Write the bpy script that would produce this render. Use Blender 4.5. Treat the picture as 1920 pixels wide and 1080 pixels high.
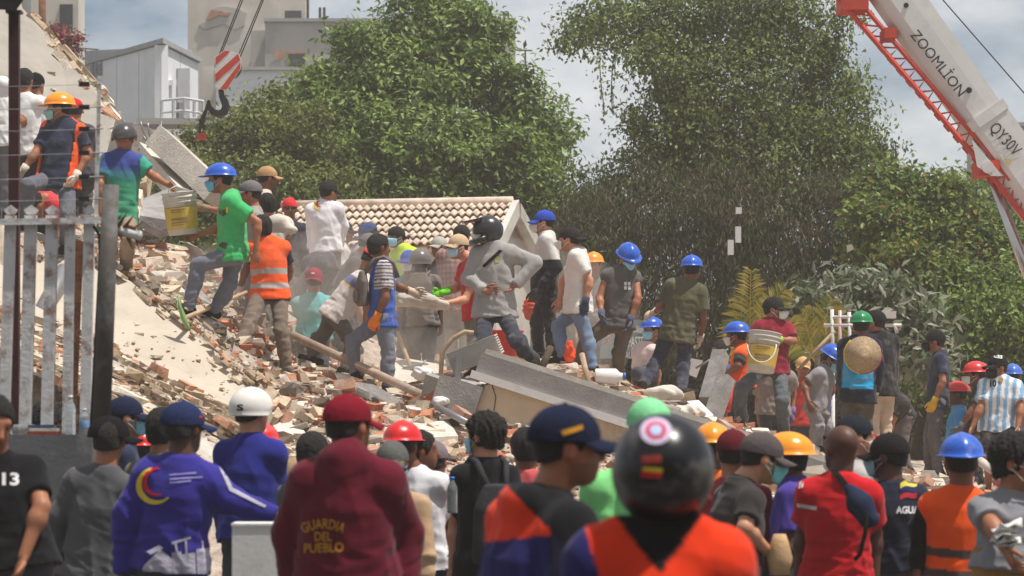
import bpy, math, random, time
import numpy as np
from mathutils import Vector, Matrix, Quaternion
from mathutils.bvhtree import BVHTree
T0 = time.time()
R = math.radians
random.seed(7); rng = np.random.default_rng(7)
scene = bpy.context.scene
for o in list(bpy.data.objects): bpy.data.objects.remove(o)
# ------------------------------------------------------------------ camera
FPX = 5333.3          # focal length in photograph pixels (100 mm on a 36 mm sensor, 1920 px wide)
EYE, HORIZON = 1.65, 790.0
cam_d = bpy.data.cameras.new('camera'); cam = bpy.data.objects.new('camera', cam_d)
scene.collection.objects.link(cam); scene.camera = cam
cam.location = (0, 0, EYE); cam.rotation_euler = (R(90), 0, 0)
cam_d.sensor_width = 36; cam_d.lens = 100; cam_d.shift_y = (HORIZON - 540) / 1920
cam_d.clip_start = .5; cam_d.clip_end = 3000
cam_d.dof.use_dof = True; cam_d.dof.focus_distance = 29.5; cam_d.dof.aperture_fstop = 4.5
# ------------------------------------------------------------------ sky and sun
SUN_EL, SUN_AZ = 69.0, 108.0      # azimuth clockwise from the viewing direction (+Y): the sun stands high on the right
world = bpy.data.worlds.new('World'); scene.world = world; world.use_nodes = True
nt = world.node_tree; nt.nodes.clear()
def N(tree, typ, **kw):
    n = tree.nodes.new(typ)
    for k, v in kw.items():
        if k in n.inputs: n.inputs[k].default_value = v
        else: setattr(n, k, v)
    return n
sky = N(nt, 'ShaderNodeTexSky', sky_type='NISHITA', sun_disc=False, sun_elevation=R(SUN_EL), sun_rotation=R(SUN_AZ),
        air_density=1.0, dust_density=1.5, ozone_density=1.0, altitude=900)
tc = N(nt, 'ShaderNodeTexCoord'); mp = N(nt, 'ShaderNodeMapping'); mp.inputs['Scale'].default_value = (1, 1, 2.4)
mp.inputs['Location'].default_value = (.35, .1, .15)
nz = N(nt, 'ShaderNodeTexNoise', Scale=9.0, Detail=7.0, Roughness=.55)
cr = N(nt, 'ShaderNodeValToRGB'); cr.color_ramp.elements[0].position = .34; cr.color_ramp.elements[1].position = .70
mx = N(nt, 'ShaderNodeMixRGB'); mx.inputs[2].default_value = (12.0, 12.1, 12.3, 1)
bg = N(nt, 'ShaderNodeBackground', Strength=.072); wo = N(nt, 'ShaderNodeOutputWorld')
L = nt.links.new
L(tc.outputs['Generated'], mp.inputs['Vector']); L(mp.outputs[0], nz.inputs['Vector']); L(nz.outputs['Fac'], cr.inputs[0])
L(cr.outputs[0], mx.inputs[0]); L(sky.outputs[0], mx.inputs[1]); L(mx.outputs[0], bg.inputs['Color']); L(bg.outputs[0], wo.inputs[0])
sd = bpy.data.lights.new('sun', 'SUN'); sd.energy = 5.0; sd.angle = R(.55); sd.color = (1, .955, .89)
sun = bpy.data.objects.new('sun', sd); scene.collection.objects.link(sun)
to_sun = Vector((math.cos(R(SUN_EL)) * math.sin(R(SUN_AZ)), math.cos(R(SUN_EL)) * math.cos(R(SUN_AZ)), math.sin(R(SUN_EL))))
sun.rotation_euler = to_sun.to_track_quat('Z', 'Y').to_euler()
vs = scene.view_settings; vs.view_transform = 'Standard'; vs.look = 'None'; vs.exposure = .08; vs.gamma = 1; vs.use_curve_mapping = False
scene.cycles.use_denoising = True; scene.cycles.max_bounces = 6; scene.cycles.volume_bounces = 1; scene.cycles.transparent_max_bounces = 8
scene.cycles.volume_step_rate = 4
# ------------------------------------------------------------------ helpers
COL = scene.collection
def W(px, py, D): return np.array([(px - 960) * D / FPX, D, EYE + (HORIZON - py) * D / FPX])
def PX(p): p = np.asarray(p); return np.stack([960 + p[..., 0] * FPX / p[..., 1], HORIZON - (p[..., 2] - EYE) * FPX / p[..., 1]], -1)
def s2l(c):
    c = np.asarray(c, float) / 255.
    return tuple(np.where(c <= .04045, c / 12.92, ((c + .055) / 1.055) ** 2.4))
def tag(o, label=None, cat=None, group=None, kind=None):
    if label: o['label'] = label
    if cat: o['category'] = cat
    if group: o['group'] = group
    if kind: o['kind'] = kind
    return o
def empty(name, loc):
    o = bpy.data.objects.new(name, None); COL.objects.link(o); o.location = loc; o.empty_display_size = .1
    return o
def link(name, me, parent=None, mat=None, loc=None):
    o = bpy.data.objects.new(name, me); COL.objects.link(o)
    if mat is not None:
        if not me.materials: me.materials.append(mat)
        elif me.materials[0] != mat:
            o.material_slots[0].link = 'OBJECT'; o.material_slots[0].material = mat
    if parent is not None: o.parent = parent
    if loc is not None: o.location = loc
    return o
def mesh(name, v, f, smooth=False, cols=None):
    me = bpy.data.meshes.new(name)
    me.from_pydata(v.tolist() if isinstance(v, np.ndarray) else v, [], f.tolist() if isinstance(f, np.ndarray) else f)
    if smooth: me.polygons.foreach_set('use_smooth', np.ones(len(me.polygons), bool))
    if cols is not None:
        a = me.color_attributes.new('Col', 'FLOAT_COLOR', 'POINT')
        c4 = np.ones((len(v), 4), np.float32); c4[:, :3] = cols; a.data.foreach_set('color', c4.ravel())
    return me
class MB:
    """collects boxes, prisms and tubes into one mesh"""
    def __init__(s): s.v = []; s.f = []; s.c = []; s.col = None
    def add(s, v, f):
        n = len(s.v); s.v += [tuple(map(float, p)) for p in v]; s.f += [tuple(i + n for i in q) for q in f]
        if s.col is not None: s.c += [s.col] * len(v)
        return s
    def box(s, c, h, M=None):
        v = np.array([[x, y, z] for z in (-1, 1) for y in (-1, 1) for x in (-1, 1)], float) * np.array(h)
        if M is not None: v = v @ np.array(M).T
        return s.add(v + np.array(c), [(0, 2, 3, 1), (4, 5, 7, 6), (0, 1, 5, 4), (2, 6, 7, 3), (0, 4, 6, 2), (1, 3, 7, 5)])
    def hexa(s, q): return s.add(q, [(0, 3, 2, 1), (4, 5, 6, 7), (0, 1, 5, 4), (1, 2, 6, 5), (2, 3, 7, 6), (3, 0, 4, 7)])
    def prism(s, poly, d):
        poly = np.array(poly, float); n = len(poly); d = np.array(d, float)
        return s.add(np.vstack([poly, poly + d]), [tuple(range(n))[::-1], tuple(range(n, 2 * n))] + [(i, (i + 1) % n, n + (i + 1) % n, n + i) for i in range(n)])
    def tube(s, pts, r, n=8, cap=True, flat=None):
        pts = np.array(pts, float); k = len(pts); rr = np.broadcast_to(np.array(r, float), (k,)) if np.ndim(r) < 2 else r
        v = []
        t0 = pts[1] - pts[0]; t0 /= np.linalg.norm(t0) + 1e-9
        up = np.array([0, 0, 1.]) if abs(t0[2]) < .9 else np.array([1., 0, 0])
        a = np.cross(t0, up); a /= np.linalg.norm(a)
        for i in range(k):
            t = pts[min(i + 1, k - 1)] - pts[max(i - 1, 0)]; t /= np.linalg.norm(t) + 1e-9
            a = a - t * (a @ t); a /= np.linalg.norm(a) + 1e-9; b = np.cross(t, a)
            for j in range(n):
                th = 2 * math.pi * j / n; v.append(pts[i] + rr[i] * (a * math.cos(th) + b * math.sin(th)))
        f = [(i * n + j, i * n + (j + 1) % n, (i + 1) * n + (j + 1) % n, (i + 1) * n + j) for i in range(k - 1) for j in range(n)]
        if cap: f += [tuple(range(n))[::-1], tuple((k - 1) * n + j for j in range(n))]
        return s.add(v, f)
    def lathe(s, prof, n=24, M=None, c=(0, 0, 0)):
        v = []
        for r, z in prof:
            for j in range(n):
                th = 2 * math.pi * j / n; v.append((r * math.cos(th), r * math.sin(th), z))
        v = np.array(v)
        if M is not None: v = v @ np.array(M).T
        k = len(prof)
        return s.add(v + np.array(c), [(i * n + j, i * n + (j + 1) % n, (i + 1) * n + (j + 1) % n, (i + 1) * n + j) for i in range(k - 1) for j in range(n)] + [tuple(range(n))[::-1], tuple((k - 1) * n + j for j in range(n))])
    def me(s, name='mesh', smooth=False): return mesh(name, s.v, s.f, smooth, np.array(s.c) if s.c else None)
    def build(s, name, mat, parent=None, smooth=False, origin=None):
        if origin is not None: s.v = [tuple(np.array(p) - np.array(origin)) for p in s.v]
        return link(name, s.me(name, smooth), parent, mat, None if origin is None or parent is not None else origin)
def centre_root(name, loc): return empty(name, tuple(loc))
def part(mb, name, mat, root, smooth=False):
    """a part whose vertices were given in world space, under a root Empty"""
    o = np.array(root.location)
    mb.v = [tuple(np.array(p) - o) for p in mb.v]
    return link(name, mb.me(name, smooth), root, mat)
# ------------------------------------------------------------------ materials
MATS = {}
def mat(name, col, rough=.8, metal=0., spec=.3, var=.25, scale=6., col2=None, bump=.2, bscale=40., attr=False, stain=None, stain_amt=.5, sscale=1.5, coat=0., sheen=0., dust=0., obj=False, crease=0.):
    if name in MATS: return MATS[name]
    m = bpy.data.materials.new(name); m.use_nodes = True; t = m.node_tree; t.nodes.clear(); l = t.links.new
    out = N(t, 'ShaderNodeOutputMaterial'); b = N(t, 'ShaderNodeBsdfPrincipled'); l(b.outputs[0], out.inputs[0])
    b.inputs['Roughness'].default_value = rough; b.inputs['Metallic'].default_value = metal; b.inputs['Specular IOR Level'].default_value = spec
    b.inputs['Coat Weight'].default_value = coat; b.inputs['Sheen Weight'].default_value = sheen
    tcn = N(t, 'ShaderNodeTexCoord'); geo = N(t, 'ShaderNodeNewGeometry')
    src = tcn.outputs['Object'] if obj else geo.outputs['Position']
    n1 = N(t, 'ShaderNodeTexNoise', Scale=scale, Detail=6., Roughness=.6); l(src, n1.inputs['Vector'])
    mxn = N(t, 'ShaderNodeMix', data_type='RGBA')
    if attr:
        at = N(t, 'ShaderNodeAttribute', attribute_name='Col'); base = at.outputs['Color']
        mul = N(t, 'ShaderNodeMixRGB', blend_type='MULTIPLY'); mul.inputs[0].default_value = 1.
        l(base, mul.inputs[1]); rampv = N(t, 'ShaderNodeMapRange'); rampv.inputs[1].default_value = .3; rampv.inputs[2].default_value = .7
        rampv.inputs[3].default_value = 1 - var; rampv.inputs[4].default_value = 1 + var * .6
        l(n1.outputs['Fac'], rampv.inputs[0]); l(rampv.outputs[0], mul.inputs[2]); cur = mul.outputs[0]
    else:
        c1 = np.array(col) * (1 - var); c2 = np.array(col2) if col2 is not None else np.minimum(np.array(col) * (1 + var), 1)
        rp = N(t, 'ShaderNodeValToRGB'); rp.color_ramp.elements[0].color = (*c1, 1); rp.color_ramp.elements[1].color = (*c2, 1)
        rp.color_ramp.elements[0].position = .32; rp.color_ramp.elements[1].position = .68
        l(n1.outputs['Fac'], rp.inputs[0]); cur = rp.outputs[0]
    if stain is not None:
        n2 = N(t, 'ShaderNodeTexNoise', Scale=sscale, Detail=9., Roughness=.7); l(src, n2.inputs['Vector'])
        r2 = N(t, 'ShaderNodeValToRGB'); r2.color_ramp.elements[0].position = .52; r2.color_ramp.elements[1].position = .64
        l(n2.outputs['Fac'], r2.inputs[0]); ml = N(t, 'ShaderNodeMath', operation='MULTIPLY'); ml.inputs[1].default_value = stain_amt; l(r2.outputs[0], ml.inputs[0])
        m2 = N(t, 'ShaderNodeMixRGB'); m2.inputs[2].default_value = (*stain, 1); l(ml.outputs[0], m2.inputs[0]); l(cur, m2.inputs[1]); cur = m2.outputs[0]
    l(cur, b.inputs['Base Color'])
    if bump:
        n3 = N(t, 'ShaderNodeTexNoise', Scale=bscale, Detail=5., Roughness=.6); l(src, n3.inputs['Vector'])
        bp = N(t, 'ShaderNodeBump', Strength=bump, Distance=.02); l(n3.outputs['Fac'], bp.inputs['Height']); l(bp.outputs[0], b.inputs['Normal'])
        if crease:
            mpn = N(t, 'ShaderNodeMapping'); mpn.inputs['Scale'].default_value = (1, 1, .62); mpn.inputs['Rotation'].default_value = (.3, .35, 0); l(src, mpn.inputs['Vector'])
            n4 = N(t, 'ShaderNodeTexNoise', noise_type='RIDGED_MULTIFRACTAL', Scale=7.5, Detail=2.5, Roughness=.45, Distortion=.8); l(mpn.outputs[0], n4.inputs['Vector'])
            b4 = N(t, 'ShaderNodeBump', Strength=crease, Distance=.022); l(n4.outputs['Fac'], b4.inputs['Height']); l(b4.outputs[0], bp.inputs['Normal'])
    MATS[name] = m; return m
M_CLOTH = mat('cloth', (1, 1, 1), rough=.92, spec=.12, attr=True, var=.13, scale=7, bump=.2, bscale=60, crease=.75, sheen=.1, stain=(.42, .36, .28), stain_amt=.16, sscale=5)
M_CLOTHF = mat('clean_cloth', (1, 1, 1), rough=.9, spec=.12, attr=True, var=.09, scale=9, bump=.15, bscale=80, crease=.6, sheen=.1)
M_SKIN = mat('skin', (1, 1, 1), rough=.5, spec=.35, attr=True, var=.12, scale=24, bump=.12, bscale=120)
M_HAIR = mat('hair', (.012, .009, .007), rough=.6, spec=.3, var=.5, scale=60, bump=.9, bscale=110)
def plastic(name, c, rough=.35, **k): return mat(name, s2l(c), rough=rough, spec=.4, var=.06, scale=12, bump=.05, bscale=60, stain=(.4, .36, .3), stain_amt=.22, sscale=6, **k)
def cloth(name, c, **k): return mat('cloth_' + name, s2l(c), rough=.9, spec=.12, var=.14, scale=9, bump=.3, bscale=50, **k)
# ------------------------------------------------------------------ bodies: signed distance fields meshed by surface nets
EDGES = [((0,0,0),(1,0,0)),((0,1,0),(1,1,0)),((0,0,1),(1,0,1)),((0,1,1),(1,1,1)),((0,0,0),(0,1,0)),((1,0,0),(1,1,0)),((0,0,1),(0,1,1)),((1,0,1),(1,1,1)),
         ((0,0,0),(0,0,1)),((1,0,0),(1,0,1)),((0,1,0),(0,1,1)),((1,1,0),(1,1,1))]
def surfnet(val, org, h):
    ins = val < 0
    c = sum(ins[i:ins.shape[0]-1+i, j:ins.shape[1]-1+j, k:ins.shape[2]-1+k].astype(np.int8) for i in (0,1) for j in (0,1) for k in (0,1))
    act = (c > 0) & (c < 8)
    idx = np.full(act.shape, -1, np.int64); cells = np.argwhere(act); idx[act] = np.arange(len(cells))
    acc = np.zeros((len(cells), 3)); cnt = np.zeros(len(cells))
    for a, b in EDGES:
        va = val[cells[:,0]+a[0], cells[:,1]+a[1], cells[:,2]+a[2]]; vb = val[cells[:,0]+b[0], cells[:,1]+b[1], cells[:,2]+b[2]]
        m = (va < 0) != (vb < 0); t = np.where(m, va / np.where(m, va - vb, 1), 0)
        acc += np.where(m[:, None], np.array(a) + t[:, None] * (np.array(b) - np.array(a)), 0); cnt += m
    v = (cells + acc / cnt[:, None]) * h + org
    F = []
    for ax in range(3):
        o1, o2 = (ax + 1) % 3, (ax + 2) % 3
        sl0 = [slice(None)] * 3; sl1 = [slice(None)] * 3; sl0[ax] = slice(0, -1); sl1[ax] = slice(1, None)
        for o in (o1, o2): sl0[o] = slice(1, -1); sl1[o] = slice(1, -1)
        A = ins[tuple(sl0)]; B = ins[tuple(sl1)]
        for sgn, m in ((1, A & ~B), (-1, ~A & B)):
            p = np.argwhere(m); 
            if not len(p): continue
            off = np.zeros(3, int); off[o1] = 1; off[o2] = 1; p = p + off
            def g(d1, d2):
                q = p.copy(); q[:, o1] -= d1; q[:, o2] -= d2; return idx[q[:,0], q[:,1], q[:,2]]
            q = np.stack([g(1,1), g(0,1), g(0,0), g(1,0)], 1)
            F.append(q if sgn > 0 else q[:, ::-1])
    return v, np.vstack(F)
class Field:
    def __init__(s, lo, hi, h):
        s.h = h; s.lo = np.array(lo) - 3 * h; n = np.ceil((np.array(hi) + 3 * h - s.lo) / h).astype(int) + 1
        s.ax = [s.lo[i] + h * np.arange(n[i]) for i in range(3)]
        s.v = np.full(tuple(n), .5, np.float32)
    def _win(s, lo, hi):
        sl = []
        for i in range(3):
            a = int(max(0, math.floor((lo[i] - s.lo[i]) / s.h))); b = int(min(s.v.shape[i], math.ceil((hi[i] - s.lo[i]) / s.h) + 2))
            if b <= a: return None
            sl.append(slice(a, b))
        return tuple(sl)
    def _pts(s, sl): return np.stack(np.meshgrid(*(s.ax[i][sl[i]] for i in range(3)), indexing='ij'), -1)
    def smin(s, sl, d, k):
        o = s.v[sl]
        if k <= 0: s.v[sl] = np.minimum(o, d); return
        hh = np.clip(.5 + .5 * (o - d) / k, 0, 1); s.v[sl] = o * (1 - hh) + d * hh - k * hh * (1 - hh)
    def cone(s, a, b, ra, rb, k=.03, sub=False, flat=False):
        a = np.array(a, float); b = np.array(b, float); m = max(ra, rb) + .1
        sl = s._win(np.minimum(a, b) - m, np.maximum(a, b) + m)
        if sl is None: return
        p = s._pts(sl); ab = b - a; tr = ((p - a) @ ab) / (ab @ ab + 1e-12); t = np.clip(tr, 0, 1)
        if flat: t = np.clip(tr, 0, 1.3)
        d = np.linalg.norm(p - (a + t[..., None] * ab), axis=-1) - (ra + (rb - ra) * np.clip(t, 0, 1))
        if flat: d = np.maximum(d, (tr - 1) * np.linalg.norm(ab))
        if sub: s.v[sl] = np.maximum(s.v[sl], -d)
        else: s.smin(sl, d, k)
    def ell(s, c, r, M=None, k=.03, sub=False):
        c = np.array(c, float); r = np.array(r, float); m = r.max() + .08
        sl = s._win(c - m, c + m)
        if sl is None: return
        p = s._pts(sl) - c
        if M is not None: p = p @ np.array(M)          # columns of M are the local axes
        k0 = np.linalg.norm(p / r, axis=-1); k1 = np.linalg.norm(p / r ** 2, axis=-1) + 1e-9
        d = k0 * (k0 - 1) / k1
        d = np.where(k0 < 1e-3, -r.min(), d)
        if sub: s.v[sl] = np.maximum(s.v[sl], -d)
        else: s.smin(sl, d, k)
    def loft(s, a, b, M, prof, k=.03):
        """elliptic loft from a to b; prof rows (t, half width, half depth); columns of M: right, front, up"""
        a = np.array(a, float); b = np.array(b, float); Lh = np.linalg.norm(b - a); pr = np.array(prof)
        m = pr[:, 1:].max() + .1; ext0, ext1 = pr[0, 0] * Lh, pr[-1, 0] * Lh; u = M[:, 2]
        p0 = a + u * ext0; p1 = a + u * ext1
        sl = s._win(np.minimum(p0, p1) - m, np.maximum(p0, p1) + m)
        if sl is None: return
        q = (s._pts(sl) - a) @ M; t = q[..., 2] / Lh
        w = np.interp(t, pr[:, 0], pr[:, 1]); dd = np.interp(t, pr[:, 0], pr[:, 2])
        e = np.sqrt((q[..., 0] / w) ** 2 + (q[..., 1] / dd) ** 2)
        d = (e - 1) * np.minimum(w, dd) * np.clip(.6 + .4 * np.minimum(w, dd) / np.maximum(w, dd), 0, 1)
        d = np.maximum(d, np.maximum(q[..., 2] - ext1, ext0 - q[..., 2]))
        s.smin(sl, d, k)
    def cut(s, p, n, lo=None, hi=None):
        """remove everything on the side n points to"""
        sl = s._win(lo, hi) if lo is not None else tuple(slice(0, x) for x in s.v.shape)
        if sl is None: return
        s.v[sl] = np.maximum(s.v[sl], ((s._pts(sl) - np.array(p)) @ np.array(n, float)))
    def mesh(s): return surfnet(s.v, s.lo, s.h)
def vnormals(v, f):
    n = np.zeros_like(v); q = v[f]; fn = np.cross(q[:, 2] - q[:, 0], q[:, 3] - q[:, 1])
    for i in range(4): np.add.at(n, f[:, i], fn)
    return n / (np.linalg.norm(n, axis=1, keepdims=True) + 1e-12)
def wob(p, fr, seed):
    """cheap smooth 3-D noise, about -1..1"""
    r = np.random.default_rng(seed); o = np.zeros(len(p)); 
    for i in range(4):
        d = r.normal(size=3); d /= np.linalg.norm(d); e = r.normal(size=3)
        o += np.sin(p @ d * fr * (1 + .45 * i) + 1.7 * np.sin(p @ e * fr * .6 + r.uniform(0, 6)) + r.uniform(0, 6)) / (1 + .3 * i)
    return o / 2.6
def unit(a): a = np.array(a, float); return a / (np.linalg.norm(a) + 1e-12)
# ------------------------------------------------------------------ the pose: joints in 3-D from photograph pixels, a distance and limb lengths
def limb(a, px, Ln, D0, fy, dflt):
    """next joint: px = (x, y[, depth offset]); the depth that the limb length leaves over goes to the side fy"""
    if px is None: return a + np.array(dflt) * Ln
    if len(px) > 2:
        q = W(px[0], px[1], a[1] + px[2]); return q
    q = W(px[0], px[1], a[1]); d = np.linalg.norm(q - a)
    if d > Ln * 1.12: return a + (q - a) / d * Ln * 1.12
    if d < .86 * Ln and fy:
        q = W(px[0], px[1], a[1] + math.copysign(math.sqrt(Ln * Ln - d * d) * min(1, abs(fy) * 1.5), fy))
    return q
class Pose: pass
def solve(P):
    k = Pose(); D = P['D']; sc = P.get('s', 1.0); k.sc = sc
    yaw = R(P.get('yaw', 0)); Fv = np.array([math.sin(yaw), math.cos(yaw), 0]); Rv = np.array([math.cos(yaw), -math.sin(yaw), 0])
    hx = P['head']; k.head = W(hx[0], hx[1], D + (hx[2] if len(hx) > 2 else 0))
    hip = P.get('hip')
    if 'neck' in P: nk = P['neck']; k.neck = W(nk[0], nk[1], D + (nk[2] if len(nk) > 2 else 0))
    else:
        dirn = unit(W(hip[0], hip[1], D) - k.head) if hip else np.array([0, 0, -1.])
        k.neck = k.head + unit(dirn * .6 + np.array([0, 0, -.5])) * .152 * sc - Fv * .03
    k.hip = W(hip[0], hip[1], D + (hip[2] if len(hip) > 2 else 0)) if hip else k.neck + np.array([0, 0, -.52 * sc])
    k.U = unit(k.neck - k.hip); k.Rt = unit(Rv - k.U * (Rv @ k.U)); k.Ft = np.cross(k.U, k.Rt); k.Fv = Fv; k.Rv = Rv
    k.M = np.stack([k.Rt, k.Ft, k.U], 1); b = P.get('b', 1.0); k.b = b
    hy = R(P.get('hyaw', P.get('yaw', 0))); hp = R(P.get('pitch', 0)); ht = R(P.get('tilt', 0))
    k.HM = np.array(Matrix.Rotation(-hy, 3, 'Z') @ Matrix.Rotation(hp, 3, 'X') @ Matrix.Rotation(ht, 3, 'Y'))
    sw = .148 * sc * (.7 + .3 * b)
    k.sh = {s: k.neck - k.U * .082 * sc + k.Rt * sw * e for s, e in (('L', -1), ('R', 1))}
    k.hj = {s: k.hip + k.Rt * .088 * sc * e for s, e in (('L', -1), ('R', 1))}
    k.el, k.wr, k.kn, k.an = {}, {}, {}, {}
    gz = P.get('ground')
    for s, e in (('L', -1), ('R', 1)):
        k.el[s] = limb(k.sh[s], P.get(s + 'E'), .285 * sc, D, Fv[1] * -.0 + 0, unit(-np.array([0, 0, 1.]) + Rv * e * .16 - Fv * .05))
        k.wr[s] = limb(k.el[s], P.get(s + 'W'), .255 * sc, D, Fv[1], unit(np.array([0, 0, -1.]) + Fv * .28 - Rv * e * .03))
        if gz is not None and P.get(s + 'A') is None:
            Lz = k.hip[2] - gz - .085
            st = P.get('stance', .03)
            k.an[s] = k.hj[s] + Rv * e * .03 + np.array([0, 0, -Lz]) + Fv * st * e
            k.kn[s] = (k.hj[s] + k.an[s]) / 2 + Fv * .02
        else:
            k.kn[s] = limb(k.hj[s], P.get(s + 'K'), .43 * sc, D, P.get('kf', Fv[1]), unit(np.array([0, 0, -1.]) + Rv * e * .06))
            k.an[s] = limb(k.kn[s], P.get(s + 'A'), .42 * sc, D, P.get('af', -Fv[1]), unit(np.array([0, 0, -1.])))
            if P.get(s + 'A') and not P.get(s + 'K'):
                a = W(P[s + 'A'][0], P[s + 'A'][1], k.hj[s][1] + (P[s + 'A'][2] if len(P[s + 'A']) > 2 else 0)); k.an[s] = a; k.kn[s] = (k.hj[s] + a) / 2 + Fv * .04
    # arms stay outside the clothes: move a joint that would lie inside the trunk along the line of sight
    sd_ = P.get('loose', 0.) + .004 + (.014 if P.get('vest') else 0)
    for s, e in (('L', -1), ('R', 1)):
        sg = e * k.Rt[1]; sg = math.copysign(1, sg) if abs(sg) > .45 else math.copysign(1, Fv[1])
        for jd, pad in ((k.el, .042), (k.wr, .03)):
            for _ in range(40):
                q = (jd[s] - k.hip) @ k.M
                if q[2] < -.25 or q[2] > .42 or (q[0] / (.165 * b + sd_ + pad)) ** 2 + (q[1] / (.122 * b + sd_ + pad)) ** 2 > 1: break
                d_ = .012 * sg; jd[s] = W(*PX(jd[s]), jd[s][1] + d_)
    fy = R(P.get('fyaw', P.get('yaw', 0))); k.foot = np.array([math.sin(fy), math.cos(fy), 0])
    k.sole = {s: k.an[s] + np.array([0, 0, -.085]) for s in 'LR'}
    k.base = np.array([(k.sole['L'][0] + k.sole['R'][0]) / 2, (k.sole['L'][1] + k.sole['R'][1]) / 2, min(k.sole['L'][2], k.sole['R'][2])])
    k.D = D
    return k
def seg_bbox(pts, m): pts = np.array(pts); return pts.min(0) - m, pts.max(0) + m
def head_prims(F, k):
    H, M, s = k.head, k.HM, k.sc * 1.04
    def at(x, y, z): return H + M @ np.array([x, y, z]) * s
    F.ell(at(0, -.014, .032), np.array([.076, .096, .086]) * s, M, .01)
    F.ell(at(0, .022, -.03), np.array([.062, .072, .082]) * s, M, .03)
    F.ell(at(0, .052, -.082), np.array([.036, .034, .03]) * s, M, .03)
    F.cone(at(0, .088, .012), at(0, .106, -.026), .010 * s, .0155 * s, .012)
    F.cone(at(-.035, .072, .028), at(.035, .072, .028), .016 * s, .016 * s, .02)
    F.ell(at(0, .086, -.056), np.array([.024, .012, .011]) * s, M, .01)
    for e in (-1, 1):
        F.ell(at(.077 * e, -.006, -.006), np.array([.010, .021, .031]) * s, M, .008)
        F.ell(at(.034 * e, .093, .008), np.array([.015, .013, .010]) * s, M, 0, sub=True)
    F.cone(at(0, -.022, -.045), k.neck + k.U * -.01, .056 * s, .064 * s, .03)
def hand_mesh(mb, w, d, n, sd, r=1.0, curl=.5):
    """palm and five tapering fingers; d along the hand, n palm normal, sd towards the thumb"""
    ring = []
    for t, hw, ht in ((-.02, .027, .021), (.02, .034, .018), (.055, .043, .017), (.095, .042, .014), (.102, .034, .009)):
        c = w + d * t
        ring.append([c + (sd * hw * math.cos(a) + n * ht * math.sin(a)) * r for a in np.linspace(0, 2 * math.pi, 9)[:-1]])
    v = np.array(ring).reshape(-1, 3); m = 8
    mb.add(v, [(i*m+j, i*m+(j+1) % m, (i+1)*m+(j+1) % m, (i+1)*m+j) for i in range(4) for j in range(m)] + [tuple(range(4*m, 5*m))])
    for q, (o, ln) in enumerate(((.031, .070), (.011, .080), (-.010, .074), (-.030, .058))):
        p0 = w + d * .088 + sd * o; a1 = .25 + curl * .5; a2 = a1 + curl * .9; a3 = a2 + curl * .5; dd = unit(d + sd * o * 2.5)
        p1 = p0 + (dd * math.cos(a1) + n * math.sin(a1)) * ln * .45; p2 = p1 + (dd * math.cos(a2) + n * math.sin(a2)) * ln * .32; p3 = p2 + (dd * math.cos(a3) + n * math.sin(a3)) * ln * .26
        mb.tube([p0, p1, p2, p3], np.array([.0098, .0092, .0082, .0058]) * r, 6)
    p0 = w + d * .028 + sd * .028; p1 = p0 + unit(d * .7 + sd * .65 + n * .3) * .04; p2 = p1 + unit(d * .9 + sd * .25 + n * .35) * .034; p3 = p2 + unit(d + n * .4) * .024
    mb.tube([p0, p1, p2, p3], np.array([.014, .0115, .010, .0068]) * r, 6)
# ------------------------------------------------------------------ shared templates: hats, masks, hair, shoes (head frame: +Y forward, +Z up)
def dome(rx, ry, rz, cz, zlow, n=28, rows=8, ridge=0., cy=-.01, flare=(), lowfront=None):
    """half shell; flare rows: (outward, front outward, drop)"""
    mb = MB(); v = []; phl = math.asin(max(-.95, min(.95, (zlow - cz) / rz)))
    for i in range(rows + 1):
        ph = phl + (math.pi / 2 - .06 - phl) * i / rows
        for j in range(n):
            th = 2 * math.pi * j / n; x, y = math.cos(th), math.sin(th)
            rr = 1 + (ridge * math.exp(-(x * math.cos(ph) * rx / .016) ** 2) if ridge else 0)
            z = cz + rz * math.sin(ph) * rr
            if lowfront and y > .3 and i < 4: z = max(z, lowfront + (1 - y) * -.02)
            v.append((rx * math.cos(ph) * x * rr, cy + ry * math.cos(ph) * y * rr, z))
    rings = [list(range(i * n, (i + 1) * n)) for i in range(rows + 1)]
    base = [v[i] for i in rings[0]]; low = []
    for (o, of, dz) in flare:
        r0 = len(v)
        for j in range(n):
            th = 2 * math.pi * j / n; fr = max(0, math.sin(th)) ** 3; e = o + of * fr
            bx, by, bz = base[j]; q = unit((bx, by - cy, 0)); v.append((bx + q[0] * e * (.55 if fr > .4 and abs(q[0]) > .5 else 1), by + q[1] * e, bz + dz * (.4 + .6 * fr)))
        low.append(list(range(r0, r0 + n)))
    seq = low[::-1] + rings
    f = [(a[j], a[(j + 1) % n], b[(j + 1) % n], b[j]) for a, b in zip(seq[:-1], seq[1:]) for j in range(n)] + [tuple(rings[-1])]
    mb.add(v, f); return mb
def thick(o, t=.004):
    m = o.modifiers.new('thick', 'SOLIDIFY'); m.thickness = t; m.offset = -1; return o
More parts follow.
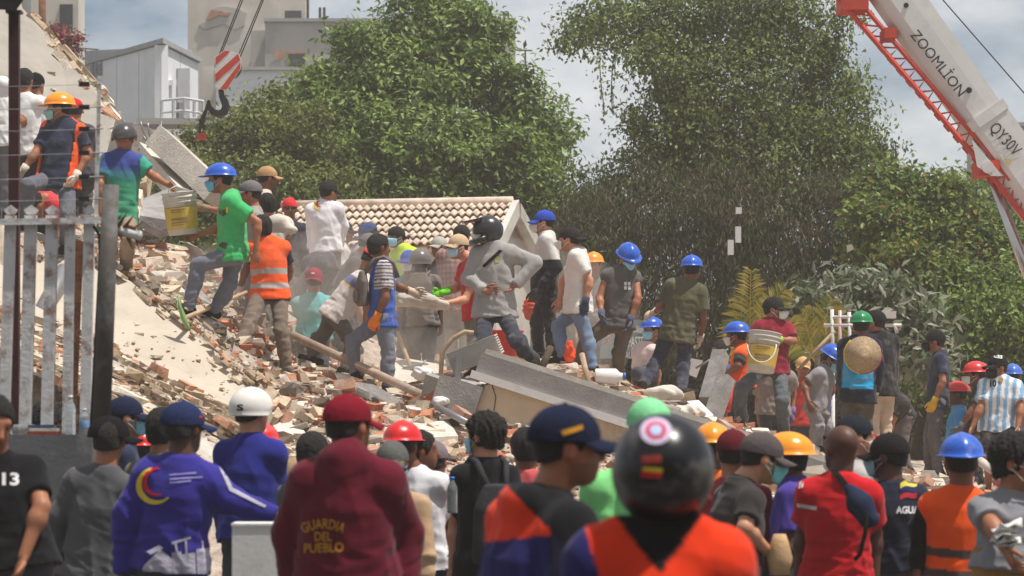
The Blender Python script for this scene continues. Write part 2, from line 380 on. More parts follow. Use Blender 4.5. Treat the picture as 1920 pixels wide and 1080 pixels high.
def make_templates():
    Tm = {}
    hh = dome(.112, .136, .108, .045, .045, ridge=.05, flare=((.004, .0, -.004), (.018, .045, -.012), (.018, .046, -.018)))
    Tm['hard_hat'] = hh.me('hard_hat', True)
    cp = dome(.090, .112, .100, .035, .026, rows=7, cy=-.014, flare=((0, 0, -.010),))
    v = []; f = []
    for i in range(5):
        for j in range(13):
            a = (j - 6) / 6 * 1.15; e = i / 4
            x = math.sin(a) * (.086 + e * .004); y = -.01 + math.cos(a) * .105 + e * .078 * max(0, math.cos(a * .82)) ** .7
            v.append((x, y, .030 - .018 * e - .030 * (x / .085) ** 2 * (.3 + .7 * e)))
    f = [(i*13+j, i*13+j+1, (i+1)*13+j+1, (i+1)*13+j) for i in range(4) for j in range(12)]
    v2 = [(x, y, z - .004) for x, y, z in v]; n0 = len(v)
    cp.add(v + v2, f + [tuple(n0 + q for q in w[::-1]) for w in f] + [(48+j, 48+j+1, n0+48+j+1, n0+48+j) for j in range(12)])
    cp.lathe(((.012, 0), (.009, .006), (.002, .008)), 8, c=(0, -.01, .131))
    Tm['cap'] = cp.me('cap', True)
    Tm['half_helmet'] = dome(.118, .138, .125, .03, -.005, rows=9, flare=((.004, .01, -.012),), lowfront=.045).me('half_helmet', True)
    Tm['round_helmet'] = dome(.134, .158, .148, .012, -.115, rows=14, n=36, flare=((-.006, 0, -.008),), lowfront=.04).me('round_helmet', True)
    Tm['bucket_hat'] = dome(.092, .110, .10, .035, .03, rows=6, flare=((.01, 0, -.012), (.045, .01, -.045))).me('bucket_hat', True)
    def maskm(out, zt, zb, w, pinch):
        v = []; nu, nv = 15, 9
        for i in range(nv):
            for j in range(nu):
                a = (j - 7) / 7 * w; t = i / (nv - 1); z = zt + (zb - zt) * t
                bul = out * math.cos(a / w * 1.5) * (math.sin(math.pi * (.15 + .75 * t))) + pinch * math.exp(-(a / .28) ** 2) * math.exp(-((t - .12) / .3) ** 2)
                rr = 1 - .25 * t ** 2
                v.append((math.sin(a) * (.074 * rr + .002), .018 + math.cos(a) * (.078 + bul) * (1 - .04 * t), z + (.014 if abs(j - 7) > 5 else 0) * (t - .5)))
        f = [(i*nu+j, (i+1)*nu+j, (i+1)*nu+j+1, i*nu+j+1) for i in range(nv - 1) for j in range(nu - 1)]
        mb = MB(); mb.add(v, f)
        for e in (-1, 1):
            for z0 in (zt - .012, zb + .018):
                mb.tube([(e * .066, .052, z0), (e * .080, .02, z0 * .5), (e * .083, -.012, .01 if z0 > -.05 else -.02)], .0022, 4)
        return mb.me('mask', True)
    Tm['mask'] = maskm(.026, -.010, -.100, 1.15, .022)
    Tm['cup_mask'] = maskm(.048, -.006, -.098, .92, .016)
    mb = MB()
    for e in (-1, 1):
        mb.prism([(e*.006, .104, .022), (e*.058, .088, .024), (e*.060, .084, .002), (e*.046, .092, -.014), (e*.014, .104, -.012)][::e], (0, .006, 0))
        mb.tube([(e*.058, .088, .018), (e*.078, .05, .016), (e*.080, -.02, .008)], .003, 5)
    mb.tube([(-.012, .108, .014), (.012, .108, .014)], .003, 5)
    Tm['sunglasses'] = mb.me('sunglasses')
    k = Pose(); k.head = np.zeros(3); k.HM = np.eye(3); k.sc = 1; k.neck = np.array([0, -.03, -.19]); k.U = np.array([0, 0, 1.])
    for nm, gr, bump in (('short_hair', .010, .004), ('buzz_hair', .005, .0015), ('curly_hair', .026, .011)):
        F = Field((-.13, -.16, -.12), (.13, .14, .17), .008)
        F.ell((0, -.014, .032), np.array([.078, .098, .088]) + gr, None, 0); F.ell((0, -.05, -.025), np.array([.066, .05, .06]) + gr * .6, None, .02)
        F.cut((0, .072, .052), unit((0, .8, -.45))); F.cut((0, -.02, -.055 if nm != 'buzz_hair' else -.03), (0, .25, -1))
        for e in (-1, 1): F.ell((e * .09, .0, -.015), (.03, .03, .035), None, 0, sub=True)
        v, f = F.mesh(); n = vnormals(v, f); v = v + n * (wob(v, 150, 3) * bump)[:, None]
        Tm[nm] = mesh(nm, v, f, True)
    for nm, hi in (('shoe', .0), ('boot', .17)):
        F = Field((-.07, -.12, 0), (.07, .23, .12 + hi), .012)
        F.cone((0, -.045, .045), (0, .06, .05), .042, .045, .02); F.cone((0, .06, .045), (0, .165, .034), .046, .036, .03); F.cone((0, -.03, .06), (0, -.012, .10 + hi), .046, .050 if not hi else .062, .02, flat=True)
        F.cut((0, 0, .003), (0, 0, -1)); v, f = F.mesh(); v[:, 2] -= .003; v[:, 0] *= 1 + .15 * (v[:, 2] < .02)
        Tm[nm] = mesh(nm, v, f, True)
    mb = MB(); mb.col = (.55, .5, .46); mb.lathe([(.0001, -.0062), (.007, -.0045), (.0105, 0), (.007, .0045), (.0001, .0062)], 12)
    mb.col = (.012, .007, .005); mb.lathe([(.0001, .0), (.0052, .0), (.0045, .0016), (.0001, .002)], 10, M=np.array([[1, 0, 0], [0, 0, 1], [0, -1, 0]]), c=(0, .0098, .0))
    Tm['eye'] = mb.me('eye', True)
    mb = MB(); mb.tube([(-.020, .002, -.002), (0, .001, .004), (.018, -.012, -.002)], np.array([.0035, .004, .002]), 5)
    Tm['eyebrow'] = mb.me('eyebrow', True)
    return Tm
TM = make_templates()
M_EYE = mat('eye', (1, 1, 1), rough=.25, var=.03, bump=0, attr=True)
SKIN = {'l': s2l((196, 140, 108)), 'm': s2l((164, 108, 78)), 'b': s2l((128, 82, 58)), 'd': s2l((88, 56, 42))}
def C(c): return np.array(s2l(c))
HATM = {}
def hatmat(c, glossy):
    key = (tuple(c), glossy)
    if key not in HATM: HATM[key] = plastic('hard_shell_%d' % len(HATM), c, .28 if glossy else .5) if glossy else cloth('hat_%d' % len(HATM), c)
    return HATM[key]
PEOPLE = []
def build_person(P, k):
    D = P['D']; near = D < 20; h = .0095 if D < 16.6 else (.0115 if near else .0135); sc, b = k.sc, k.b
    root = empty('person', tuple(k.base)); tag(root, P['label'], 'person', P.get('group', 'rescue workers on the rubble' if D > 22.5 else 'onlookers at the foot of the rubble'))
    o = k.base; seed = int(abs(P['head'][0] * 7 + P['head'][1] * 13))
    sk = np.array(SKIN[P.get('skin', 'm')]); clothM = M_CLOTHF if near else M_CLOTH
    top = P.get('top', (120, 120, 120)); slv = P.get('slv', 'short'); loose = P.get('loose', 0.) + .004
    glove = P.get('glove', {})
    # body: head, neck, chest, arms in one surface; fingers rooted in the palm
    allp = [k.head + (0, 0, .13), k.head - (0, 0, .12), k.hip] + list(k.sh.values()) + list(k.el.values()) + list(k.wr.values())
    bare = P.get('shorts')
    if bare: allp += list(k.kn.values()) + list(k.an.values())
    lo, hi = seg_bbox(allp, .14); F = Field(lo, hi, h)
    F.loft(k.hip, k.neck, k.M, [(.0, .12*b, .085*b), (.3, .115*b, .085*b), (.7, .14, .095), (.92, .135, .075), (1.0, .06, .055)], .0)
    F.cone(k.sh['L'], k.sh['R'], .05, .05, .03)
    for s in 'LR':
        th_ = .72 if slv == 'long' else 1.
        F.cone(k.sh[s], k.el[s], .048 * sc * th_, .039 * sc * th_, .03); F.cone(k.el[s], k.wr[s], .039 * sc * th_, .026 * sc, .015)
        mid = k.el[s] + (k.wr[s] - k.el[s]) * .25; F.ell(mid, (.043 * sc * th_,) * 3, None, .03)
        if bare:
            F.cone(k.hj[s], k.kn[s], .075, .055, .03); F.cone(k.kn[s], k.an[s], .052, .034, .02); F.ell(k.kn[s] + (k.an[s] - k.kn[s]) * .28 - k.Fv * .018, (.052, .052, .085), None, .03)
    head_prims(F, k); v, f = F.mesh()
    hq = (v - k.head) @ k.HM / sc; col = np.tile(sk, (len(v), 1))
    ishead = (np.abs(hq) < .15).all(1)
    beard = P.get('beard', .25)
    col[ishead & (hq[:, 2] < -.045) & (hq[:, 1] > -.01)] *= 1 - beard
    col[ishead & (hq[:, 2] < -.047) & (hq[:, 2] > -.066) & (hq[:, 1] > .085) & (np.abs(hq[:, 0]) < .024)] *= np.array([.95, .62, .62])
    col[ishead & (np.abs(hq[:, 0]) > .066)] *= np.array([1.05, .9, .88])
    nb = len(v); mb = MB(); gl = {}
    for s, e in (('L', -1), ('R', 1)):
        d = unit(k.wr[s] - k.el[s])
        if P.get(s + 'H'): d = unit(np.array(P[s + 'H'], float))
        n0 = -k.Rv * e + k.Fv * .25; n = unit(n0 - d * (n0 @ d)); sd = np.cross(d, n); sd = sd if sd @ (k.Fv + np.array([0, 0, .3])) > 0 else -sd
        gc = glove.get(s, glove.get('B')); m2 = MB(); hand_mesh(m2, k.wr[s], d, n, sd, sc * (1.18 if gc else 1.0), P.get('curl', .5))
        if gc:
            df = unit(k.wr[s] - k.el[s]); m2.tube([k.wr[s] - df * P.get('cuff', .05), k.wr[s] + d * .0, k.wr[s] + d * .03], np.array([.040 + .06 * max(0, P.get('cuff', .05) - .05), .037, .034]) * sc, 10)
            gl[s] = (m2, gc)
        else: mb.add(m2.v, m2.f)
    vv = v; ff = f.tolist()
    if mb.v:
        vv = np.vstack([v, np.array(mb.v)]); ff = ff + [tuple(i + nb for i in q) for q in mb.f]; col = np.vstack([col, np.tile(sk * .95, (len(mb.v), 1))])
    link('body', mesh('body', vv - o, ff, True, col), root, M_SKIN)
    for s in gl: 
        m2, gc = gl[s]; gv = np.array(m2.v) - o
        link('glove', mesh('glove', gv, m2.f, True, np.tile(C(gc), (len(gv), 1))), root, clothM)
    # upper garment
    hem = P.get('hem', -.13); hemw = P.get('hemw', 1.0)
    def torso_field(g, sleeve, hem, extra=None):
        allp = [k.neck + k.U * .08, k.hip + k.U * hem * .55] + list(k.sh.values()) + list(k.el.values()) + (list(k.wr.values()) if sleeve == 'long' else [])
        lo, hi = seg_bbox(allp, .20 + g); F = Field(lo, hi, h * 1.05)
        F.loft(k.hip, k.neck, k.M, [(hem, (.184 * b + g) * hemw, (.142 * b + g) * hemw), (.0, .172 * b + g, .130 * b + g), (.25, .152 * b + g, .116 * b + g), (.62, .158 * (.5 + .5 * b) + g, .122 * (.5 + .5 * b) + g), (.82, .145 + g * .9, .100 + g), (.92, .095 + g * .8, .080 + g * .8), (1.03, .058 + g * .6, .060 + g * .6)], 0)
        F.cone(k.sh['L'] + (k.sh['R'] - k.sh['L']) * .05 - k.U * .02, k.sh['R'] + (k.sh['L'] - k.sh['R']) * .05 - k.U * .02, .052 + g, .052 + g, .05)
        for s in 'LR':
            F.cone(k.neck - k.U * .022, k.sh[s] + k.U * .006, .056 + g * .6, .050 + g, .05)
            if sleeve == 'none': F.cone(k.sh[s], k.sh[s] + (k.el[s] - k.sh[s]) * .06, .052 + g * .5, .052 + g * .5, .02, flat=True)
            elif sleeve == 'short': F.cone(k.sh[s], k.sh[s] + (k.el[s] - k.sh[s]) * .70, .052 + g, .060 + g, .045, flat=True)
            else:
                F.cone(k.sh[s], k.el[s], .054 * sc + g, .047 * sc + g, .045); F.cone(k.el[s], k.wr[s], .047 * sc + g, .036 * sc + g * .6, .02, flat=True)
        if extra: extra(F)
        return F
    def garment(name, F, colr, paint, amp, m=clothM, parent=root, open_=False):
        if open_:
            q = (F._pts(tuple(slice(0, x) for x in F.v.shape)) - k.hip) @ k.M
            F.v = np.maximum(F.v, -np.maximum(np.abs(q[..., 0]) - .15, .0 - q[..., 1])).astype(np.float32)
        v, f = F.mesh(); n = vnormals(v, f); q = (v - k.hip) @ k.M; Lt = np.linalg.norm(k.neck - k.hip)
        pa = v * np.array([1, 1, 1.]) + 0; pr = q * np.array([1.0, 1.0, .38]) + (q[:, 2:3] * .25) * np.array([1., 0, 0])
        w1 = wob(pr, 24, seed); w2 = wob(q * np.array([.5, .5, 1.3]), 26, seed + 1); tt = q[:, 2] / Lt; low = np.exp(-((tt - .12) / .22) ** 2)
        v = v + n * ((.5 - np.abs(w1) ** .7) * amp * (.45 + .4 * np.clip(1 - tt, 0, 1)) + (.5 - np.abs(w2)) * amp * (.25 + .9 * low))[:, None]
        c = np.tile(C(colr), (len(v), 1))
        if paint is not None:
            qq = q.copy(); qq[:, 2] /= Lt; paint(c, qq, PX(v), v)
        ob = link(name, mesh(name, v - o, f, True, c), parent, m)
        k.surf.append((v, f, ob)); return ob
    k.surf = []
    amp = P.get('amp', .016)
    ob = garment(P.get('topname', 'shirt'), torso_field(loose, slv, hem, P.get('extra') and (lambda F: P['extra'](F, k))), top, P.get('paint'), amp); k.shirt = ob
    if P.get('vest'):
        vc = P['vest']; ob = garment('safety_vest', torso_field(loose + .014, 'none', P.get('vhem', -.1), None), vc, P.get('vpaint', vest_stripes), .009, open_=P.get('vopen', False)); k.vest = ob
    # trousers
    lo, hi = seg_bbox([k.hip + k.U * .1] + list(k.kn.values()) + ([] if bare else list(k.an.values())) + list(k.hj.values()), .16); F = Field(lo, hi, max(h * 1.15, .012))
    F.loft(k.hip, k.hip + k.U * .5, k.M, [(-.16, .12, .09), (0, .145 * b, .104 * b), (.16, .138 * b, .100 * b)], 0)
    for s in 'LR':
        if bare: F.cone(k.hj[s], k.hj[s] + (k.kn[s] - k.hj[s]) * .82, .098, .10, .05, flat=True)
        else:
            F.cone(k.hj[s], k.kn[s], .088 * sc, .068 * sc, .05); F.cone(k.kn[s], k.an[s] + (0, 0, -.02), .068 * sc, .056 * sc, .02, flat=True)
            F.ell(k.kn[s] + (k.an[s] - k.kn[s]) * .3 - k.foot * .012, (.062, .062, .12), None, .03)
    v, f = F.mesh(); n = vnormals(v, f); bot = P.get('bot', (70, 72, 80))
    w1 = wob(v * np.array([.5, .5, 1.3]), 30, seed + 5); w2 = wob(v, 55, seed + 6)
    nearj = np.zeros(len(v))
    for s in 'LR':
        for j, rad in ((k.kn[s], .13), (k.an[s], .16)): nearj += np.exp(-(np.linalg.norm(v - j, axis=1) / rad) ** 2)
    v = v + n * ((.6 - np.abs(w1) * 1.3) * .010 * (.6 + nearj) + w2 * .003)[:, None]
    c = np.tile(C(bot), (len(v), 1))
    if P.get('bpaint'): P['bpaint'](c, v, PX(v), k)
    link('shorts' if bare else 'trousers', mesh('trousers', v - o, f, True, c), root, clothM)
    # shoes
    sm = cloth('shoe_%s' % (P.get('shoe', (40, 36, 34)),), P.get('shoe', (40, 36, 34))); nm = 'boot' if P.get('boot') else 'shoe'
    for s, e in (('L', -1), ('R', 1)):
        so = link(nm, TM[nm], root, sm); so.location = tuple(k.sole[s] - o); so.rotation_euler = (0, 0, -math.atan2(k.foot[0], k.foot[1]) - e * .18); so.scale = (sc,) * 3
    # on the head
    rot = Matrix(k.HM.tolist()).to_euler()
    def onhead(name, tm, m, yaw=0., t=0, scl=1.):
        ob = link(name, TM[tm], root, m); ob.location = tuple(k.head - o); ob.rotation_euler = (Matrix(k.HM.tolist()) @ Matrix.Rotation(-R(yaw), 3, 'Z')).to_euler(); ob.scale = (sc * scl * 1.04,) * 3
        if yaw: c0_ = np.array([0, -.014 * sc, 0]); ob.location = tuple(k.head - o + k.HM @ (c0_ - np.array(Matrix.Rotation(-R(yaw), 3, 'Z')) @ c0_))
        if t: thick(ob, t)
        return ob
    hat = P.get('hat')
    if P.get('hair', 'short_hair' if hat not in ('round_helmet',) else None) and P.get('hair') != 'bald':
        hn = P.get('hair', 'short_hair')
        if hat: hn = 'buzz_hair'
        onhead('hair', hn, M_HAIR)
    if hat:
        hc = P.get('hatc', (40, 70, 150)); gl_ = hat in ('hard_hat', 'half_helmet', 'round_helmet')
        nm = {'hard_hat': 'hard_hat', 'half_helmet': 'helmet', 'round_helmet': 'helmet', 'cap': 'cap', 'bucket_hat': 'bucket_hat'}[hat]
        k.hat = onhead(nm, hat, hatmat(hc, gl_), P.get('hatyaw', 0), .004 if hat not in ('cap',) else .002, P.get('hats', 1.0))
        if hat == 'hard_hat': pass
    if P.get('mask'):
        onhead('face_mask', 'cup_mask' if P['mask'] == 'cup' else 'mask', cloth('mask_%s_%s' % (P['mask'], P.get('maskc', 0)), P.get('maskc', (150, 205, 222) if P['mask'] != 'cup' else (226, 222, 214))), 0, .0015)
    if P.get('glasses'): onhead('sunglasses', 'sunglasses', P['glasses'])
    if abs(((P.get('hyaw', P.get('yaw', 0)) - 180 + 180) % 360) - 180) < 115:
        for e in (-1, 1):
            a = onhead('eye', 'eye', M_EYE); a.location = tuple(k.head - o + k.HM @ np.array([e * .034, .0775, .008]) * sc)
            a = onhead('eyebrow', 'eyebrow', M_HAIR); a.location = tuple(k.head - o + k.HM @ np.array([e * .034, .088, .028]) * sc)
            if e < 0: a.scale = (-sc, sc, sc)
    k.root = root; k.spec = P; PEOPLE.append(k)
    return k
def vest_stripes(c, q, px, v):
    for a, bb in ((.10, .20), (.36, .46)):
        m = (q[:, 2] > a) & (q[:, 2] < bb); c[m] = C((178, 172, 165))
# ------------------------------------------------------------------ prints and logos: flat shapes laid onto a garment along the line of sight
def text_tris(txt, size=1., bold=.0, font=None):
    cu = bpy.data.curves.new('print', 'FONT'); cu.body = txt; cu.size = size; cu.align_x = 'CENTER'; cu.align_y = 'CENTER'; cu.offset = bold; cu.resolution_u = 3
    ob = bpy.data.objects.new('print', cu); COL.objects.link(ob); dg = bpy.context.evaluated_depsgraph_get()
    me = bpy.data.meshes.new_from_object(ob.evaluated_get(dg)); v = np.array([x.co[:] for x in me.vertices]).reshape(-1, 3); f = [tuple(p.vertices) for p in me.polygons]
    bpy.data.objects.remove(ob); bpy.data.curves.remove(cu); bpy.data.meshes.remove(me)
    return v, f
def subdiv_tris(v, f, maxlen):
    v = [np.array(p, float) for p in v]; tri = []
    for q in f:
        for i in range(1, len(q) - 1): tri.append((q[0], q[i], q[i + 1]))
    for _ in range(4):
        out = []; cache = {}; split = False
        def midp(a, b_):
            kk = (min(a, b_), max(a, b_))
            if kk not in cache: v.append((v[a] + v[b_]) / 2); cache[kk] = len(v) - 1
            return cache[kk]
        longe = set()
        for t in tri:
            for a, b_ in ((t[0], t[1]), (t[1], t[2]), (t[2], t[0])):
                if np.linalg.norm(v[a] - v[b_]) > maxlen: longe.add((min(a, b_), max(a, b_)))
        for t in tri:
            e = [(min(a, b_), max(a, b_)) in longe for a, b_ in ((t[0], t[1]), (t[1], t[2]), (t[2], t[0]))]
            a, b_, c_ = t
            if not any(e): out.append(t); continue
            split = True
            if all(e): x, y, z = midp(a, b_), midp(b_, c_), midp(c_, a); out += [(a, x, z), (x, b_, y), (z, y, c_), (x, y, z)]
            elif sum(e) == 1:
                i = e.index(True); a, b_, c_ = t[i], t[(i + 1) % 3], t[(i + 2) % 3]; x = midp(a, b_); out += [(a, x, c_), (x, b_, c_)]
            else:
                i = e.index(False); a, b_, c_ = t[i], t[(i + 1) % 3], t[(i + 2) % 3]; x, y = midp(b_, c_), midp(c_, a); out += [(a, b_, x), (a, x, y), (y, x, c_)]
        tri = out
        if not split: break
    return np.array(v), tri
CAMV = Vector((0, 0, EYE))
def lay(surfs, pv, f, name, m, parent, lift=.006, maxpx=9):
    """pv: photograph pixels; each point is put where its line of sight meets the garment"""
    pv, f = subdiv_tris(np.array(pv)[:, :2], f, maxpx)
    trees = [BVHTree.FromPolygons([tuple(p) for p in v], [tuple(q) for q in ff]) for v, ff, _ in surfs]
    out = np.zeros((len(pv), 3)); ok = np.zeros(len(pv), bool)
    for i, (x, y) in enumerate(pv):
        d = Vector(W(x, y, 10.)) - CAMV; d.normalize(); best = None
        for t in trees:
            h = t.ray_cast(CAMV, d)
            if h[0] is not None and (best is None or h[3] < best[3]): best = h
        if best is not None: out[i] = np.array(best[0] - d * lift); ok[i] = True
    f = [q for q in f if ok[list(q)].all()]
    if not f: return None
    o = np.array(parent.location) if parent is not None else np.zeros(3)
    used = sorted({i for q in f for i in q}); mp_ = {a: i for i, a in enumerate(used)}
    f2 = []
    P3 = out[used] - o
    for q in f:
        q = tuple(mp_[i] for i in q); a, b_, c_ = P3[list(q)]
        nrm = np.cross(b_ - a, c_ - a); f2.append(q if nrm @ ((a + o) - np.array(CAMV)) < 0 else q[::-1])
    return link(name, mesh(name, P3, f2), parent, m)
def lay_text(surfs, txt, cx, cy, hgt, m, parent, name='lettering', rot=0., wid=None, bold=.015, arc=0., lift=.006):
    v, f = text_tris(txt, 1., bold); v = v[:, :2] - (v[:, :2].min(0) + v[:, :2].max(0)) / 2; ext = v.max(0) - v.min(0)
    sy = hgt / ext[1]; sx = sy if wid is None else wid / ext[0]
    x = v[:, 0] * sx; y = -v[:, 1] * sy
    if arc: th = x / arc; x, y = np.sin(th) * (arc - y), arc - np.cos(th) * (arc - y)
    c, s = math.cos(R(rot)), math.sin(R(rot))
    return lay(surfs, np.stack([cx + x * c - y * s, cy + x * s + y * c], 1), f, name, m, parent, lift)
def poly_grid(pts): return np.array(pts, float), [tuple(range(len(pts)))]
def arc_band(cx, cy, r0, r1, a0, a1, n=18, off=(0, 0)):
    v = []; f = []
    for i in range(n + 1):
        t = i / n; a = R(a0 + (a1 - a0) * t); wdt = (r1 - r0) * (math.sin(math.pi * (.08 + .84 * t)))
        v += [(cx + (r1 - wdt) * math.cos(a), cy + (r1 - wdt) * math.sin(a)), (cx + r1 * math.cos(a), cy + r1 * math.sin(a))]
    return np.array(v), [(2*i, 2*i+1, 2*i+3, 2*i+2) for i in range(n)]
def ink(name, c): return cloth('print_' + name, c)
# ------------------------------------------------------------------ who stands where: joints in photograph pixels, distance D in metres
ORANGE = (250, 96, 40); HBLUE = (44, 92, 190); HRED = (214, 34, 34); HORG = (242, 150, 34)
def two_tone(lo_c, hi_c, t0, soft=.08):
    def f(c, q, px, v):
        w = np.clip((q[:, 2] - t0) / soft + .5, 0, 1)[:, None]; c[:] = C(lo_c) * (1 - w) + C(hi_c) * w
    return f
def jersey(c, q, px, v):
    st = (np.sin(q[:, 0] / .038 * math.pi + 1.57) > 0); c[:] = C((228, 228, 226)); c[st] = C((132, 172, 208))
def plaid(c, q, px, v):
    a = np.sin(q[:, 0] * 120) > .2; b_ = np.sin(q[:, 2] * 70) > .2; c[:] = C((176, 138, 130)); c[a] *= .72; c[b_] *= .75
def jacket(c, q, px, v):
    """bright orange shoulders and sleeves, navy left side, black lining at the nape"""
    c[:] = C((222, 56, 20)); c[(px[:, 0] < 1100 + (px[:, 1] - 1000) * .3) & (px[:, 1] > 985 + np.abs(px[:, 0] - 1085) * .35)] = C((34, 32, 88))
    c[(q[:, 2] > .80) & (np.abs(q[:, 0]) < (q[:, 2] - .80) * .40)] = C((16, 16, 18))
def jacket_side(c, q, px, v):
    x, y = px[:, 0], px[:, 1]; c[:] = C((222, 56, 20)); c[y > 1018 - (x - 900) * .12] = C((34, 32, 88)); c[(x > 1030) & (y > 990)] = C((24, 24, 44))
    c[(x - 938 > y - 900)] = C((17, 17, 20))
def stripe_sleeve(c, q, px, v):
    c[:] = C((62, 92, 168)); m = (np.abs(q[:, 0]) > .10) & (q[:, 2] > .5); st = np.sin(v[:, 2] * 190) > 0
    c[m] = C((70, 62, 84)); c[m & st] = C((206, 200, 196))
def navy_stripe(c, q, px, v):
    c[:] = C((34, 36, 58)); c[(px[:, 0] > 478) & (px[:, 0] < 486)] = C((60, 130, 180))
def white_diag(c, q, px, v):
    c[:] = C((214, 204, 198)); d = q[:, 0] * .5 + (q[:, 2] - .62) * .5
    c[(q[:, 2] > .66) & (q[:, 2] < .86) & (q[:, 1] < .02)] = C((110, 110, 150)); c[(q[:, 2] > .62) & (q[:, 2] < .66)] = C((206, 180, 90))
def sky_navy(c, q, px, v):
    c[:] = C((38, 150, 196)); c[np.abs(q[:, 0]) > .155] = C((26, 34, 56)); c[(q[:, 2] > .80)] = C((26, 34, 56)); c[q[:, 2] < .12] = C((30, 34, 48))
def blue_green(c, q, px, v):
    w = np.clip((q[:, 2] - .66) / .28 + .5, 0, 1)[:, None]; c[:] = C((62, 158, 122)) * (1 - w) + C((60, 74, 140)) * w
    c[np.abs(q[:, 0]) > .19] = C((58, 160, 132))
def split_sweat(c, q, px, v):
    c[:] = C((40, 40, 44)); c[v[:, 2] > W(1020, 490, 30.5)[2]] = C((206, 202, 196))
def fair_vest(c, q, px, v):
    for a, bb in ((.02, .12), (.26, .36)): c[(q[:, 2] > a) & (q[:, 2] < bb)] = C((84, 70, 66))
def black_stripe(c, v, px, k):
    pass
def hood(F, k):
    F.ell(k.neck - k.Ft * .05 + k.U * .005, (.11, .085, .075), k.M, .05); F.cone(k.neck - k.Ft * .05, k.neck - k.Ft * .10 - k.U * .17, .085, .045, .06); F.cone(k.neck - k.Ft * .02 + k.U * .045, k.neck - k.Ft * .04 - k.U * .04, .068, .10, .03, flat=False)
def hood_v(F, k):
    for e in (-1, 1): F.cone(k.neck + k.Rt * .105 * e - k.Ft * .035 + k.U * .005, k.neck - k.Ft * .135 - k.U * .21, .042, .030, .03)
def collar(F, k): F.cone(k.neck - k.U * .02, k.neck + k.U * .045, .072, .066, .03, flat=True)
def hood_low(F, k): F.ell(k.neck - k.Ft * .085 - k.U * .02, (.115, .06, .075), k.M, .03); F.cone(k.neck - k.U * .02, k.neck + k.U * .03, .078, .072, .03, flat=True)
G = []
def P(label, D, yaw, head, **kw): kw.update(label=label, D=D, yaw=yaw, head=head); G.append(kw); return kw
GREY = (138, 138, 140); BLK = (18, 18, 20); NAVY = (34, 40, 66); WHT = (226, 224, 222); DJ = (78, 84, 98)
# -- rescue workers on the rubble, left to right
P('man in white tee and grey jeans cut off by the left edge', 26.6, 20, (-22, 118), hip=(2, 262), LA=(-6, 405), RA=(12, 402), RE=(12, 196), RW=(30, 214), top=WHT, bot=(108, 108, 112))
P('dark-haired man in white tee with lime glove behind the dark red post', 29.5, 15, (47, 152), hip=(52, 278), RE=(60, 232), RW=(57, 268), LA=(40, 415), RA=(62, 415), top=WHT, bot=(44, 44, 50), glove={'R': (176, 222, 60)}, skin='m')
P('man in white tee and black cap just left of the orange hard hat', 31.2, 25, (68, 160), hip=(84, 285), LA=(70, 400), RA=(92, 400), top=(214, 214, 216), bot=(50, 50, 54), hat='cap', hatc=BLK, hatyaw=180)
P('man in orange hard hat and open orange vest over navy shirt', 26.8, 195, (110, 205), hyaw=262, neck=(121, 226), hip=(108, 340), RE=(66, 288), RW=(44, 318), LE=(166, 288), LW=(142, 330), RK=(52, 348), RA=(48, 420), LK=(128, 405), LA=(122, 462), top=(52, 58, 78), b=1.22, vest=ORANGE, vopen=True, vpaint=None, bot=(96, 98, 106), hat='hard_hat', hatc=HORG, mask=1, maskc=(150, 190, 180), glove={'B': (214, 200, 182)}, skin='m')
P('person in red cap half hidden behind the orange vest worker', 31.5, 0, (141, 208), hip=(150, 320), LA=(145, 420), RA=(158, 420), top=(70, 70, 76), hat='cap', hatc=(196, 40, 48), bot=(60, 60, 66))
P('person in red tee crouching behind the legs of the orange vest worker', 29, 60, (70, 385), hip=(92, 390, .2), neck=(84, 372), LA=(75, 440), RA=(95, 440), top=(196, 48, 56), bot=(60, 60, 66))
P('man in dark helmet and blue-green shirt handing over a bucket', 26.9, 188, (233, 262), pitch=-18, neck=(232, 288), hip=(222, 412), LE=(284, 328), LW=(316, 347), RE=(188, 345), RW=(186, 400), LK=(240, 452), LA=(236, 505), RK=(205, 470), RA=(198, 522), top=(60, 90, 130), paint=blue_green, loose=.016, hem=-.2, bot=(150, 130, 110), shoe=(150, 120, 92), boot=1, hat='half_helmet', hatc=(70, 66, 66), skin='m')
P('man in blue hard hat and bright green tee climbing with the bucket', 26.4, 268, (412, 338), neck=(432, 364), hip=(437, 478), RE=(410, 428), RW=(372, 440), LE=(487, 420), LW=(480, 468), LK=(372, 497), LA=(353, 577), RK=(430, 535), RA=(398, 582), top=(66, 178, 104), hem=-.12, loose=.012, bot=(112, 116, 128), fyaw=250, hat='hard_hat', hatc=HBLUE, mask=1, maskc=(112, 190, 220), skin='m')
P('man in grey cap behind the green tee, reaching a tan glove to the bucket', 28.2, 268, (468, 364), hip=(486, 480), LE=(425, 398), LW=(384, 390), LA=(470, 590), RA=(490, 590), top=(150, 146, 140), hat='cap', hatc=(110, 106, 106), glove={'B': (150, 128, 104)}, skin='m')
P('man in beige cap and pale beige tee standing in front of the hedge', 31.5, 70, (503, 335), hip=(490, 450), LA=(485, 560), RA=(498, 560), top=(208, 190, 176), hat='cap', hatc=(176, 138, 100), skin='b')
P('dark-haired man in light grey tee with a pale sack on his shoulder', 28.9, 330, (500, 386), hip=(505, 495), LA=(495, 600), RA=(515, 600), RE=(540, 440), RW=(532, 415), top=(176, 172, 168), bot=(90, 90, 96))
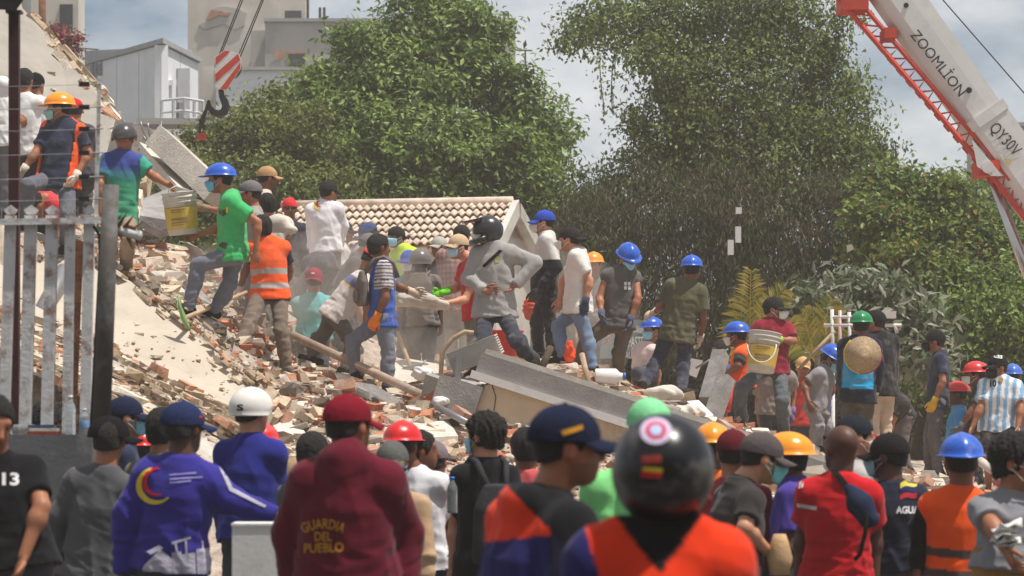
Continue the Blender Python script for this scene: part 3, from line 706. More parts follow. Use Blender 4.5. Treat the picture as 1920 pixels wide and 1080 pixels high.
P('dark-haired man in orange vest with silver bands swinging a pickaxe', 27.6, 352, (490, 428), hyaw=318, neck=(502, 449), hip=(506, 552), LE=(463, 500), LW=(447, 548), RE=(543, 505), RW=(530, 552), LK=(468, 605), LA=(445, 652), RK=(527, 622), RA=(540, 700), top=(34, 36, 58), paint=navy_stripe, vest=ORANGE, bot=(118, 104, 92), glove={'B': (206, 190, 174)}, skin='b', b=1.05, kf=-1)
P('man in backward red cap and sunglasses left of the tiled roof', 34, 172, (543, 392), hip=(545, 490), LA=(540, 600), RA=(552, 600), top=(52, 52, 62), slv='long', hat='cap', hatc=(214, 52, 56), hatyaw=180, glasses='dark', skin='b')
P('man in white long-sleeved shirt with a crescent logo, seen from behind', 33, 4, (617, 362), hyaw=50, neck=(608, 380), hip=(612, 462), LE=(584, 424), LW=(583, 466), RE=(643, 424), RW=(634, 470), LA=(600, 575), RA=(628, 575), top=(226, 222, 224), slv='long', loose=.014, bot=(104, 98, 100), hat='cap', hatc=(38, 38, 40), glove={'R': (190, 164, 138)})
P('man bent double in dark navy shirt below the white long-sleeved shirt', 30.6, 250, (566, 516), neck=(576, 494, -.05), hip=(612, 500, .05), LE=(560, 540), LW=(566, 580), RE=(620, 540), LA=(605, 600), RA=(622, 600), top=(66, 62, 74), slv='long', pitch=-50, loose=.02, bot=(80, 76, 78))
P('person with dark hair peering out beside the white long-sleeved shirt', 35, 90, (646, 436), hip=(646, 530), LA=(640, 640), RA=(650, 640), top=(200, 196, 190), hat='cap', hatc=(50, 50, 52))
P('man in slate blue cap and lilac shirt leaning among the diggers', 32.4, 262, (690, 440), pitch=-25, neck=(676, 462), hip=(662, 550), LA=(655, 650), RA=(668, 650), top=(150, 142, 156), hat='cap', hatc=(74, 84, 120), skin='b')
P('stooping man in charcoal tee and grey cap behind the white striped shirt', 30.4, 90, (692, 462), neck=(672, 482), hip=(640, 560), LE=(680, 530), LW=(690, 570), LA=(630, 650), RA=(648, 650), top=(84, 78, 80), hat='cap', hatc=(104, 100, 102), pitch=-30)
P('man in maroon cap and turquoise tee digging with his back turned', 28.9, 350, (588, 527), hip=(588, 628), LE=(562, 588), LW=(570, 618), RE=(612, 590), RW=(612, 628), LK=(575, 655, .15), LA=(580, 690), RK=(605, 655, .15), RA=(606, 690), top=(104, 184, 184), bot=(70, 70, 76), hat='cap', hatc=(140, 32, 54), hatyaw=190, skin='m', loose=.012)
P('man in pink-red cap bending forward in a white striped shirt', 28.2, 75, (697, 490), neck=(683, 516), hip=(628, 590), pitch=-40, RE=(706, 565), RW=(712, 610), LE=(690, 565), LW=(684, 610), LK=(602, 635), LA=(572, 668), RK=(662, 648), RA=(646, 692), top=(216, 206, 200), paint=white_diag, loose=.016, bot=(104, 98, 96), hat='cap', hatc=(220, 66, 72), kf=0)
P('dark-haired man in blue polo with striped sleeve and orange glove', 27.3, 78, (711, 464), hyaw=60, neck=(716, 488), hip=(717, 600), RE=(723, 558), RW=(706, 594), LE=(746, 538, .1), LW=(772, 547), LK=(660, 640), LA=(668, 700), RK=(728, 668), RA=(727, 728), top=(62, 92, 168), paint=stripe_sleeve, bot=(118, 122, 134), glove={'R': (240, 132, 34), 'L': (206, 184, 160)}, skin='b', kf=0, af=0, fyaw=20)
P('masked man in black shirt and lime safety vest under the roof', 33.4, 222, (742, 446), neck=(756, 464), hip=(762, 560), LA=(752, 660), RA=(770, 660), top=(42, 40, 42), vest=(196, 226, 60), vpaint=None, hat='cap', hatc=(48, 44, 42), hatyaw=180, mask=1, skin='b')
P('masked person in blue bucket hat and turquoise tee', 31.6, 196, (766, 492), hip=(770, 604), LA=(762, 690), RA=(778, 690), top=(66, 160, 190), bot=(46, 60, 120), hat='bucket_hat', hatc=(58, 84, 168), mask='cup')
P('man in dull grey helmet with a grey backpack, seen from behind', 30.0, 2, (788, 494), neck=(788, 514), hip=(792, 600), LE=(755, 565), LW=(752, 612), RE=(824, 562), RW=(826, 605), LA=(776, 690), RA=(802, 692), top=(116, 110, 106), bot=(52, 50, 54), hat='half_helmet', hatc=(112, 106, 102), skin='d')
P('person in blue football shirt bent over a shovel left of the backpack', 30.2, 150, (768, 560), hip=(768, 610, .2), neck=(768, 585), RE=(756, 640), RW=(770, 672), LE=(795, 640), LW=(780, 668), LA=(760, 700), RA=(785, 700), top=(48, 76, 160), bot=(40, 40, 46), skin='b')
P('man in pale grey cap looking down under the tiled eave', 35.2, 222, (822, 464), hip=(832, 560), LA=(824, 660), RA=(840, 660), top=(70, 66, 66), hat='cap', hatc=(168, 164, 156), skin='b')
P('man in faded plaid shirt and light jeans behind the motorcycle helmet', 31.2, 12, (866, 444), neck=(856, 466), hip=(858, 572), LE=(834, 512), LW=(838, 566), RE=(884, 520), LA=(846, 690), RA=(872, 690), top=(176, 138, 130), paint=plaid, slv='long', loose=.02, bot=(158, 152, 146), skin='m')
P('man in tan cap and red tee passing a block in a lime glove', 29.2, 232, (858, 464), neck=(884, 486), hip=(894, 586), RE=(858, 540), RW=(826, 549), LE=(872, 562, -.1), LW=(838, 568), LA=(886, 692), RA=(902, 692), top=(200, 44, 56), bot=(120, 116, 110), hat='cap', hatc=(190, 164, 132), mask=1, maskc=(172, 206, 222), glove={'R': (110, 206, 40)}, cuff=.13, skin='l', glasses='clear')
P('man in grey hoodie and motorcycle helmet with hands on hips', 27.3, 196, (913, 434), hyaw=262, neck=(926, 460), hip=(928, 586), RE=(879, 522), RW=(906, 545), RH=(.8, .2, .0), LE=(1002, 492), LW=(966, 536), LH=(-.8, .3, -.2), RK=(905, 642), RA=(890, 695), LK=(968, 640), LA=(1003, 672), top=(158, 154, 150), slv='long', loose=.022, hem=-.08, b=1.12, topname='hoodie', extra=hood_low, bot=(58, 60, 72), hat='round_helmet', hatc=(44, 44, 48), hats=.92, mask='cup', skin='m')
P('man in blue cap and half white, half black sweatshirt', 30.4, 272, (1019, 418), neck=(1026, 440), hip=(1022, 552), LE=(1042, 500), LW=(1012, 545), RE=(1010, 500), RW=(1002, 545), LK=(1032, 605), LA=(1036, 658), RK=(1006, 605), RA=(1010, 655), top=(40, 40, 44), paint=split_sweat, slv='long', loose=.016, bot=(46, 46, 50), hat='cap', hatc=(50, 78, 172), mask='cup', glove={'B': (50, 50, 52)}, skin='l')
P('black-capped man in white tee and torn jeans beside the blue cap', 29.4, 282, (1067, 450), neck=(1084, 470), hip=(1084, 574), LE=(1106, 526), LW=(1098, 566), RE=(1056, 525), RW=(1050, 560), RK=(1046, 612), RA=(1056, 668), LK=(1100, 632), LA=(1112, 690), top=(222, 216, 208), loose=.014, bot=(112, 130, 156), hat='cap', hatc=(44, 40, 40), hatyaw=180, mask='cup', glove={'L': (56, 64, 90)}, skin='l', kf=0)
P('person in orange hard hat and grey tee behind the white tee', 32.6, 190, (1113, 498), hip=(1112, 595), LA=(1104, 700), RA=(1120, 700), top=(104, 102, 106), hat='hard_hat', hatc=HORG)
P('man in blue hard hat and sleeveless charcoal shirt looking down', 29.8, 172, (1178, 484), pitch=-28, hyaw=160, neck=(1166, 504), hip=(1158, 608), RE=(1124, 558), RW=(1128, 590), LE=(1196, 558), LW=(1182, 600), RK=(1100, 640), RA=(1078, 688), LK=(1160, 662), LA=(1162, 712), top=(92, 88, 86), slv='none', loose=.014, hem=-.08, bot=(106, 94, 82), hat='hard_hat', hatc=HBLUE, mask=1, glove={'B': (86, 88, 110)}, skin='m', kf=0)
P('man in blue hard hat and olive tee, back turned, arms out', 30.2, 2, (1297, 506), neck=(1289, 528), hip=(1270, 624), LE=(1242, 574), LW=(1226, 586), LH=(-.8, .3, -.4), RE=(1319, 598), RW=(1313, 634), LK=(1232, 680), LA=(1204, 720), RK=(1281, 685), RA=(1278, 735), top=(90, 88, 66), loose=.02, hem=-.18, bot=(58, 60, 76), hat='hard_hat', hatc=HBLUE, glove={'B': (216, 196, 174)}, skin='b', kf=0)
P('masked person in blue hard hat crouched behind the olive tee', 32.6, 232, (1222, 620), hip=(1210, 700), neck=(1212, 644), LA=(1200, 730), RA=(1220, 730), LK=(1195, 700), RK=(1225, 700), top=(220, 200, 196), hat='hard_hat', hatc=HBLUE, mask=1)
P('bearded man in blue hard hat and orange vest leaning on a post', 31, 285, (1380, 630), neck=(1394, 650), hip=(1392, 720), LE=(1384, 686), LW=(1360, 702), RE=(1376, 690), LA=(1395, 800), RA=(1380, 800), top=(66, 60, 58), vest=ORANGE, vpaint=None, hat='hard_hat', hatc=HBLUE, mask=1, maskc=(224, 220, 214), bot=(70, 70, 78), skin='b')
P('dark-haired man in blue shirt low behind the concrete posts', 33, 250, (1350, 660), hip=(1352, 735), LA=(1345, 790), RA=(1358, 790), top=(76, 80, 116), skin='b')
P('masked man in maroon polo and black cap carrying a bucket', 30, 168, (1452, 581), hyaw=110, neck=(1450, 601), hip=(1446, 690), LE=(1488, 640), LW=(1458, 636), LH=(-.9, -.3, .1), RE=(1408, 645), RW=(1412, 690), RK=(1390, 728), RA=(1387, 785), LK=(1466, 752), LA=(1471, 815), top=(140, 32, 52), b=1.05, loose=.012, bot=(92, 98, 104), hat='cap', hatc=(40, 40, 42), mask='cup', glove={'L': (150, 200, 60), 'R': (60, 140, 90)}, skin='m')
P('stooping person in grey tee behind the bucket carrier', 31.6, 10, (1456, 672), hip=(1450, 768), neck=(1456, 694), RE=(1486, 730), RW=(1486, 772), LA=(1440, 845), RA=(1466, 845), top=(140, 132, 124), bot=(70, 76, 88), glove={'R': (120, 100, 150)}, loose=.02)
P('person in tan cap low behind the grey tees', 34.5, 185, (1506, 690), hip=(1506, 790), LA=(1498, 850), RA=(1512, 850), top=(190, 60, 52), hat='cap', hatc=(200, 160, 110), hatyaw=0)
P('man in blue hard hat and light grey tee checking his pockets', 30.6, 118, (1560, 674), pitch=-30, neck=(1546, 690), hip=(1532, 765), RE=(1508, 722), RW=(1516, 752), LE=(1560, 728), LW=(1552, 752), LA=(1552, 838), RA=(1528, 838), top=(150, 146, 148), bot=(148, 144, 146), hat='hard_hat', hatc=HBLUE, mask=1, glove={'L': (84, 90, 190)}, skin='b')
P('man in green hard hat and cyan shirt, straw hat on his back', 28.9, 8, (1615, 612), neck=(1612, 634), hip=(1608, 742), LE=(1580, 690), LW=(1580, 735), RE=(1648, 690), RW=(1642, 735), LA=(1590, 862), RA=(1622, 866), top=(38, 150, 196), paint=sky_navy, slv='long', loose=.012, bot=(84, 76, 66), hat='hard_hat', hatc=(24, 128, 74), glove={'B': (200, 190, 180)}, skin='b')
P('man in black cap, black shirt and beige trousers by the green hard hat', 30.2, 335, (1640, 606), hyaw=300, neck=(1650, 626), hip=(1652, 730), RE=(1674, 690), RW=(1672, 730), LA=(1640, 862), RA=(1662, 866), top=(42, 40, 44), slv='long', loose=.014, bot=(200, 176, 152), hat='cap', hatc=(32, 32, 34), skin='m')
P('bent worker in black tee and grey jeans behind the beige trousers', 31.6, 250, (1662, 752), neck=(1676, 740, -.1), hip=(1692, 778), LE=(1672, 790), LA=(1690, 880), RA=(1702, 880), top=(58, 54, 54), bot=(116, 108, 104), pitch=-30)
P('slim man in navy tee and yellow gloves standing in profile', 32.2, 278, (1752, 642), neck=(1763, 661), hip=(1757, 756), LE=(1768, 715), LW=(1752, 752), RE=(1744, 718), RW=(1740, 758), LA=(1760, 884), RA=(1742, 884), top=(46, 52, 74), bot=(102, 98, 100), hat='cap', hatc=(30, 30, 32), mask=1, maskc=(36, 36, 38), glove={'L': (236, 186, 50), 'R': (40, 40, 42)}, skin='m')
P('person in red hard hat and blue shirt behind the black tee', 33.6, 272, (1794, 740), hip=(1792, 838), LA=(1786, 900), RA=(1798, 900), top=(70, 140, 186), hat='hard_hat', hatc=(206, 44, 42), skin='d')
P('bearded man in red hard hat, black tee and white mask', 32, 266, (1828, 704), neck=(1842, 720), hip=(1832, 812), LE=(1822, 770), LW=(1802, 800), LA=(1824, 905), RA=(1838, 905), top=(56, 52, 52), b=1.15, bot=(60, 60, 66), hat='hard_hat', hatc=(206, 52, 54), mask='cup', glove={'L': (96, 96, 100)}, skin='b')
P('man in sky-blue and white striped football shirt and black shorts', 29.2, 197, (1869, 690), hyaw=240, neck=(1877, 710), hip=(1872, 800), RE=(1838, 765), RW=(1824, 800), LE=(1914, 765), LW=(1908, 800), RK=(1856, 862), RA=(1852, 922), LK=(1890, 858), LA=(1892, 918), top=(228, 228, 226), paint=jersey, loose=.014, hem=-.12, bot=(34, 32, 34), shorts=1, hat='cap', hatc=(30, 30, 32), mask=1, maskc=(40, 40, 44), skin='m', b=1.1)
P('person in blue hard hat and speckled white shirt at the right edge', 32.4, 5, (1898, 708), hip=(1914, 806), LA=(1906, 905), RA=(1922, 905), top=(196, 190, 186), hat='hard_hat', hatc=(70, 110, 190))
# -- onlookers in the street; ground z = 0
def Q(label, D, yaw, head, **kw): kw.setdefault('ground', 0.0); return P(label, D, yaw, head, **kw)
Q('man in black tee printed 13 at the left edge, facing the camera', 12.6, 162, (-12, 795), hip=(24, 1045), LE=(78, 950), LW=(44, 1045), top=(18, 18, 21), b=1.12, skin='m', hyaw=150, pitch=-20)
Q('person in orange hard hat behind the white fence bars', 20.5, 0, (27, 788), top=(90, 80, 72), hat='hard_hat', hatc=HORG)
Q('person with black hair behind the rusty fence post', 20, 10, (88, 792), top=(60, 60, 64), hair='curly_hair')
Q('man in grey long-sleeved shirt and black head scarf, back turned', 15.4, 6, (205, 828), hip=(170, 1062), LE=(108, 965), LW=(104, 1060), RE=(232, 965), RW=(226, 1058), top=(84, 84, 86), slv='long', hat='cap', hatc=(20, 20, 22), hatyaw=60, skin='m', bot=(28, 28, 32))
Q('masked man in navy cap and light hood in profile by the pole', 17.6, 78, (238, 785), top=(44, 50, 74), hat='cap', hatc=(28, 36, 62), mask=1, slv='long', extra=hood_low, skin='l')
Q('person in glossy red hard hat beyond the grey shirt', 19.5, 350, (266, 846), top=(64, 68, 58), hat='hard_hat', hatc=HRED)
Q('man in purple-blue long sleeves with crescent emblem and navy cap', 13.8, 6, (345, 806), hyaw=30, hip=(322, 1035), LE=(238, 965), LW=(232, 1075), RE=(432, 938), RW=(516, 968), top=(52, 46, 132), slv='long', loose=.016, hat='cap', hatc=(32, 42, 76), hatyaw=20, skin='d', hem=-.2)
Q('person with dark hair between the grey and purple shirts', 15.6, 20, (307, 808), top=(110, 108, 88))
Q('man in scuffed white helmet and blue long-sleeved shirt', 16.8, 18, (473, 776), hyaw=40, top=(40, 44, 128), slv='long', b=1.06, loose=.012, hat='half_helmet', hatc=(226, 222, 214), skin='l')
Q('person in red hard hat right of the white helmet', 19.5, 0, (492, 836), top=(60, 56, 60), hat='hard_hat', hatc=HRED)
Q('person in tan bush hat low beside the maroon jacket', 17.5, 10, (545, 898), top=(150, 124, 100), hat='bucket_hat', hatc=(150, 126, 100), s=.95)
Q('black-haired person in grey tee just left of the maroon jacket', 16.4, 25, (588, 852), top=(84, 88, 92), skin='m')
Q('man in maroon hooded jacket lettered in yellow and maroon cap', 12.0, 8, (655, 800), hyaw=40, hip=(650, 1085), LE=(545, 1000), RE=(758, 1000), top=(94, 14, 34), slv='long', loose=.03, b=1.15, topname='jacket', extra=hood, hat='cap', hatc=(122, 18, 36), hatyaw=5, skin='m', amp=.014)
Q('man in grey cap, mirrored orange sunglasses and blue mask facing the camera', 16.0, 186, (735, 872), top=(182, 150, 118), slv='long', hat='cap', hatc=(92, 92, 88), mask=1, maskc=(104, 182, 214), glasses='mirror', skin='b')
Q('man in red hard hat and white tee with coloured hearts', 17.2, 18, (756, 838), hip=(792, 1050), RE=(838, 985), RW=(834, 1060), top=(222, 220, 222), hat='hard_hat', hatc=HRED, skin='b', neck=(778, 885))
Q('dark-haired man in profile right of the red hard hat', 17.4, 82, (789, 846), top=(70, 66, 72), skin='b')
Q('person in faded patterned cap near the curly-haired man', 18.2, 20, (814, 866), top=(84, 84, 92), hat='cap', hatc=(116, 104, 108))
Q('curly black-haired man in black shirt wearing a black backpack', 16.6, 338, (908, 818), hyaw=305, hip=(905, 1060), top=(20, 20, 23), slv='short', hair='curly_hair', mask=1, skin='l')
Q('person with short black hair between backpack and navy cap', 17, 350, (985, 842), top=(206, 90, 92), skin='b')
Q('man in navy cap with gold-leaf brim and black hooded orange jacket', 9.2, 58, (1066, 842), hyaw=84, neck=(1022, 940), hip=(985, 1240), top=(232, 62, 22), paint=jacket_side, slv='long', loose=.03, b=1.2, topname='jacket', extra=hood_low, hat='cap', hatc=(26, 32, 54), hats=1.05, skin='m', amp=.014, beard=.35)
Q('person in mint green cap and lime tee mostly hidden by the black helmet', 12, 350, (1216, 808), neck=(1185, 880), top=(128, 208, 128), hat='cap', hatc=(130, 208, 150), hatyaw=170, b=1.15)
Q('man in black motorcycle helmet with stickers and orange jacket in front', 7.7, 2, (1243, 890), neck=(1235, 1000), top=(232, 62, 22), paint=jacket, slv='long', loose=.035, b=1.2, topname='jacket', extra=hood_v, hat='round_helmet', hatc=(18, 18, 20), skin='m', hair='buzz_hair', amp=.016)
Q('person in orange hard hat just right of the black helmet', 17, 5, (1336, 842), top=(226, 110, 50), hat='hard_hat', hatc=HORG, skin='d')
Q('person in maroon cap behind the dark grey tee', 15.6, 5, (1374, 852), top=(150, 50, 58), hat='cap', hatc=(92, 24, 34))
Q('masked man in grey cap and dark grey tee looking down at his hands', 14.4, 72, (1430, 862), hyaw=80, pitch=-12, neck=(1390, 905), hip=(1372, 1070), RE=(1396, 990), RW=(1446, 1040), top=(56, 52, 50), hat='cap', hatc=(84, 76, 76), mask=1, maskc=(128, 206, 206), skin='l', b=1.1)
Q('masked man in orange hard hat and purple tee', 15.4, 285, (1474, 866), neck=(1488, 902), top=(72, 58, 140), hat='hard_hat', hatc=HORG, mask=1, maskc=(140, 206, 222), skin='d')
Q('bald bearded man in red tee with white sleeve bands and navy sling bag', 14.8, 10, (1576, 842), hyaw=330, hip=(1568, 1075), LE=(1506, 1000), LW=(1496, 1080), RE=(1640, 1000), RW=(1640, 1085), top=(190, 22, 32), loose=.012, hair='bald', skin='d', beard=.7, bot=(26, 26, 30))
Q('masked person in backward dark cap beyond the bald man', 16.5, 82, (1606, 822), top=(170, 166, 162), hat='cap', hatc=(34, 36, 46), hatyaw=170, mask=1, maskc=(214, 200, 184), skin='l')
Q('small figure in red-brimmed cap between the red and navy tees', 21, 120, (1640, 850), top=(110, 106, 104), hat='cap', hatc=(150, 40, 54))
Q('man in black and red cap and navy tee with tricolour flag print', 15.8, 345, (1664, 858), hyaw=298, hip=(1684, 1050), top=(36, 40, 56), hat='cap', hatc=(34, 30, 32), mask=1, maskc=(140, 190, 190), skin='d', bot=(84, 74, 62))
Q('worker in scuffed blue hard hat, orange vest and black sleeves from behind', 15, 2, (1802, 868), hip=(1788, 1085), LE=(1722, 990), LW=(1720, 1070), RE=(1866, 990), RW=(1862, 1070), top=(18, 17, 18), slv='long', vest=(250, 92, 28), vpaint=fair_vest, hat='hard_hat', hatc=(40, 92, 190), hatyaw=180, skin='b', b=.9)
Q('curly-haired man in grey tee and white mask at the right edge', 13.4, 170, (1908, 868), hyaw=120, hip=(1890, 1055), RE=(1860, 985), RW=(1885, 1030), top=(134, 134, 138), hair='curly_hair', mask='cup', skin='m', bot=(150, 110, 60))
for p in G:
    if p.get('glasses') == 'dark': p['glasses'] = plastic('dark_lens', (18, 18, 20), .1)
    elif p.get('glasses') == 'clear': p['glasses'] = plastic('dark_frame', (30, 26, 24), .3)
    elif p.get('glasses') == 'mirror': p['glasses'] = mat('mirror_lens', (.75, .28, .03), rough=.12, metal=.8, var=.5, scale=40, col2=(.8, .6, .05), bump=0)
POSES = [solve(p) for p in G]
# ------------------------------------------------------------------ setting: street, rubble pile, fallen slabs
M_CONC = mat('dusty_concrete', (.50, .445, .38), rough=.95, var=.22, scale=3.5, bump=.5, bscale=35, stain=(.27, .235, .2), stain_amt=.45, sscale=1.3, obj=False)
M_CONC2 = mat('pale_plaster', (.60, .545, .47), rough=.9, var=.12, scale=3, bump=.3, bscale=45, stain=(.38, .33, .27), stain_amt=.45, sscale=2)
M_CONC3 = mat('grey_concrete', (.30, .285, .27), rough=.95, var=.25, scale=4, bump=.55, bscale=40, stain=(.46, .41, .35), stain_amt=.5, sscale=2.2)
M_SLAB = mat('slab_screed', (.50, .43, .345), rough=.9, var=.13, scale=3.2, bump=.25, bscale=30, stain=(.40, .34, .27), stain_amt=.5, sscale=1.6)
M_BRICK = mat('clay_block', (.44, .24, .165), rough=.92, var=.25, scale=8, bump=.4, bscale=60, stain=(.5, .41, .33), stain_amt=.9, sscale=7)
M_RUB = mat('rubble_dirt', (.42, .345, .28), rough=1., var=.35, scale=9, bump=1., bscale=22, stain=(.50, .30, .22), stain_amt=.35, sscale=2.5)
M_WOOD = mat('dusty_wood', (.42, .30, .20), rough=.85, var=.2, scale=14, bump=.3)
M_STEEL = mat('grey_steel', (.30, .30, .31), rough=.5, metal=.7, var=.15, scale=5, bump=.15, stain=(.35, .28, .22), stain_amt=.4)
M_RUST = mat('rusted_iron', (.18, .075, .04), rough=.9, var=.4, scale=12, bump=.5)
M_WPAINT = mat('flaking_white_paint', (.66, .645, .62), rough=.6, var=.1, scale=6, bump=.2, stain=(.22, .10, .055), stain_amt=.8, sscale=7)
M_ASPH = mat('asphalt', (.10, .095, .088), rough=.95, var=.2, scale=2, bump=.5)
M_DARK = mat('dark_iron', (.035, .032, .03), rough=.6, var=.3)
tag(MB().box((0, 200, -.05), (400, 420, .05)).build('ground', M_ASPH), kind='structure')
M_SLAB2 = mat('raw_slab', (.315, .285, .245), rough=.95, var=.12, scale=2.0, bump=.3, bscale=25, stain=(.22, .20, .175), stain_amt=.5, sscale=1.1)
def tps_fit(xy, z, lam):
    n = len(xy); d = np.linalg.norm(xy[:, None] - xy[None], axis=-1); K = d ** 2 * np.log(d + 1e-6)
    A = np.zeros((n + 3, n + 3)); A[:n, :n] = K + lam * np.eye(n); A[:n, n] = 1; A[:n, n+1:] = xy; A[n, :n] = 1; A[n+1:, :n] = xy.T
    return np.linalg.solve(A, np.concatenate([z, np.zeros(3)]))
feet = np.array([q.sole[s] for q in POSES if q.D > 22.5 for s in 'LR'])
ctrl = [(520,705,26.6),(560,770,25.4),(620,830,24.4),(700,805,25.0),(760,770,26),(830,815,25.2),(860,870,24),(600,890,23.2),(480,870,23.4),(900,850,25.2),
        (300,530,27.4),(330,480,29),(260,450,30),(120,560,27.4),(60,960,25),(180,930,24.6),(320,860,24.2),(20,880,27.5),(240,830,26.3),(420,760,26),(350,690,26.4),(420,900,23),
        (0,430,33),(200,440,34),(420,480,35),(700,640,36),(1000,730,36),(1300,800,35),(1700,880,36),(1900,900,36),
        (1200,915,24),(1050,890,24.4),(1600,930,25.2),(1850,960,25.2),(1400,815,28.3),(1520,862,28),(1700,905,28),(1880,935,28),(1330,795,28),(1250,770,28.4),(1120,725,28.2),(1000,690,28),(1440,835,26.8),(1300,850,26.2),(1150,790,26.6),(950,720,26.9)]
cp = [W(*c) for c in ctrl] + [np.array([x, 20.3, .02]) for x in np.arange(-7, 8, 1.5)] + [np.array([x, 46, .9]) for x in np.arange(-9, 11, 2.)] + [np.array([-8, y, 2.8]) for y in (26, 30, 34, 38)] + [np.array([9, y, .9]) for y in (24, 30, 36)]
allc = np.vstack([feet, np.array(cp)]); wts = tps_fit(allc[:, :2], allc[:, 2], .35)
def terr0(x, y):
    p = np.stack([np.ravel(x), np.ravel(y)], 1); out = np.zeros(len(p))
    for i in range(0, len(p), 4000):
        d = np.linalg.norm(p[i:i+4000, None] - allc[None, :, :2], axis=-1); out[i:i+4000] = (d ** 2 * np.log(d + 1e-6)) @ wts[:-3] + wts[-3] + p[i:i+4000] @ wts[-2:]
    return out
fz = feet[:, 2] - terr0(feet[:, 0], feet[:, 1])
# where two feet ask for different levels close together, share the correction
def terrain(x, y):
    z = terr0(x, y); p = np.stack([np.ravel(x), np.ravel(y)], 1); num = np.zeros(len(p)); den = np.full(len(p), .35)
    for i in range(len(feet)):
        w = np.exp(-(((p - feet[i, :2]) / .20) ** 2).sum(1)); num += w * fz[i]; den = den + w * 1.0
    z = z + num / den * 1.35
    P3 = np.stack([p[:, 0], p[:, 1], np.zeros(len(p))], 1)
    return np.maximum(z + .035 * wob(P3, 5, 11) + .02 * wob(P3, 14, 12), -.05)
gx = np.arange(-9.5, 9.6, .11); gy = np.concatenate([np.arange(19.9, 33, .11), np.arange(33, 47, .3)])
X, Y = np.meshgrid(gx, gy, indexing='ij'); Z = terrain(X, Y).reshape(X.shape)
nx, ny = X.shape; vid = np.arange(nx * ny).reshape(nx, ny)
tv = np.stack([X.ravel(), Y.ravel(), Z.ravel()], 1); tf = np.stack([vid[:-1, :-1], vid[1:, :-1], vid[1:, 1:], vid[:-1, 1:]], -1).reshape(-1, 4)
pile = tag(link('rubble_pile', mesh('rubble_pile', tv, tf, True), None, M_RUB), kind='structure')
def tz(x, y):
    i = np.clip(np.searchsorted(gx, x) - 1, 0, nx - 2); j = np.clip(np.searchsorted(gy, y) - 1, 0, ny - 2)
    u = (x - gx[i]) / (gx[i+1] - gx[i]); w = (y - gy[j]) / (gy[j+1] - gy[j])
    return (Z[i, j] * (1-u) + Z[i+1, j] * u) * (1-w) + (Z[i, j+1] * (1-u) + Z[i+1, j+1] * u) * w
def tnorm(x, y):
    e = .15; return unit((tz(x - e, y) - tz(x + e, y), tz(x, y - e) - tz(x, y + e), 2 * e))
def on_pile(px, py, D0=23.5, D1=36):
    """first point of the pile along a line of sight"""
    prev = None
    for D in np.arange(D0, D1, .03):
        p = W(px, py, D)
        if p[2] < tz(p[0], p[1]): return p
    return W(px, py, 27.)
# ---- loose pieces: concrete, plaster, clay block; shared meshes
def chunk_mesh(name, seed, flat, rough=.18):
    r = np.random.default_rng(seed); n = r.integers(5, 8); a = np.sort(r.uniform(0, 2 * math.pi, n) * .25 + np.linspace(0, 2 * math.pi, n, endpoint=False)); rad = r.uniform(.75, 1.1, n)
    top = np.stack([np.cos(a) * rad, np.sin(a) * rad * r.uniform(.5, .9), np.full(n, flat) + r.normal(0, rough * flat, n)], 1)
    bot = top * np.array([1.06, 1.06, -1]) + r.normal(0, .06, (n, 3)) * np.array([1, 1, .3])
    mid = (top + bot) / 2 * 1.06 + r.normal(0, .05, (n, 3)); v = np.vstack([top, mid, bot]); f = [tuple(range(n)), tuple(range(2*n, 3*n))[::-1]]
    for i in range(n):
        j = (i + 1) % n; f += [(i, n + i, n + j, j), (n + i, 2*n + i, 2*n + j, n + j)]
    return mesh(name, v * .5, f)
CH = [chunk_mesh('concrete_chunk', 100 + i, (.07, .12, .22, .42, .05)[i % 5]) for i in range(12)]
for m in CH: m.materials.append(M_CONC)
def block_mesh(name, seed, ribs=True):
    """broken piece of hollow clay block with grooved faces"""
    r = np.random.default_rng(seed); mb = MB(); L_, H_, D_ = r.uniform(.10, .19), .075, r.uniform(.06, .10)
    pr = []; n = 9
    for i in range(n): x = -L_ + 2 * L_ * i / (n - 1); pr.append((x, H_ - (.007 if i % 2 else 0)))
    pts = pr + [(x, -z) for x, z in pr[::-1]]; sk_ = r.uniform(-.04, .04)
    mb.prism([(x + r.uniform(-.006, .006), -D_, z) for x, z in pts], (sk_, 2 * D_, 0)); return mb.me(name)
BL = [block_mesh('clay_block_fragment', 50 + i) for i in range(8)]
for m in BL: m.materials.append(M_BRICK)
def orient(n, yaw, tilt, r):
    q = Vector((0, 0, 1)).rotation_difference(Vector(n)); return (q @ Quaternion((0, 0, 1), yaw) @ Quaternion((1, 0, 0), r.normal(0, tilt)) @ Quaternion((0, 1, 0), r.normal(0, tilt))).to_euler()
footxy = feet[:, :2]
r = np.random.default_rng(21)
zones = [((470, 900), (600, 880), .46), ((220, 560), (455, 720), .22), ((1020, 1420), (690, 860), .20), ((1420, 1900), (800, 940), .12)]
def sample_spot(rr):
    u = rr.uniform(); acc = 0
    for (xa, xb), (ya, yb), w in zones:
        acc += w
        if u <= acc: return on_pile(rr.uniform(xa, xb), rr.uniform(ya, yb))
    return on_pile(700, 800)
cnt = 0
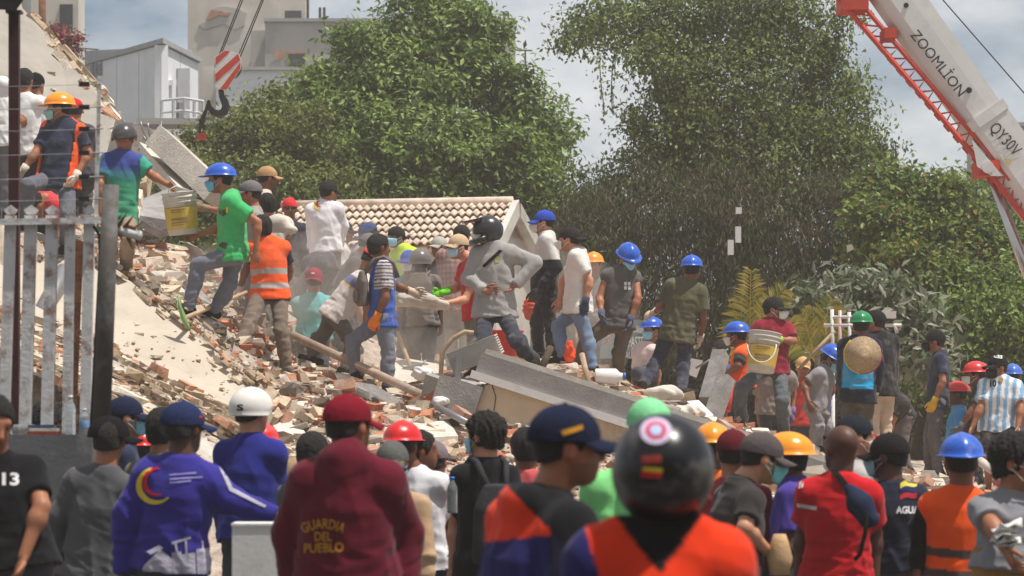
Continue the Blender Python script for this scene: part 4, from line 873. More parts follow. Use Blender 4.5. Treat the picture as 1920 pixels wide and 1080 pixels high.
while cnt < 300:
    p = sample_spot(r); s_ = min(.75, .10 + .075 * r.pareto(1.7))
    if s_ > .16 and (np.linalg.norm(footxy - p[:2], axis=1) < s_ * .6 + .12).any(): continue
    ob = bpy.data.objects.new('concrete_chunk', CH[cnt % 12]); COL.objects.link(ob); ob.parent = pile
    ob.location = (p[0], p[1], tz(p[0], p[1]) + s_ * .05); ob.scale = (s_, s_ * r.uniform(.7, 1.1), s_ * r.uniform(.6, 1.)); ob.rotation_euler = orient(tnorm(p[0], p[1]), r.uniform(0, 6.3), .35, r)
    mm = (M_CONC, M_CONC2, M_CONC, M_CONC3, M_SLAB)[r.integers(5)]
    if mm != M_CONC: ob.material_slots[0].link = 'OBJECT'; ob.material_slots[0].material = mm
    cnt += 1
for cnt in range(150):
    p = sample_spot(r); s_ = min(1., .22 + .16 * r.pareto(2.2))
    ob = bpy.data.objects.new('clay_block_fragment', BL[cnt % 8]); COL.objects.link(ob); ob.parent = pile
    ob.location = (p[0], p[1], tz(p[0], p[1]) + .02); ob.scale = (s_, s_, s_); ob.rotation_euler = orient(tnorm(p[0], p[1]), r.uniform(0, 6.3), .7, r)
# fine debris: too many to count
V, Fc, Cc = [], [], []; base = 0
pal = np.array([s2l(c) for c in ((200, 178, 152), (222, 206, 184), (168, 146, 124), (150, 138, 126), (182, 112, 84), (206, 190, 166), (188, 128, 98), (232, 222, 206), (120, 104, 90))])
n_small = 15000
ux = np.concatenate([r.uniform(-4.6, 0.2, 9000), r.uniform(0, 6.5, 6000)]); uy = np.concatenate([r.uniform(22.3, 30, 9000), r.uniform(23.5, 32, 6000)])
uz = np.array([tz(a, b_) for a, b_ in zip(ux, uy)])
cube = np.array([[x, y, z] for z in (-1, 1) for y in (-1, 1) for x in (-1, 1)], float); cf = np.array([(0,2,3,1),(4,5,7,6),(0,1,5,4),(2,6,7,3),(0,4,6,2),(1,3,7,5)])
sz = np.minimum(.012 + .012 * r.pareto(1.6, n_small), .085); asp = r.uniform(.35, 1.2, (n_small, 3)) * np.array([1.3, 1, .55])
th = r.uniform(0, 6.28, n_small); ph = r.normal(0, .45, n_small)
loc = cube[None] * (1 + r.uniform(-.3, .3, (n_small, 8, 3))) * (asp * sz[:, None])[:, None]
y2 = loc[..., 1] * np.cos(ph)[:, None] - loc[..., 2] * np.sin(ph)[:, None]; z2 = loc[..., 1] * np.sin(ph)[:, None] + loc[..., 2] * np.cos(ph)[:, None]
x3 = loc[..., 0] * np.cos(th)[:, None] - y2 * np.sin(th)[:, None]; y3 = loc[..., 0] * np.sin(th)[:, None] + y2 * np.cos(th)[:, None]
vv = np.stack([x3 + ux[:, None], y3 + uy[:, None], z2 + uz[:, None] + .004], -1).reshape(-1, 3)
ff = (cf[None] + 8 * np.arange(n_small)[:, None, None]).reshape(-1, 4)
cc = np.repeat(pal[r.integers(0, len(pal), n_small)] * r.uniform(.8, 1.1, (n_small, 1)), 8, 0)
M_DEB = mat('debris', (1, 1, 1), rough=1., attr=True, var=.25, scale=14, bump=.5, bscale=60)
tag(link('fine_debris', mesh('fine_debris', vv, ff, False, cc), pile, M_DEB), kind='stuff')
# ---- large fallen slabs
def rough_poly(pts, step=.22, jit=.03, seed=1):
    rr = np.random.default_rng(seed); out = []
    for a, b_ in zip(pts, pts[1:] + pts[:1]):
        a, b_ = np.array(a), np.array(b_); n = max(1, int(np.linalg.norm(b_ - a) / step))
        for i in range(n):
            p = a + (b_ - a) * i / n; out.append(p + rr.normal(0, jit, 3) * np.array([1, 1, .25]) * (1 if i else .3))
    return out
def slab(name, label, px, t, m, edge=None, jit=.03, seed=1, cat='slab'):
    pts = [W(*p) for p in px]; c = np.mean(pts, 0); root = centre_root(name, c); tag(root, label, cat, 'fallen concrete slabs')
    poly = rough_poly(pts, jit=jit, seed=seed); mb = MB(); mb.prism(poly, (0, 0, -t * .35)); part(mb, 'top_layer', m, root)
    rr = np.random.default_rng(seed + 9); cen = np.mean(poly, 0)
    p2 = [cen + (p - cen) * (1 - .03 * rr.uniform(0, 1.4)) + np.array([0, 0, -t * .35 - .004]) for p in poly]
    mb = MB(); mb.prism(p2, (0, .02, -t * .65)); part(mb, 'broken_core', edge or M_CONC, root); return root
slab('concrete_slab', 'huge tilted pale concrete slab rising to the upper left corner', [(-160, -190, 38.5), (40, 8, 37.5), (165, 150, 36), (268, 292, 34), (240, 420, 32.6), (-160, 470, 31.5)], .34, M_SLAB2, M_BRICK, .02, 3)
slab('concrete_slab', 'smooth cream slab sloping from the fence down to the white helmet', [(-60, 400, 27.2), (120, 452, 27.0), (330, 588, 26.2), (500, 742, 25.3), (470, 782, 24.9), (330, 720, 25.0), (220, 655, 25.2), (-60, 545, 25.5)], .20, M_SLAB, M_CONC, .03, 4)
slab('concrete_slab', 'dusty lower slab with a crumbling edge above the dark void', [(-60, 560, 25.1), (200, 668, 24.9), (330, 735, 24.7), (500, 822, 24.3), (540, 905, 23.4), (400, 880, 23.3), (230, 742, 23.7), (120, 690, 23.9), (-60, 612, 24.2)], .16, M_CONC, M_CONC, .035, 5)
slab('concrete_slab', 'white painted slab fragment standing out below the white helmet', [(515, 808, 24.6), (565, 800, 24.9), (590, 842, 24.4), (545, 866, 24.0)], .09, M_CONC2, M_CONC, .01, 6)
slab('concrete_slab', 'pale flat slab half buried in dust behind the long pipe', [(765, 672, 28.8), (822, 682, 28.6), (832, 738, 27.3), (735, 720, 27.6), (728, 680, 28.3)], .12, M_CONC2, M_CONC, .015, 7)
slab('concrete_slab', 'layered cream slab left of the maroon cap', [(505, 772, 25.4), (560, 770, 25.5), (600, 800, 25.1), (520, 812, 24.7)], .10, M_CONC2, M_CONC, .015, 8)
slab('concrete_slab', 'crumbling cream slab right of the red hard hat', [(775, 792, 25.4), (838, 788, 25.6), (860, 818, 25.1), (785, 822, 24.7)], .16, M_CONC2, M_CONC, .02, 9)
slab('concrete_slab', 'leaning plaster panel behind the bucket handover', [(268, 372, 30), (318, 352, 30.2), (330, 415, 29.2), (300, 425, 29.2), (262, 404, 29.2)], .12, M_CONC3, M_CONC3, .01, 12)
palb = np.array([s2l(c) for c in ((206, 186, 160), (222, 206, 184), (190, 168, 142), (178, 158, 134), (212, 196, 172), (200, 150, 120), (228, 216, 198), (196, 176, 150))])
def crumble(root, line, n, smin, smax, seed, up=.0, spread=.07):
    """broken layers and bits along an edge: line of (px, py, D)"""
    rr = np.random.default_rng(seed); L3 = np.array([W(*p) for p in line]); V_, F_, C_ = [], [], []; o = np.array(root.location)
    for i in range(n):
        t = rr.uniform(0, len(L3) - 1.001); j = int(t); a = L3[j] + (L3[j+1] - L3[j]) * (t - j); dr = unit(L3[j+1] - L3[j]); s_ = smin + (smax - smin) * rr.uniform() ** 3
        nn = np.cross(dr, (0, 1, 0)); nn = unit(nn if nn[2] > 0 else -nn); b3 = np.cross(dr, nn)
        cu = cube * (1 + rr.uniform(-.35, .35, (8, 3))) * np.array([rr.uniform(.8, 2.2), rr.uniform(.5, 1.), rr.uniform(.25, .6)]) * s_ + rr.normal(0, .01, (8, 3)) * s_
        an = rr.normal(0, .25); dr2 = dr * math.cos(an) + b3 * math.sin(an); b4 = np.cross(dr2, nn)
        p = cu[:, :1] * dr2 + cu[:, 1:2] * b4 + cu[:, 2:] * nn + a + rr.normal(0, spread, 3) * np.array([1, .8, .45]) + np.array([0, 0, up])
        V_.append(p - o); F_.append(cf + 8 * i); C_.append(np.tile(palb[rr.integers(0, len(palb))] * rr.uniform(.85, 1.1), (8, 1)))
    link('crumbled_edge', mesh('crumbled_edge', np.vstack(V_), np.vstack(F_), False, np.vstack(C_)), root, M_DEB)['kind'] = 'stuff'
def litter(root, px, n, smax, seed):
    """thin scatter on a slab's top face; px: quad of (px, py, D)"""
    rr = np.random.default_rng(seed); q = [W(*p) for p in px]; V_, F_, C_ = [], [], []; o = np.array(root.location)
    for i in range(n):
        u, w = rr.uniform(), rr.uniform(); p0 = (q[0] * (1-u) + q[1] * u) * (1-w) + (q[3] * (1-u) + q[2] * u) * w; s_ = .008 + smax * rr.uniform() ** 5
        th_ = rr.uniform(0, 6.28); cu = cube * (1 + rr.uniform(-.35, .35, (8, 3))) * np.array([rr.uniform(.7, 1.6), rr.uniform(.5, 1.), .4]) * s_; x_ = cu[:, 0] * math.cos(th_) - cu[:, 1] * math.sin(th_); y_ = cu[:, 0] * math.sin(th_) + cu[:, 1] * math.cos(th_)
        V_.append(np.stack([x_, y_, cu[:, 2]], 1) + p0 - o); F_.append(cf + 8 * i); C_.append(np.tile(palb[rr.integers(0, len(palb))] * rr.uniform(.85, 1.1), (8, 1)))
    link('scattered_debris', mesh('scattered_debris', np.vstack(V_), np.vstack(F_), False, np.vstack(C_)), root, M_DEB)['kind'] = 'stuff'
SL = [o for o in bpy.data.objects if o.name.startswith('concrete_slab') and o.parent is None]; SLB = {o['label']: o for o in SL}
s1 = SLB['smooth cream slab sloping from the fence down to the white helmet']; s2 = SLB['dusty lower slab with a crumbling edge above the dark void']; s0 = SLB['huge tilted pale concrete slab rising to the upper left corner']
crumble(s1, [(-60, 548, 25.5), (220, 660, 25.2), (330, 724, 25.0), (475, 786, 24.9), (505, 745, 25.3)], 420, .015, .10, 61, -.05, .06)
crumble(s1, [(120, 452, 27.0), (330, 588, 26.2), (500, 742, 25.3)], 260, .012, .06, 62, .01, .09)
crumble(s2, [(-60, 614, 24.2), (120, 692, 23.9), (230, 744, 23.7), (400, 882, 23.3)], 260, .015, .08, 63, -.06, .05)
crumble(s2, [(-60, 580, 24.7), (200, 690, 24.6), (400, 790, 24.1), (520, 860, 23.8)], 420, .010, .07, 64, .0, .12)
crumble(s0, [(40, 8, 37.5), (165, 150, 36), (268, 292, 34), (240, 420, 32.6)], 260, .02, .16, 65, -.08, .08)
litter(s1, [(-60, 410, 27.1), (330, 590, 26.2), (470, 775, 24.95), (-60, 540, 25.55)], 160, .03, 66); litter(s2, [(-60, 562, 25.05), (500, 824, 24.25), (400, 880, 23.32), (-60, 610, 24.22)], 900, .06, 67)
litter(s0, [(-160, -190, 38.5), (40, 8, 37.5), (240, 420, 32.6), (-160, 470, 31.5)], 250, .05, 68)
def pbox(name, label, a, b_, w, h_, m, cat, group=None, roll=0., taper=1.):
    """squared beam between two points"""
    a, b_ = np.array(a), np.array(b_); u = unit(b_ - a); s_ = unit(np.cross(u, (0, 0, 1))); n_ = np.cross(s_, u); c_, q_ = math.cos(roll), math.sin(roll); s_, n_ = s_ * c_ + n_ * q_, n_ * c_ - s_ * q_
    def ring(p, k): return [p - s_*w*k - n_*h_*k, p + s_*w*k - n_*h_*k, p + s_*w*k + n_*h_*k, p - s_*w*k + n_*h_*k]
    mb = MB(); r1, r2 = ring(a, 1), ring(b_, taper); mb.hexa([*r1, *r2]); o = mb.build(name, m, None, origin=tuple(a)); tag(o, label, cat, group); return o
pbox('broken_beam', 'thick broken concrete beam pointing down right behind the bucket', W(300, 262, 31), W(412, 368, 30), .13, .13, M_CONC, 'beam', 'broken beams', .5)
pbox('broken_beam', 'smaller concrete beam under the thick one by the rebar tangle', W(270, 285, 31.5), W(345, 372, 30.2), .10, .09, M_CONC2, 'beam', 'broken beams', .3)
pbox('broken_beam', 'squat broken block end beside the rebar tangle', W(236, 268, 32.6), W(270, 275, 32.2), .20, .22, M_CONC, 'beam', 'broken beams', .2)
# rebar tangle
rt = centre_root('rebar_tangle', W(300, 285, 31.6)); tag(rt, 'tangle of bent grey steel rods sticking out beside the tilted slab', 'rebar')
rr = np.random.default_rng(5)
for i in range(14):
    a = W(300 + rr.uniform(-14, 10), 300 + rr.uniform(-10, 25), 31.6 + rr.uniform(-.2, .3)); e = W(285 + rr.uniform(-25, 35), 240 + rr.uniform(-12, 40), 31.6 + rr.uniform(-.3, .3)); m_ = (a + e) / 2 + rr.normal(0, .12, 3)
    t = np.linspace(0, 1, 9)[:, None]; part(MB().tube((1-t)**2 * a + 2*t*(1-t) * m_ + t*t * e, .012, 6), 'rod', M_STEEL, rt, True)
# ---- fallen roof edge with grey fascia
uA, uB = W(903, 661, 26.0), W(1640, 897, 25.3); uu = unit(uB - uA); un = unit(np.cross(uu, (0, 1, 0))); un = un if un[2] > 0 else -un; uf = unit(np.cross(un, uu)); uf = uf if uf[1] < 0 else -uf
Lb = np.linalg.norm(uB - uA); rb = centre_root('fallen_roof_edge', uA); tag(rb, 'fallen roof edge with grey fascia, white strip and cracked cream wall', 'roof edge')
M_FASC = mat('grey_fascia', (.27, .25, .24), rough=.85, var=.12, scale=3, bump=.25, stain=(.40, .36, .31), stain_amt=.4, sscale=4)
M_STRIP = mat('white_strip', (.72, .70, .67), rough=.6, var=.06, bump=.1, stain=(.5, .46, .4), stain_amt=.4, sscale=6)
M_WALLC = mat('cream_wall', (.58, .46, .32), rough=.9, var=.10, scale=2.5, bump=.3, stain=(.23, .21, .19), stain_amt=.85, sscale=1.1)
def edge_box(a, b_, top, bot, front, back, m, name):
    q = []
    for zz in (bot, top):
        for (s_, f_) in ((a, front), (b_, front), (b_, back), (a, back)): q.append(uA + uu * s_ + un * zz + uf * f_)
    part(MB().hexa(q), name, m, rb)
edge_box(0, Lb, .0, -.175, .0, -.55, M_FASC, 'fascia'); edge_box(-.03, Lb, -.177, -.25, .03, -.45, M_STRIP, 'white_strip')
edge_box(.12, Lb, -.252, -.86, -.03, -.45, M_WALLC, 'wall'); edge_box(-.05, Lb, -.862, -1.15, .02, -.5, M_FASC, 'lower_beam'); edge_box(-.30, .118, -.30, -.80, .03, -.4, M_CONC3, 'end_block')
edge_box(.02, Lb, .05, .002, -.05, -.6, M_CONC2, 'top_screed')
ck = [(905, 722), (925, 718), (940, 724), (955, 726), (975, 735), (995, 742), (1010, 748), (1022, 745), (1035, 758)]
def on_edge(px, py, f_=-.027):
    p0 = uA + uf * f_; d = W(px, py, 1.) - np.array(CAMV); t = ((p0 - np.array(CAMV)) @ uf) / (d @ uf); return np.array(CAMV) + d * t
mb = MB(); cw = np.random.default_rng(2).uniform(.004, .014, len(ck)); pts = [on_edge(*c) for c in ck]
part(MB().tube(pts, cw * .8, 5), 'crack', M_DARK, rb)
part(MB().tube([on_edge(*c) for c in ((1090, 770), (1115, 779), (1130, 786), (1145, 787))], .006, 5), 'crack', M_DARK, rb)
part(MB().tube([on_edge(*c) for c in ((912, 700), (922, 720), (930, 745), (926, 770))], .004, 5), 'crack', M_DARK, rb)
# ------------------------------------------------------------------ trees and plants
def leaf_mat(name, transl=.35, rough=.5):
    m = bpy.data.materials.new(name); m.use_nodes = True; t = m.node_tree; t.nodes.clear(); l = t.links.new
    out = N(t, 'ShaderNodeOutputMaterial'); at = N(t, 'ShaderNodeAttribute', attribute_name='Col'); b = N(t, 'ShaderNodeBsdfPrincipled'); b.inputs['Roughness'].default_value = rough; b.inputs['Specular IOR Level'].default_value = .35
    tr = N(t, 'ShaderNodeBsdfTranslucent'); mx_ = N(t, 'ShaderNodeMixShader'); mx_.inputs[0].default_value = transl
    l(at.outputs['Color'], b.inputs['Base Color']); l(at.outputs['Color'], tr.inputs['Color']); l(b.outputs[0], mx_.inputs[1]); l(tr.outputs[0], mx_.inputs[2]); l(mx_.outputs[0], out.inputs[0]); return m
M_LEAF = leaf_mat('leaf'); M_BARK = mat('bark', (.09, .065, .045), rough=.95, var=.35, scale=8, bump=1., bscale=30)
def leaves(pos, nrm, size, cols, rr, droop=0., wide=.5):
    n = len(pos); t = rr.normal(size=(n, 3)); t[:, 2] -= droop; t -= nrm * (t * nrm).sum(1, keepdims=True) * .7; t /= np.linalg.norm(t, axis=1, keepdims=True) + 1e-9
    s_ = np.cross(nrm, t); s_ /= np.linalg.norm(s_, axis=1, keepdims=True) + 1e-9; up = np.cross(t, s_); L_ = size[:, None]
    v = np.stack([pos, pos + t * L_ * .5 + s_ * L_ * wide * .5 + up * L_ * .08, pos + t * L_, pos + t * L_ * .5 - s_ * L_ * wide * .5 + up * L_ * .08], 1).reshape(-1, 3)
    i = 4 * np.arange(n)[:, None]; f = np.concatenate([i + np.array([0, 1, 2]), i + np.array([0, 2, 3])], 0)
    return v, f, np.repeat(cols, 4, 0)
def crown(blobs, n, size, pal, seed, per=14, spread=.16, droop=.3, wide=.5, shell=.5, up=.5, sub=5):
    """leaf tufts spread through lobes; blobs: (px, py, D, rx px, ry px)"""
    rr = np.random.default_rng(seed); big = list(blobs); blobs = list(blobs)
    for b in big:                                   # smaller lobes budding from each big one
        for _ in range(sub):
            a_ = rr.uniform(0, 2 * math.pi); q_ = rr.uniform(.22, .42); blobs.append((b[0] + math.cos(a_) * b[3] * .92, b[1] + math.sin(a_) * b[4] * .92, b[2] - rr.uniform(-.2, .9) * b[3] * b[2] / FPX * .7, b[3] * q_, b[4] * q_ * .85))
    c = np.array([W(b[0], b[1], b[2]) for b in blobs]); rad = np.array([[b[3] * b[2] / FPX, (b[3] + b[4]) * .5 * b[2] / FPX * (b[5] if len(b) > 5 else .8), b[4] * b[2] / FPX] for b in blobs])
    vol = rad.prod(1) ** (2 / 3); nt_ = n // per; which = rr.choice(len(blobs), nt_, p=vol / vol.sum())
    d = rr.normal(size=(nt_, 3)); d[:, 1] -= .35; d /= np.linalg.norm(d, axis=1, keepdims=True); q = rr.uniform(0, 1, nt_) ** shell
    lump = 1 + .24 * wob(d * 3 + c[which], 2.2, seed)
    tc_ = c[which] + d * rad[which] * (q * lump)[:, None]
    sp = spread * rr.uniform(.6, 1.5, nt_)
    pos = np.repeat(tc_, per, 0) + rr.normal(size=(nt_ * per, 3)) * np.repeat(sp, per)[:, None] * np.array([1, 1, .7])
    nr = np.repeat(d, per, 0) + rr.normal(size=pos.shape) * .7 + np.array([0, 0, up]); nr /= np.linalg.norm(nr, axis=1, keepdims=True)
    pal = np.array([s2l(c_) for c_ in pal]); k_ = np.repeat(rr.integers(0, len(pal), nt_), per); k_ = np.where(rr.uniform(size=len(k_)) < .3, rr.integers(0, len(pal), len(k_)), k_)
    col = pal[k_] * rr.uniform(.75, 1.2, (len(pos), 1))
    return leaves(pos, nr, size * rr.uniform(.6, 1.3, len(pos)), col, rr, droop, wide)
def limb_tube(mb, a, b_, r0, r1, rr, n=7):
    a, b_ = np.array(a), np.array(b_); t = np.linspace(0, 1, n)[:, None]; p = a + (b_ - a) * t; p[1:-1] += rr.normal(0, .06, (n - 2, 3)) * np.linalg.norm(b_ - a) * .35
    mb.tube(p, np.linspace(r0, r1, n), 7)
def tree(name, label, blobs, n, size, pal, seed, base, group='trees behind the collapsed building', trunk_r=.22, **kw):
    rt_ = centre_root(name, base); tag(rt_, label, 'tree', group); rr = np.random.default_rng(seed + 1)
    v, f, c = crown(blobs, n, size, pal, seed, **kw); o = link('crown', mesh('crown', v - np.array(base), f, False, c), rt_, M_LEAF)
    mb = MB(); cen = np.mean([W(b[0], b[1], b[2]) for b in blobs], 0); fork = np.array(base) * .45 + cen * .55; limb_tube(mb, base, fork, trunk_r, trunk_r * .7, rr)
    for b in blobs[:8]: limb_tube(mb, fork, W(b[0], b[1], b[2]), trunk_r * .5, .03, rr)
    part(mb, 'trunk', M_BARK, rt_, True); return rt_
GR1 = [(118, 140, 64), (136, 158, 76), (94, 116, 54), (152, 172, 92), (78, 100, 46)]
tree('broadleaf_tree', 'broad bright green leafy tree behind the tiled roof', [(800, 70, 48, 110, 85), (720, 150, 47.5, 120, 95), (870, 120, 48, 100, 90), (960, 210, 48, 100, 80), (1000, 280, 48.5, 80, 80), (640, 230, 47, 110, 90), (760, 280, 46.5, 130, 100), (890, 320, 47, 130, 90), (620, 330, 46.5, 110, 80), (580, 190, 48, 60, 60), (700, 380, 46.5, 200, 70), (930, 400, 47, 140, 70), (860, 40, 48.5, 60, 50)], 78000, .135, GR1, 31, (-1.2, 48.5, .5), per=16, spread=.115, wide=.44, shell=.38, up=.9)
GR2 = [(120, 128, 62), (96, 110, 54), (140, 142, 76), (78, 94, 46)]
hd = centre_root('hedge', (-4.6, 45, 1.0)); tag(hd, 'olive hedge with sunlit top below the white building', 'hedge')
v, f, c = crown([(400, 300, 45, 70, 65), (470, 275, 45, 90, 80), (540, 290, 45.5, 90, 100), (360, 350, 44.5, 60, 60), (440, 370, 44, 130, 70), (570, 380, 44, 120, 70), (330, 400, 44.5, 80, 90), (500, 210, 46, 55, 40), (450, 440, 44, 200, 60)], 34000, .10, GR2, 41, per=12, spread=.10); link('foliage', mesh('foliage', v - np.array((-4.6, 45, 1.0)), f, False, c), hd, M_LEAF)
rr = np.random.default_rng(3); mb = MB()
for i in range(9): limb_tube(mb, (-5.3 + i * .28, 45.2, .9), (-5.3 + i * .28, 45.2, 4.6), .04, .015, rr)
part(mb, 'stem', M_BARK, hd, True)
# vine-covered tree
GV = [(104, 120, 56), (122, 136, 66), (84, 98, 48), (138, 152, 78), (70, 80, 42)]
vt_base = (3.6, 45, .4); vb = [(1200, 60, 44, 120, 70), (1320, 40, 44, 140, 90), (1450, 30, 44, 140, 100), (1540, 110, 44, 70, 90), (1260, 170, 43.5, 90, 110), (1380, 180, 43.2, 130, 130), (1500, 210, 43.4, 110, 120), (1590, 240, 43.8, 70, 80), (1280, 300, 43.2, 110, 90), (1420, 330, 43, 140, 110), (1560, 330, 43.2, 100, 100), (1190, 340, 43.5, 90, 80), (1120, 390, 43.6, 80, 80), (1640, 280, 44, 45, 30), (1090, 60, 44.5, 50, 40), (1150, 20, 44.5, 80, 30)]
vt = tree('vine_covered_tree', 'tall tree smothered in hanging vines right of centre', vb, 62000, .085, GV, 51, vt_base, per=20, spread=.13, trunk_r=.38, shell=.5, droop=.9)
GB = [(98, 86, 62), (88, 84, 54), (80, 92, 50), (108, 100, 72), (74, 84, 46)]
v, f, c = crown([(1130, 450, 43, 90, 90), (1250, 430, 42.6, 120, 120), (1400, 450, 42.4, 140, 130), (1540, 460, 42.4, 120, 120), (1250, 570, 42.4, 160, 90), (1450, 580, 42.2, 160, 90), (1080, 540, 43, 90, 90)], 46000, .12, GB, 61, per=16, spread=.18, droop=3., shell=.5, wide=.22)
link('dry_vines', mesh('dry_vines', v - np.array(vt_base), f, False, c), vt, M_LEAF)
rr = np.random.default_rng(8); vl, fl, cl = [], [], []; nb_ = 0; mb = MB(); ps, ns, szs, cs = [], [], [], []
for i in range(150):
    b = vb[rr.integers(0, 14)]; x = b[0] + rr.uniform(-.95, .95) * b[3]; y0 = b[1] + rr.uniform(-.3, .6) * b[4]; D = b[2] - rr.uniform(.2, 1.) * b[3] * 44 / FPX * .8; ln = rr.uniform(50, 170)
    p = [W(x + 5 * math.sin(i + t * 3) , y0 + ln * t, D) for t in np.linspace(0, 1, 6)]; mb.tube(p, .008, 4, cap=False)
    t = rr.uniform(0, 1, int(ln / 2.6)); q = np.array([W(x + 5 * math.sin(i + tt * 3) + rr.normal(0, 4), y0 + ln * tt, D + rr.normal(0, .05)) for tt in t]); ps.append(q); ns.append(rr.normal(size=q.shape) + np.array([0, -.8, .5])); szs.append(rr.uniform(.05, .10, len(q)))
    cs.append(np.tile(np.array(s2l(GV[rr.integers(5)])), (len(q), 1)) * rr.uniform(.8, 1.25, (len(q), 1)))
ps = np.vstack(ps); ns = np.vstack(ns); ns /= np.linalg.norm(ns, axis=1, keepdims=True)
v, f, c = leaves(ps, ns, np.concatenate(szs), np.vstack(cs), rr, 1.5, .6); link('hanging_vines', mesh('hanging_vines', v - np.array(vt_base), f, False, c), vt, M_LEAF)
part(mb, 'vine_stems', M_BARK, vt)['kind'] = 'stuff'
GY = [(104, 126, 50), (122, 142, 60), (86, 108, 44), (140, 148, 70), (70, 92, 38)]
tree('yellow_green_tree', 'yellow-green tree with russet tips right of the vines', [(1700, 370, 41, 70, 60), (1770, 420, 41, 80, 70), (1680, 450, 40.6, 80, 80), (1800, 500, 40.6, 90, 80), (1720, 540, 40.2, 110, 80), (1640, 350, 41.4, 40, 40)], 34000, .11, GY * 3 + [(160, 128, 60)], 71, (6.0, 41.5, .5), per=10, spread=.11, trunk_r=.14)
tree('green_tree', 'dense green tree at the right edge behind the crane cylinder', [(1860, 560, 40, 90, 80), (1900, 480, 41, 60, 70), (1800, 640, 39.6, 120, 80), (1900, 650, 39.5, 80, 90), (1700, 650, 39.8, 100, 70), (1860, 740, 39.4, 120, 70)], 34000, .11, GR1 + GY[:2], 81, (7.0, 41, .5), per=10, spread=.11, trunk_r=.14)
tree('distant_tree', 'hazy tree far behind the crane boom', [(1840, 370, 62, 90, 65), (1910, 420, 62, 90, 90), (1780, 430, 62, 90, 80), (1850, 470, 61, 130, 60)], 9000, .17, GR1, 91, (10.5, 63, .5), per=9, spread=.2, trunk_r=.18)
# garden wall and hedge that close the view under the trees
gw = centre_root('garden_wall', W(1450, 700, 47) * np.array([1, 1, 0])); tag(gw, 'dark stained garden wall in the shade under the vine tree', 'wall')
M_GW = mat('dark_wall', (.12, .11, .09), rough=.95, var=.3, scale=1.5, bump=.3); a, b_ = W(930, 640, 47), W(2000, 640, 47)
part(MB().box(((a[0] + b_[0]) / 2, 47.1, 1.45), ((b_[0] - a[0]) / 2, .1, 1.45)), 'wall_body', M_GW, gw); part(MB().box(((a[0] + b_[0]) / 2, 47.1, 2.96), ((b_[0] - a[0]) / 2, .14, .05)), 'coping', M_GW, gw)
hb = centre_root('hedge', (4.5, 43.5, .2)); tag(hb, 'dark shaded hedge behind the workers on the right', 'hedge')
v, f, c = crown([(x, y, 43.6, 90, 75, .6) for x in range(1010, 1960, 95) for y in (660, 760)], 30000, .12, [(70, 82, 42), (56, 66, 36), (84, 92, 50), (64, 60, 42)], 131, per=12, spread=.13); link('foliage', mesh('foliage', v - np.array((4.5, 43.5, .2)), f, False, c), hb, M_LEAF)
mb = MB(); rr = np.random.default_rng(77)
for i in range(18): limb_tube(mb, (.6 + i * .42, 43.7, .1), (.6 + i * .42, 43.7, 2.2), .035, .015, rr)
part(mb, 'stem', M_BARK, hb, True)
# big-leaved shrub
sh = centre_root('large_leaved_shrub', (4.6, 37.5, .8)); tag(sh, 'shrub with large pale dusty leaves above the grey tee worker', 'shrub')
GL = [(140, 146, 124), (112, 124, 92), (160, 160, 140), (90, 106, 70)]
v, f, c = crown([(1560, 560, 37.5, 60, 50), (1640, 570, 37.4, 80, 60), (1710, 590, 37.4, 60, 50), (1620, 640, 37.4, 120, 60), (1720, 660, 37.4, 80, 60)], 2600, .20, GL, 101, per=7, spread=.14, wide=.42, droop=.2); link('foliage', mesh('foliage', v - np.array((4.6, 37.5, .8)), f, False, c), sh, M_LEAF)
mb = MB()
for i in range(10): limb_tube(mb, (4.6 + rr.uniform(-.3, .3), 37.6, .8), W(1560 + i * 17, 560 + rr.uniform(0, 30), 37.5), .03, .012, rr)
part(mb, 'stem', M_BARK, sh, True)
# palms with yellowing fronds
def palm(label, px, py, D, fr, seed):
    base = W(px, py, D); rt_ = centre_root('areca_palm', base); tag(rt_, label, 'palm', 'yellowing palms behind the bucket carrier'); rr = np.random.default_rng(seed)
    part(MB().tube([base, base + np.array([.02, 0, .5])], [.05, .035], 8), 'trunk', M_BARK, rt_, True)
    for (ex, ey, sag) in fr:
        e = W(ex, ey, D - rr.uniform(-.2, .4)); a = base + np.array([0, 0, .4]); m_ = (a + e) / 2 + np.array([0, 0, np.linalg.norm(e - a) * sag]); t = np.linspace(0, 1, 16)[:, None]; p = (1-t)**2 * a + 2*t*(1-t) * m_ + t*t * e
        mb = MB(); mb.tube(p, np.linspace(.012, .004, 16), 5); fr_ = part(mb, 'frond', mat('frond_stalk', s2l((170, 150, 60)), var=.2), rt_)
        ps, ns, ss, cs, tt_ = [], [], [], [], []; vv, ff, cc = [], [], []
        for i in range(4, 16):
            tn = unit(p[min(i + 1, 15)] - p[i - 1])
            for e_ in (-1, 1):
                for q in range(2):
                    sd_ = unit(np.cross(tn, (0, -1, .3))) * e_; d_ = unit(tn * .9 + sd_ * .9 + np.array([0, 0, -.25]) + rr.normal(0, .1, 3)); L_ = .30 * math.sin(.5 + 2.2 * i / 16) * rr.uniform(.8, 1.1); o_ = p[i - 1] + (p[i] - p[i-1]) * q * .5; w_ = unit(np.cross(d_, (0, 1, .2))) * .014
                    n0 = len(vv); vv += [o_ - w_ * .4, o_ + d_ * L_ * .5 + w_, o_ + d_ * L_ + np.array([0, 0, -.05]), o_ + d_ * L_ * .5 - w_]; ff += [(n0, n0+1, n0+2), (n0, n0+2, n0+3)]; cc += [np.array(s2l(((190, 168, 66), (160, 158, 66), (122, 136, 58), (200, 184, 96))[rr.integers(4)]))] * 4
        link('leaflets', mesh('leaflets', np.array(vv) - base, ff, False, np.array(cc)), fr_, M_LEAF)['kind'] = 'stuff'
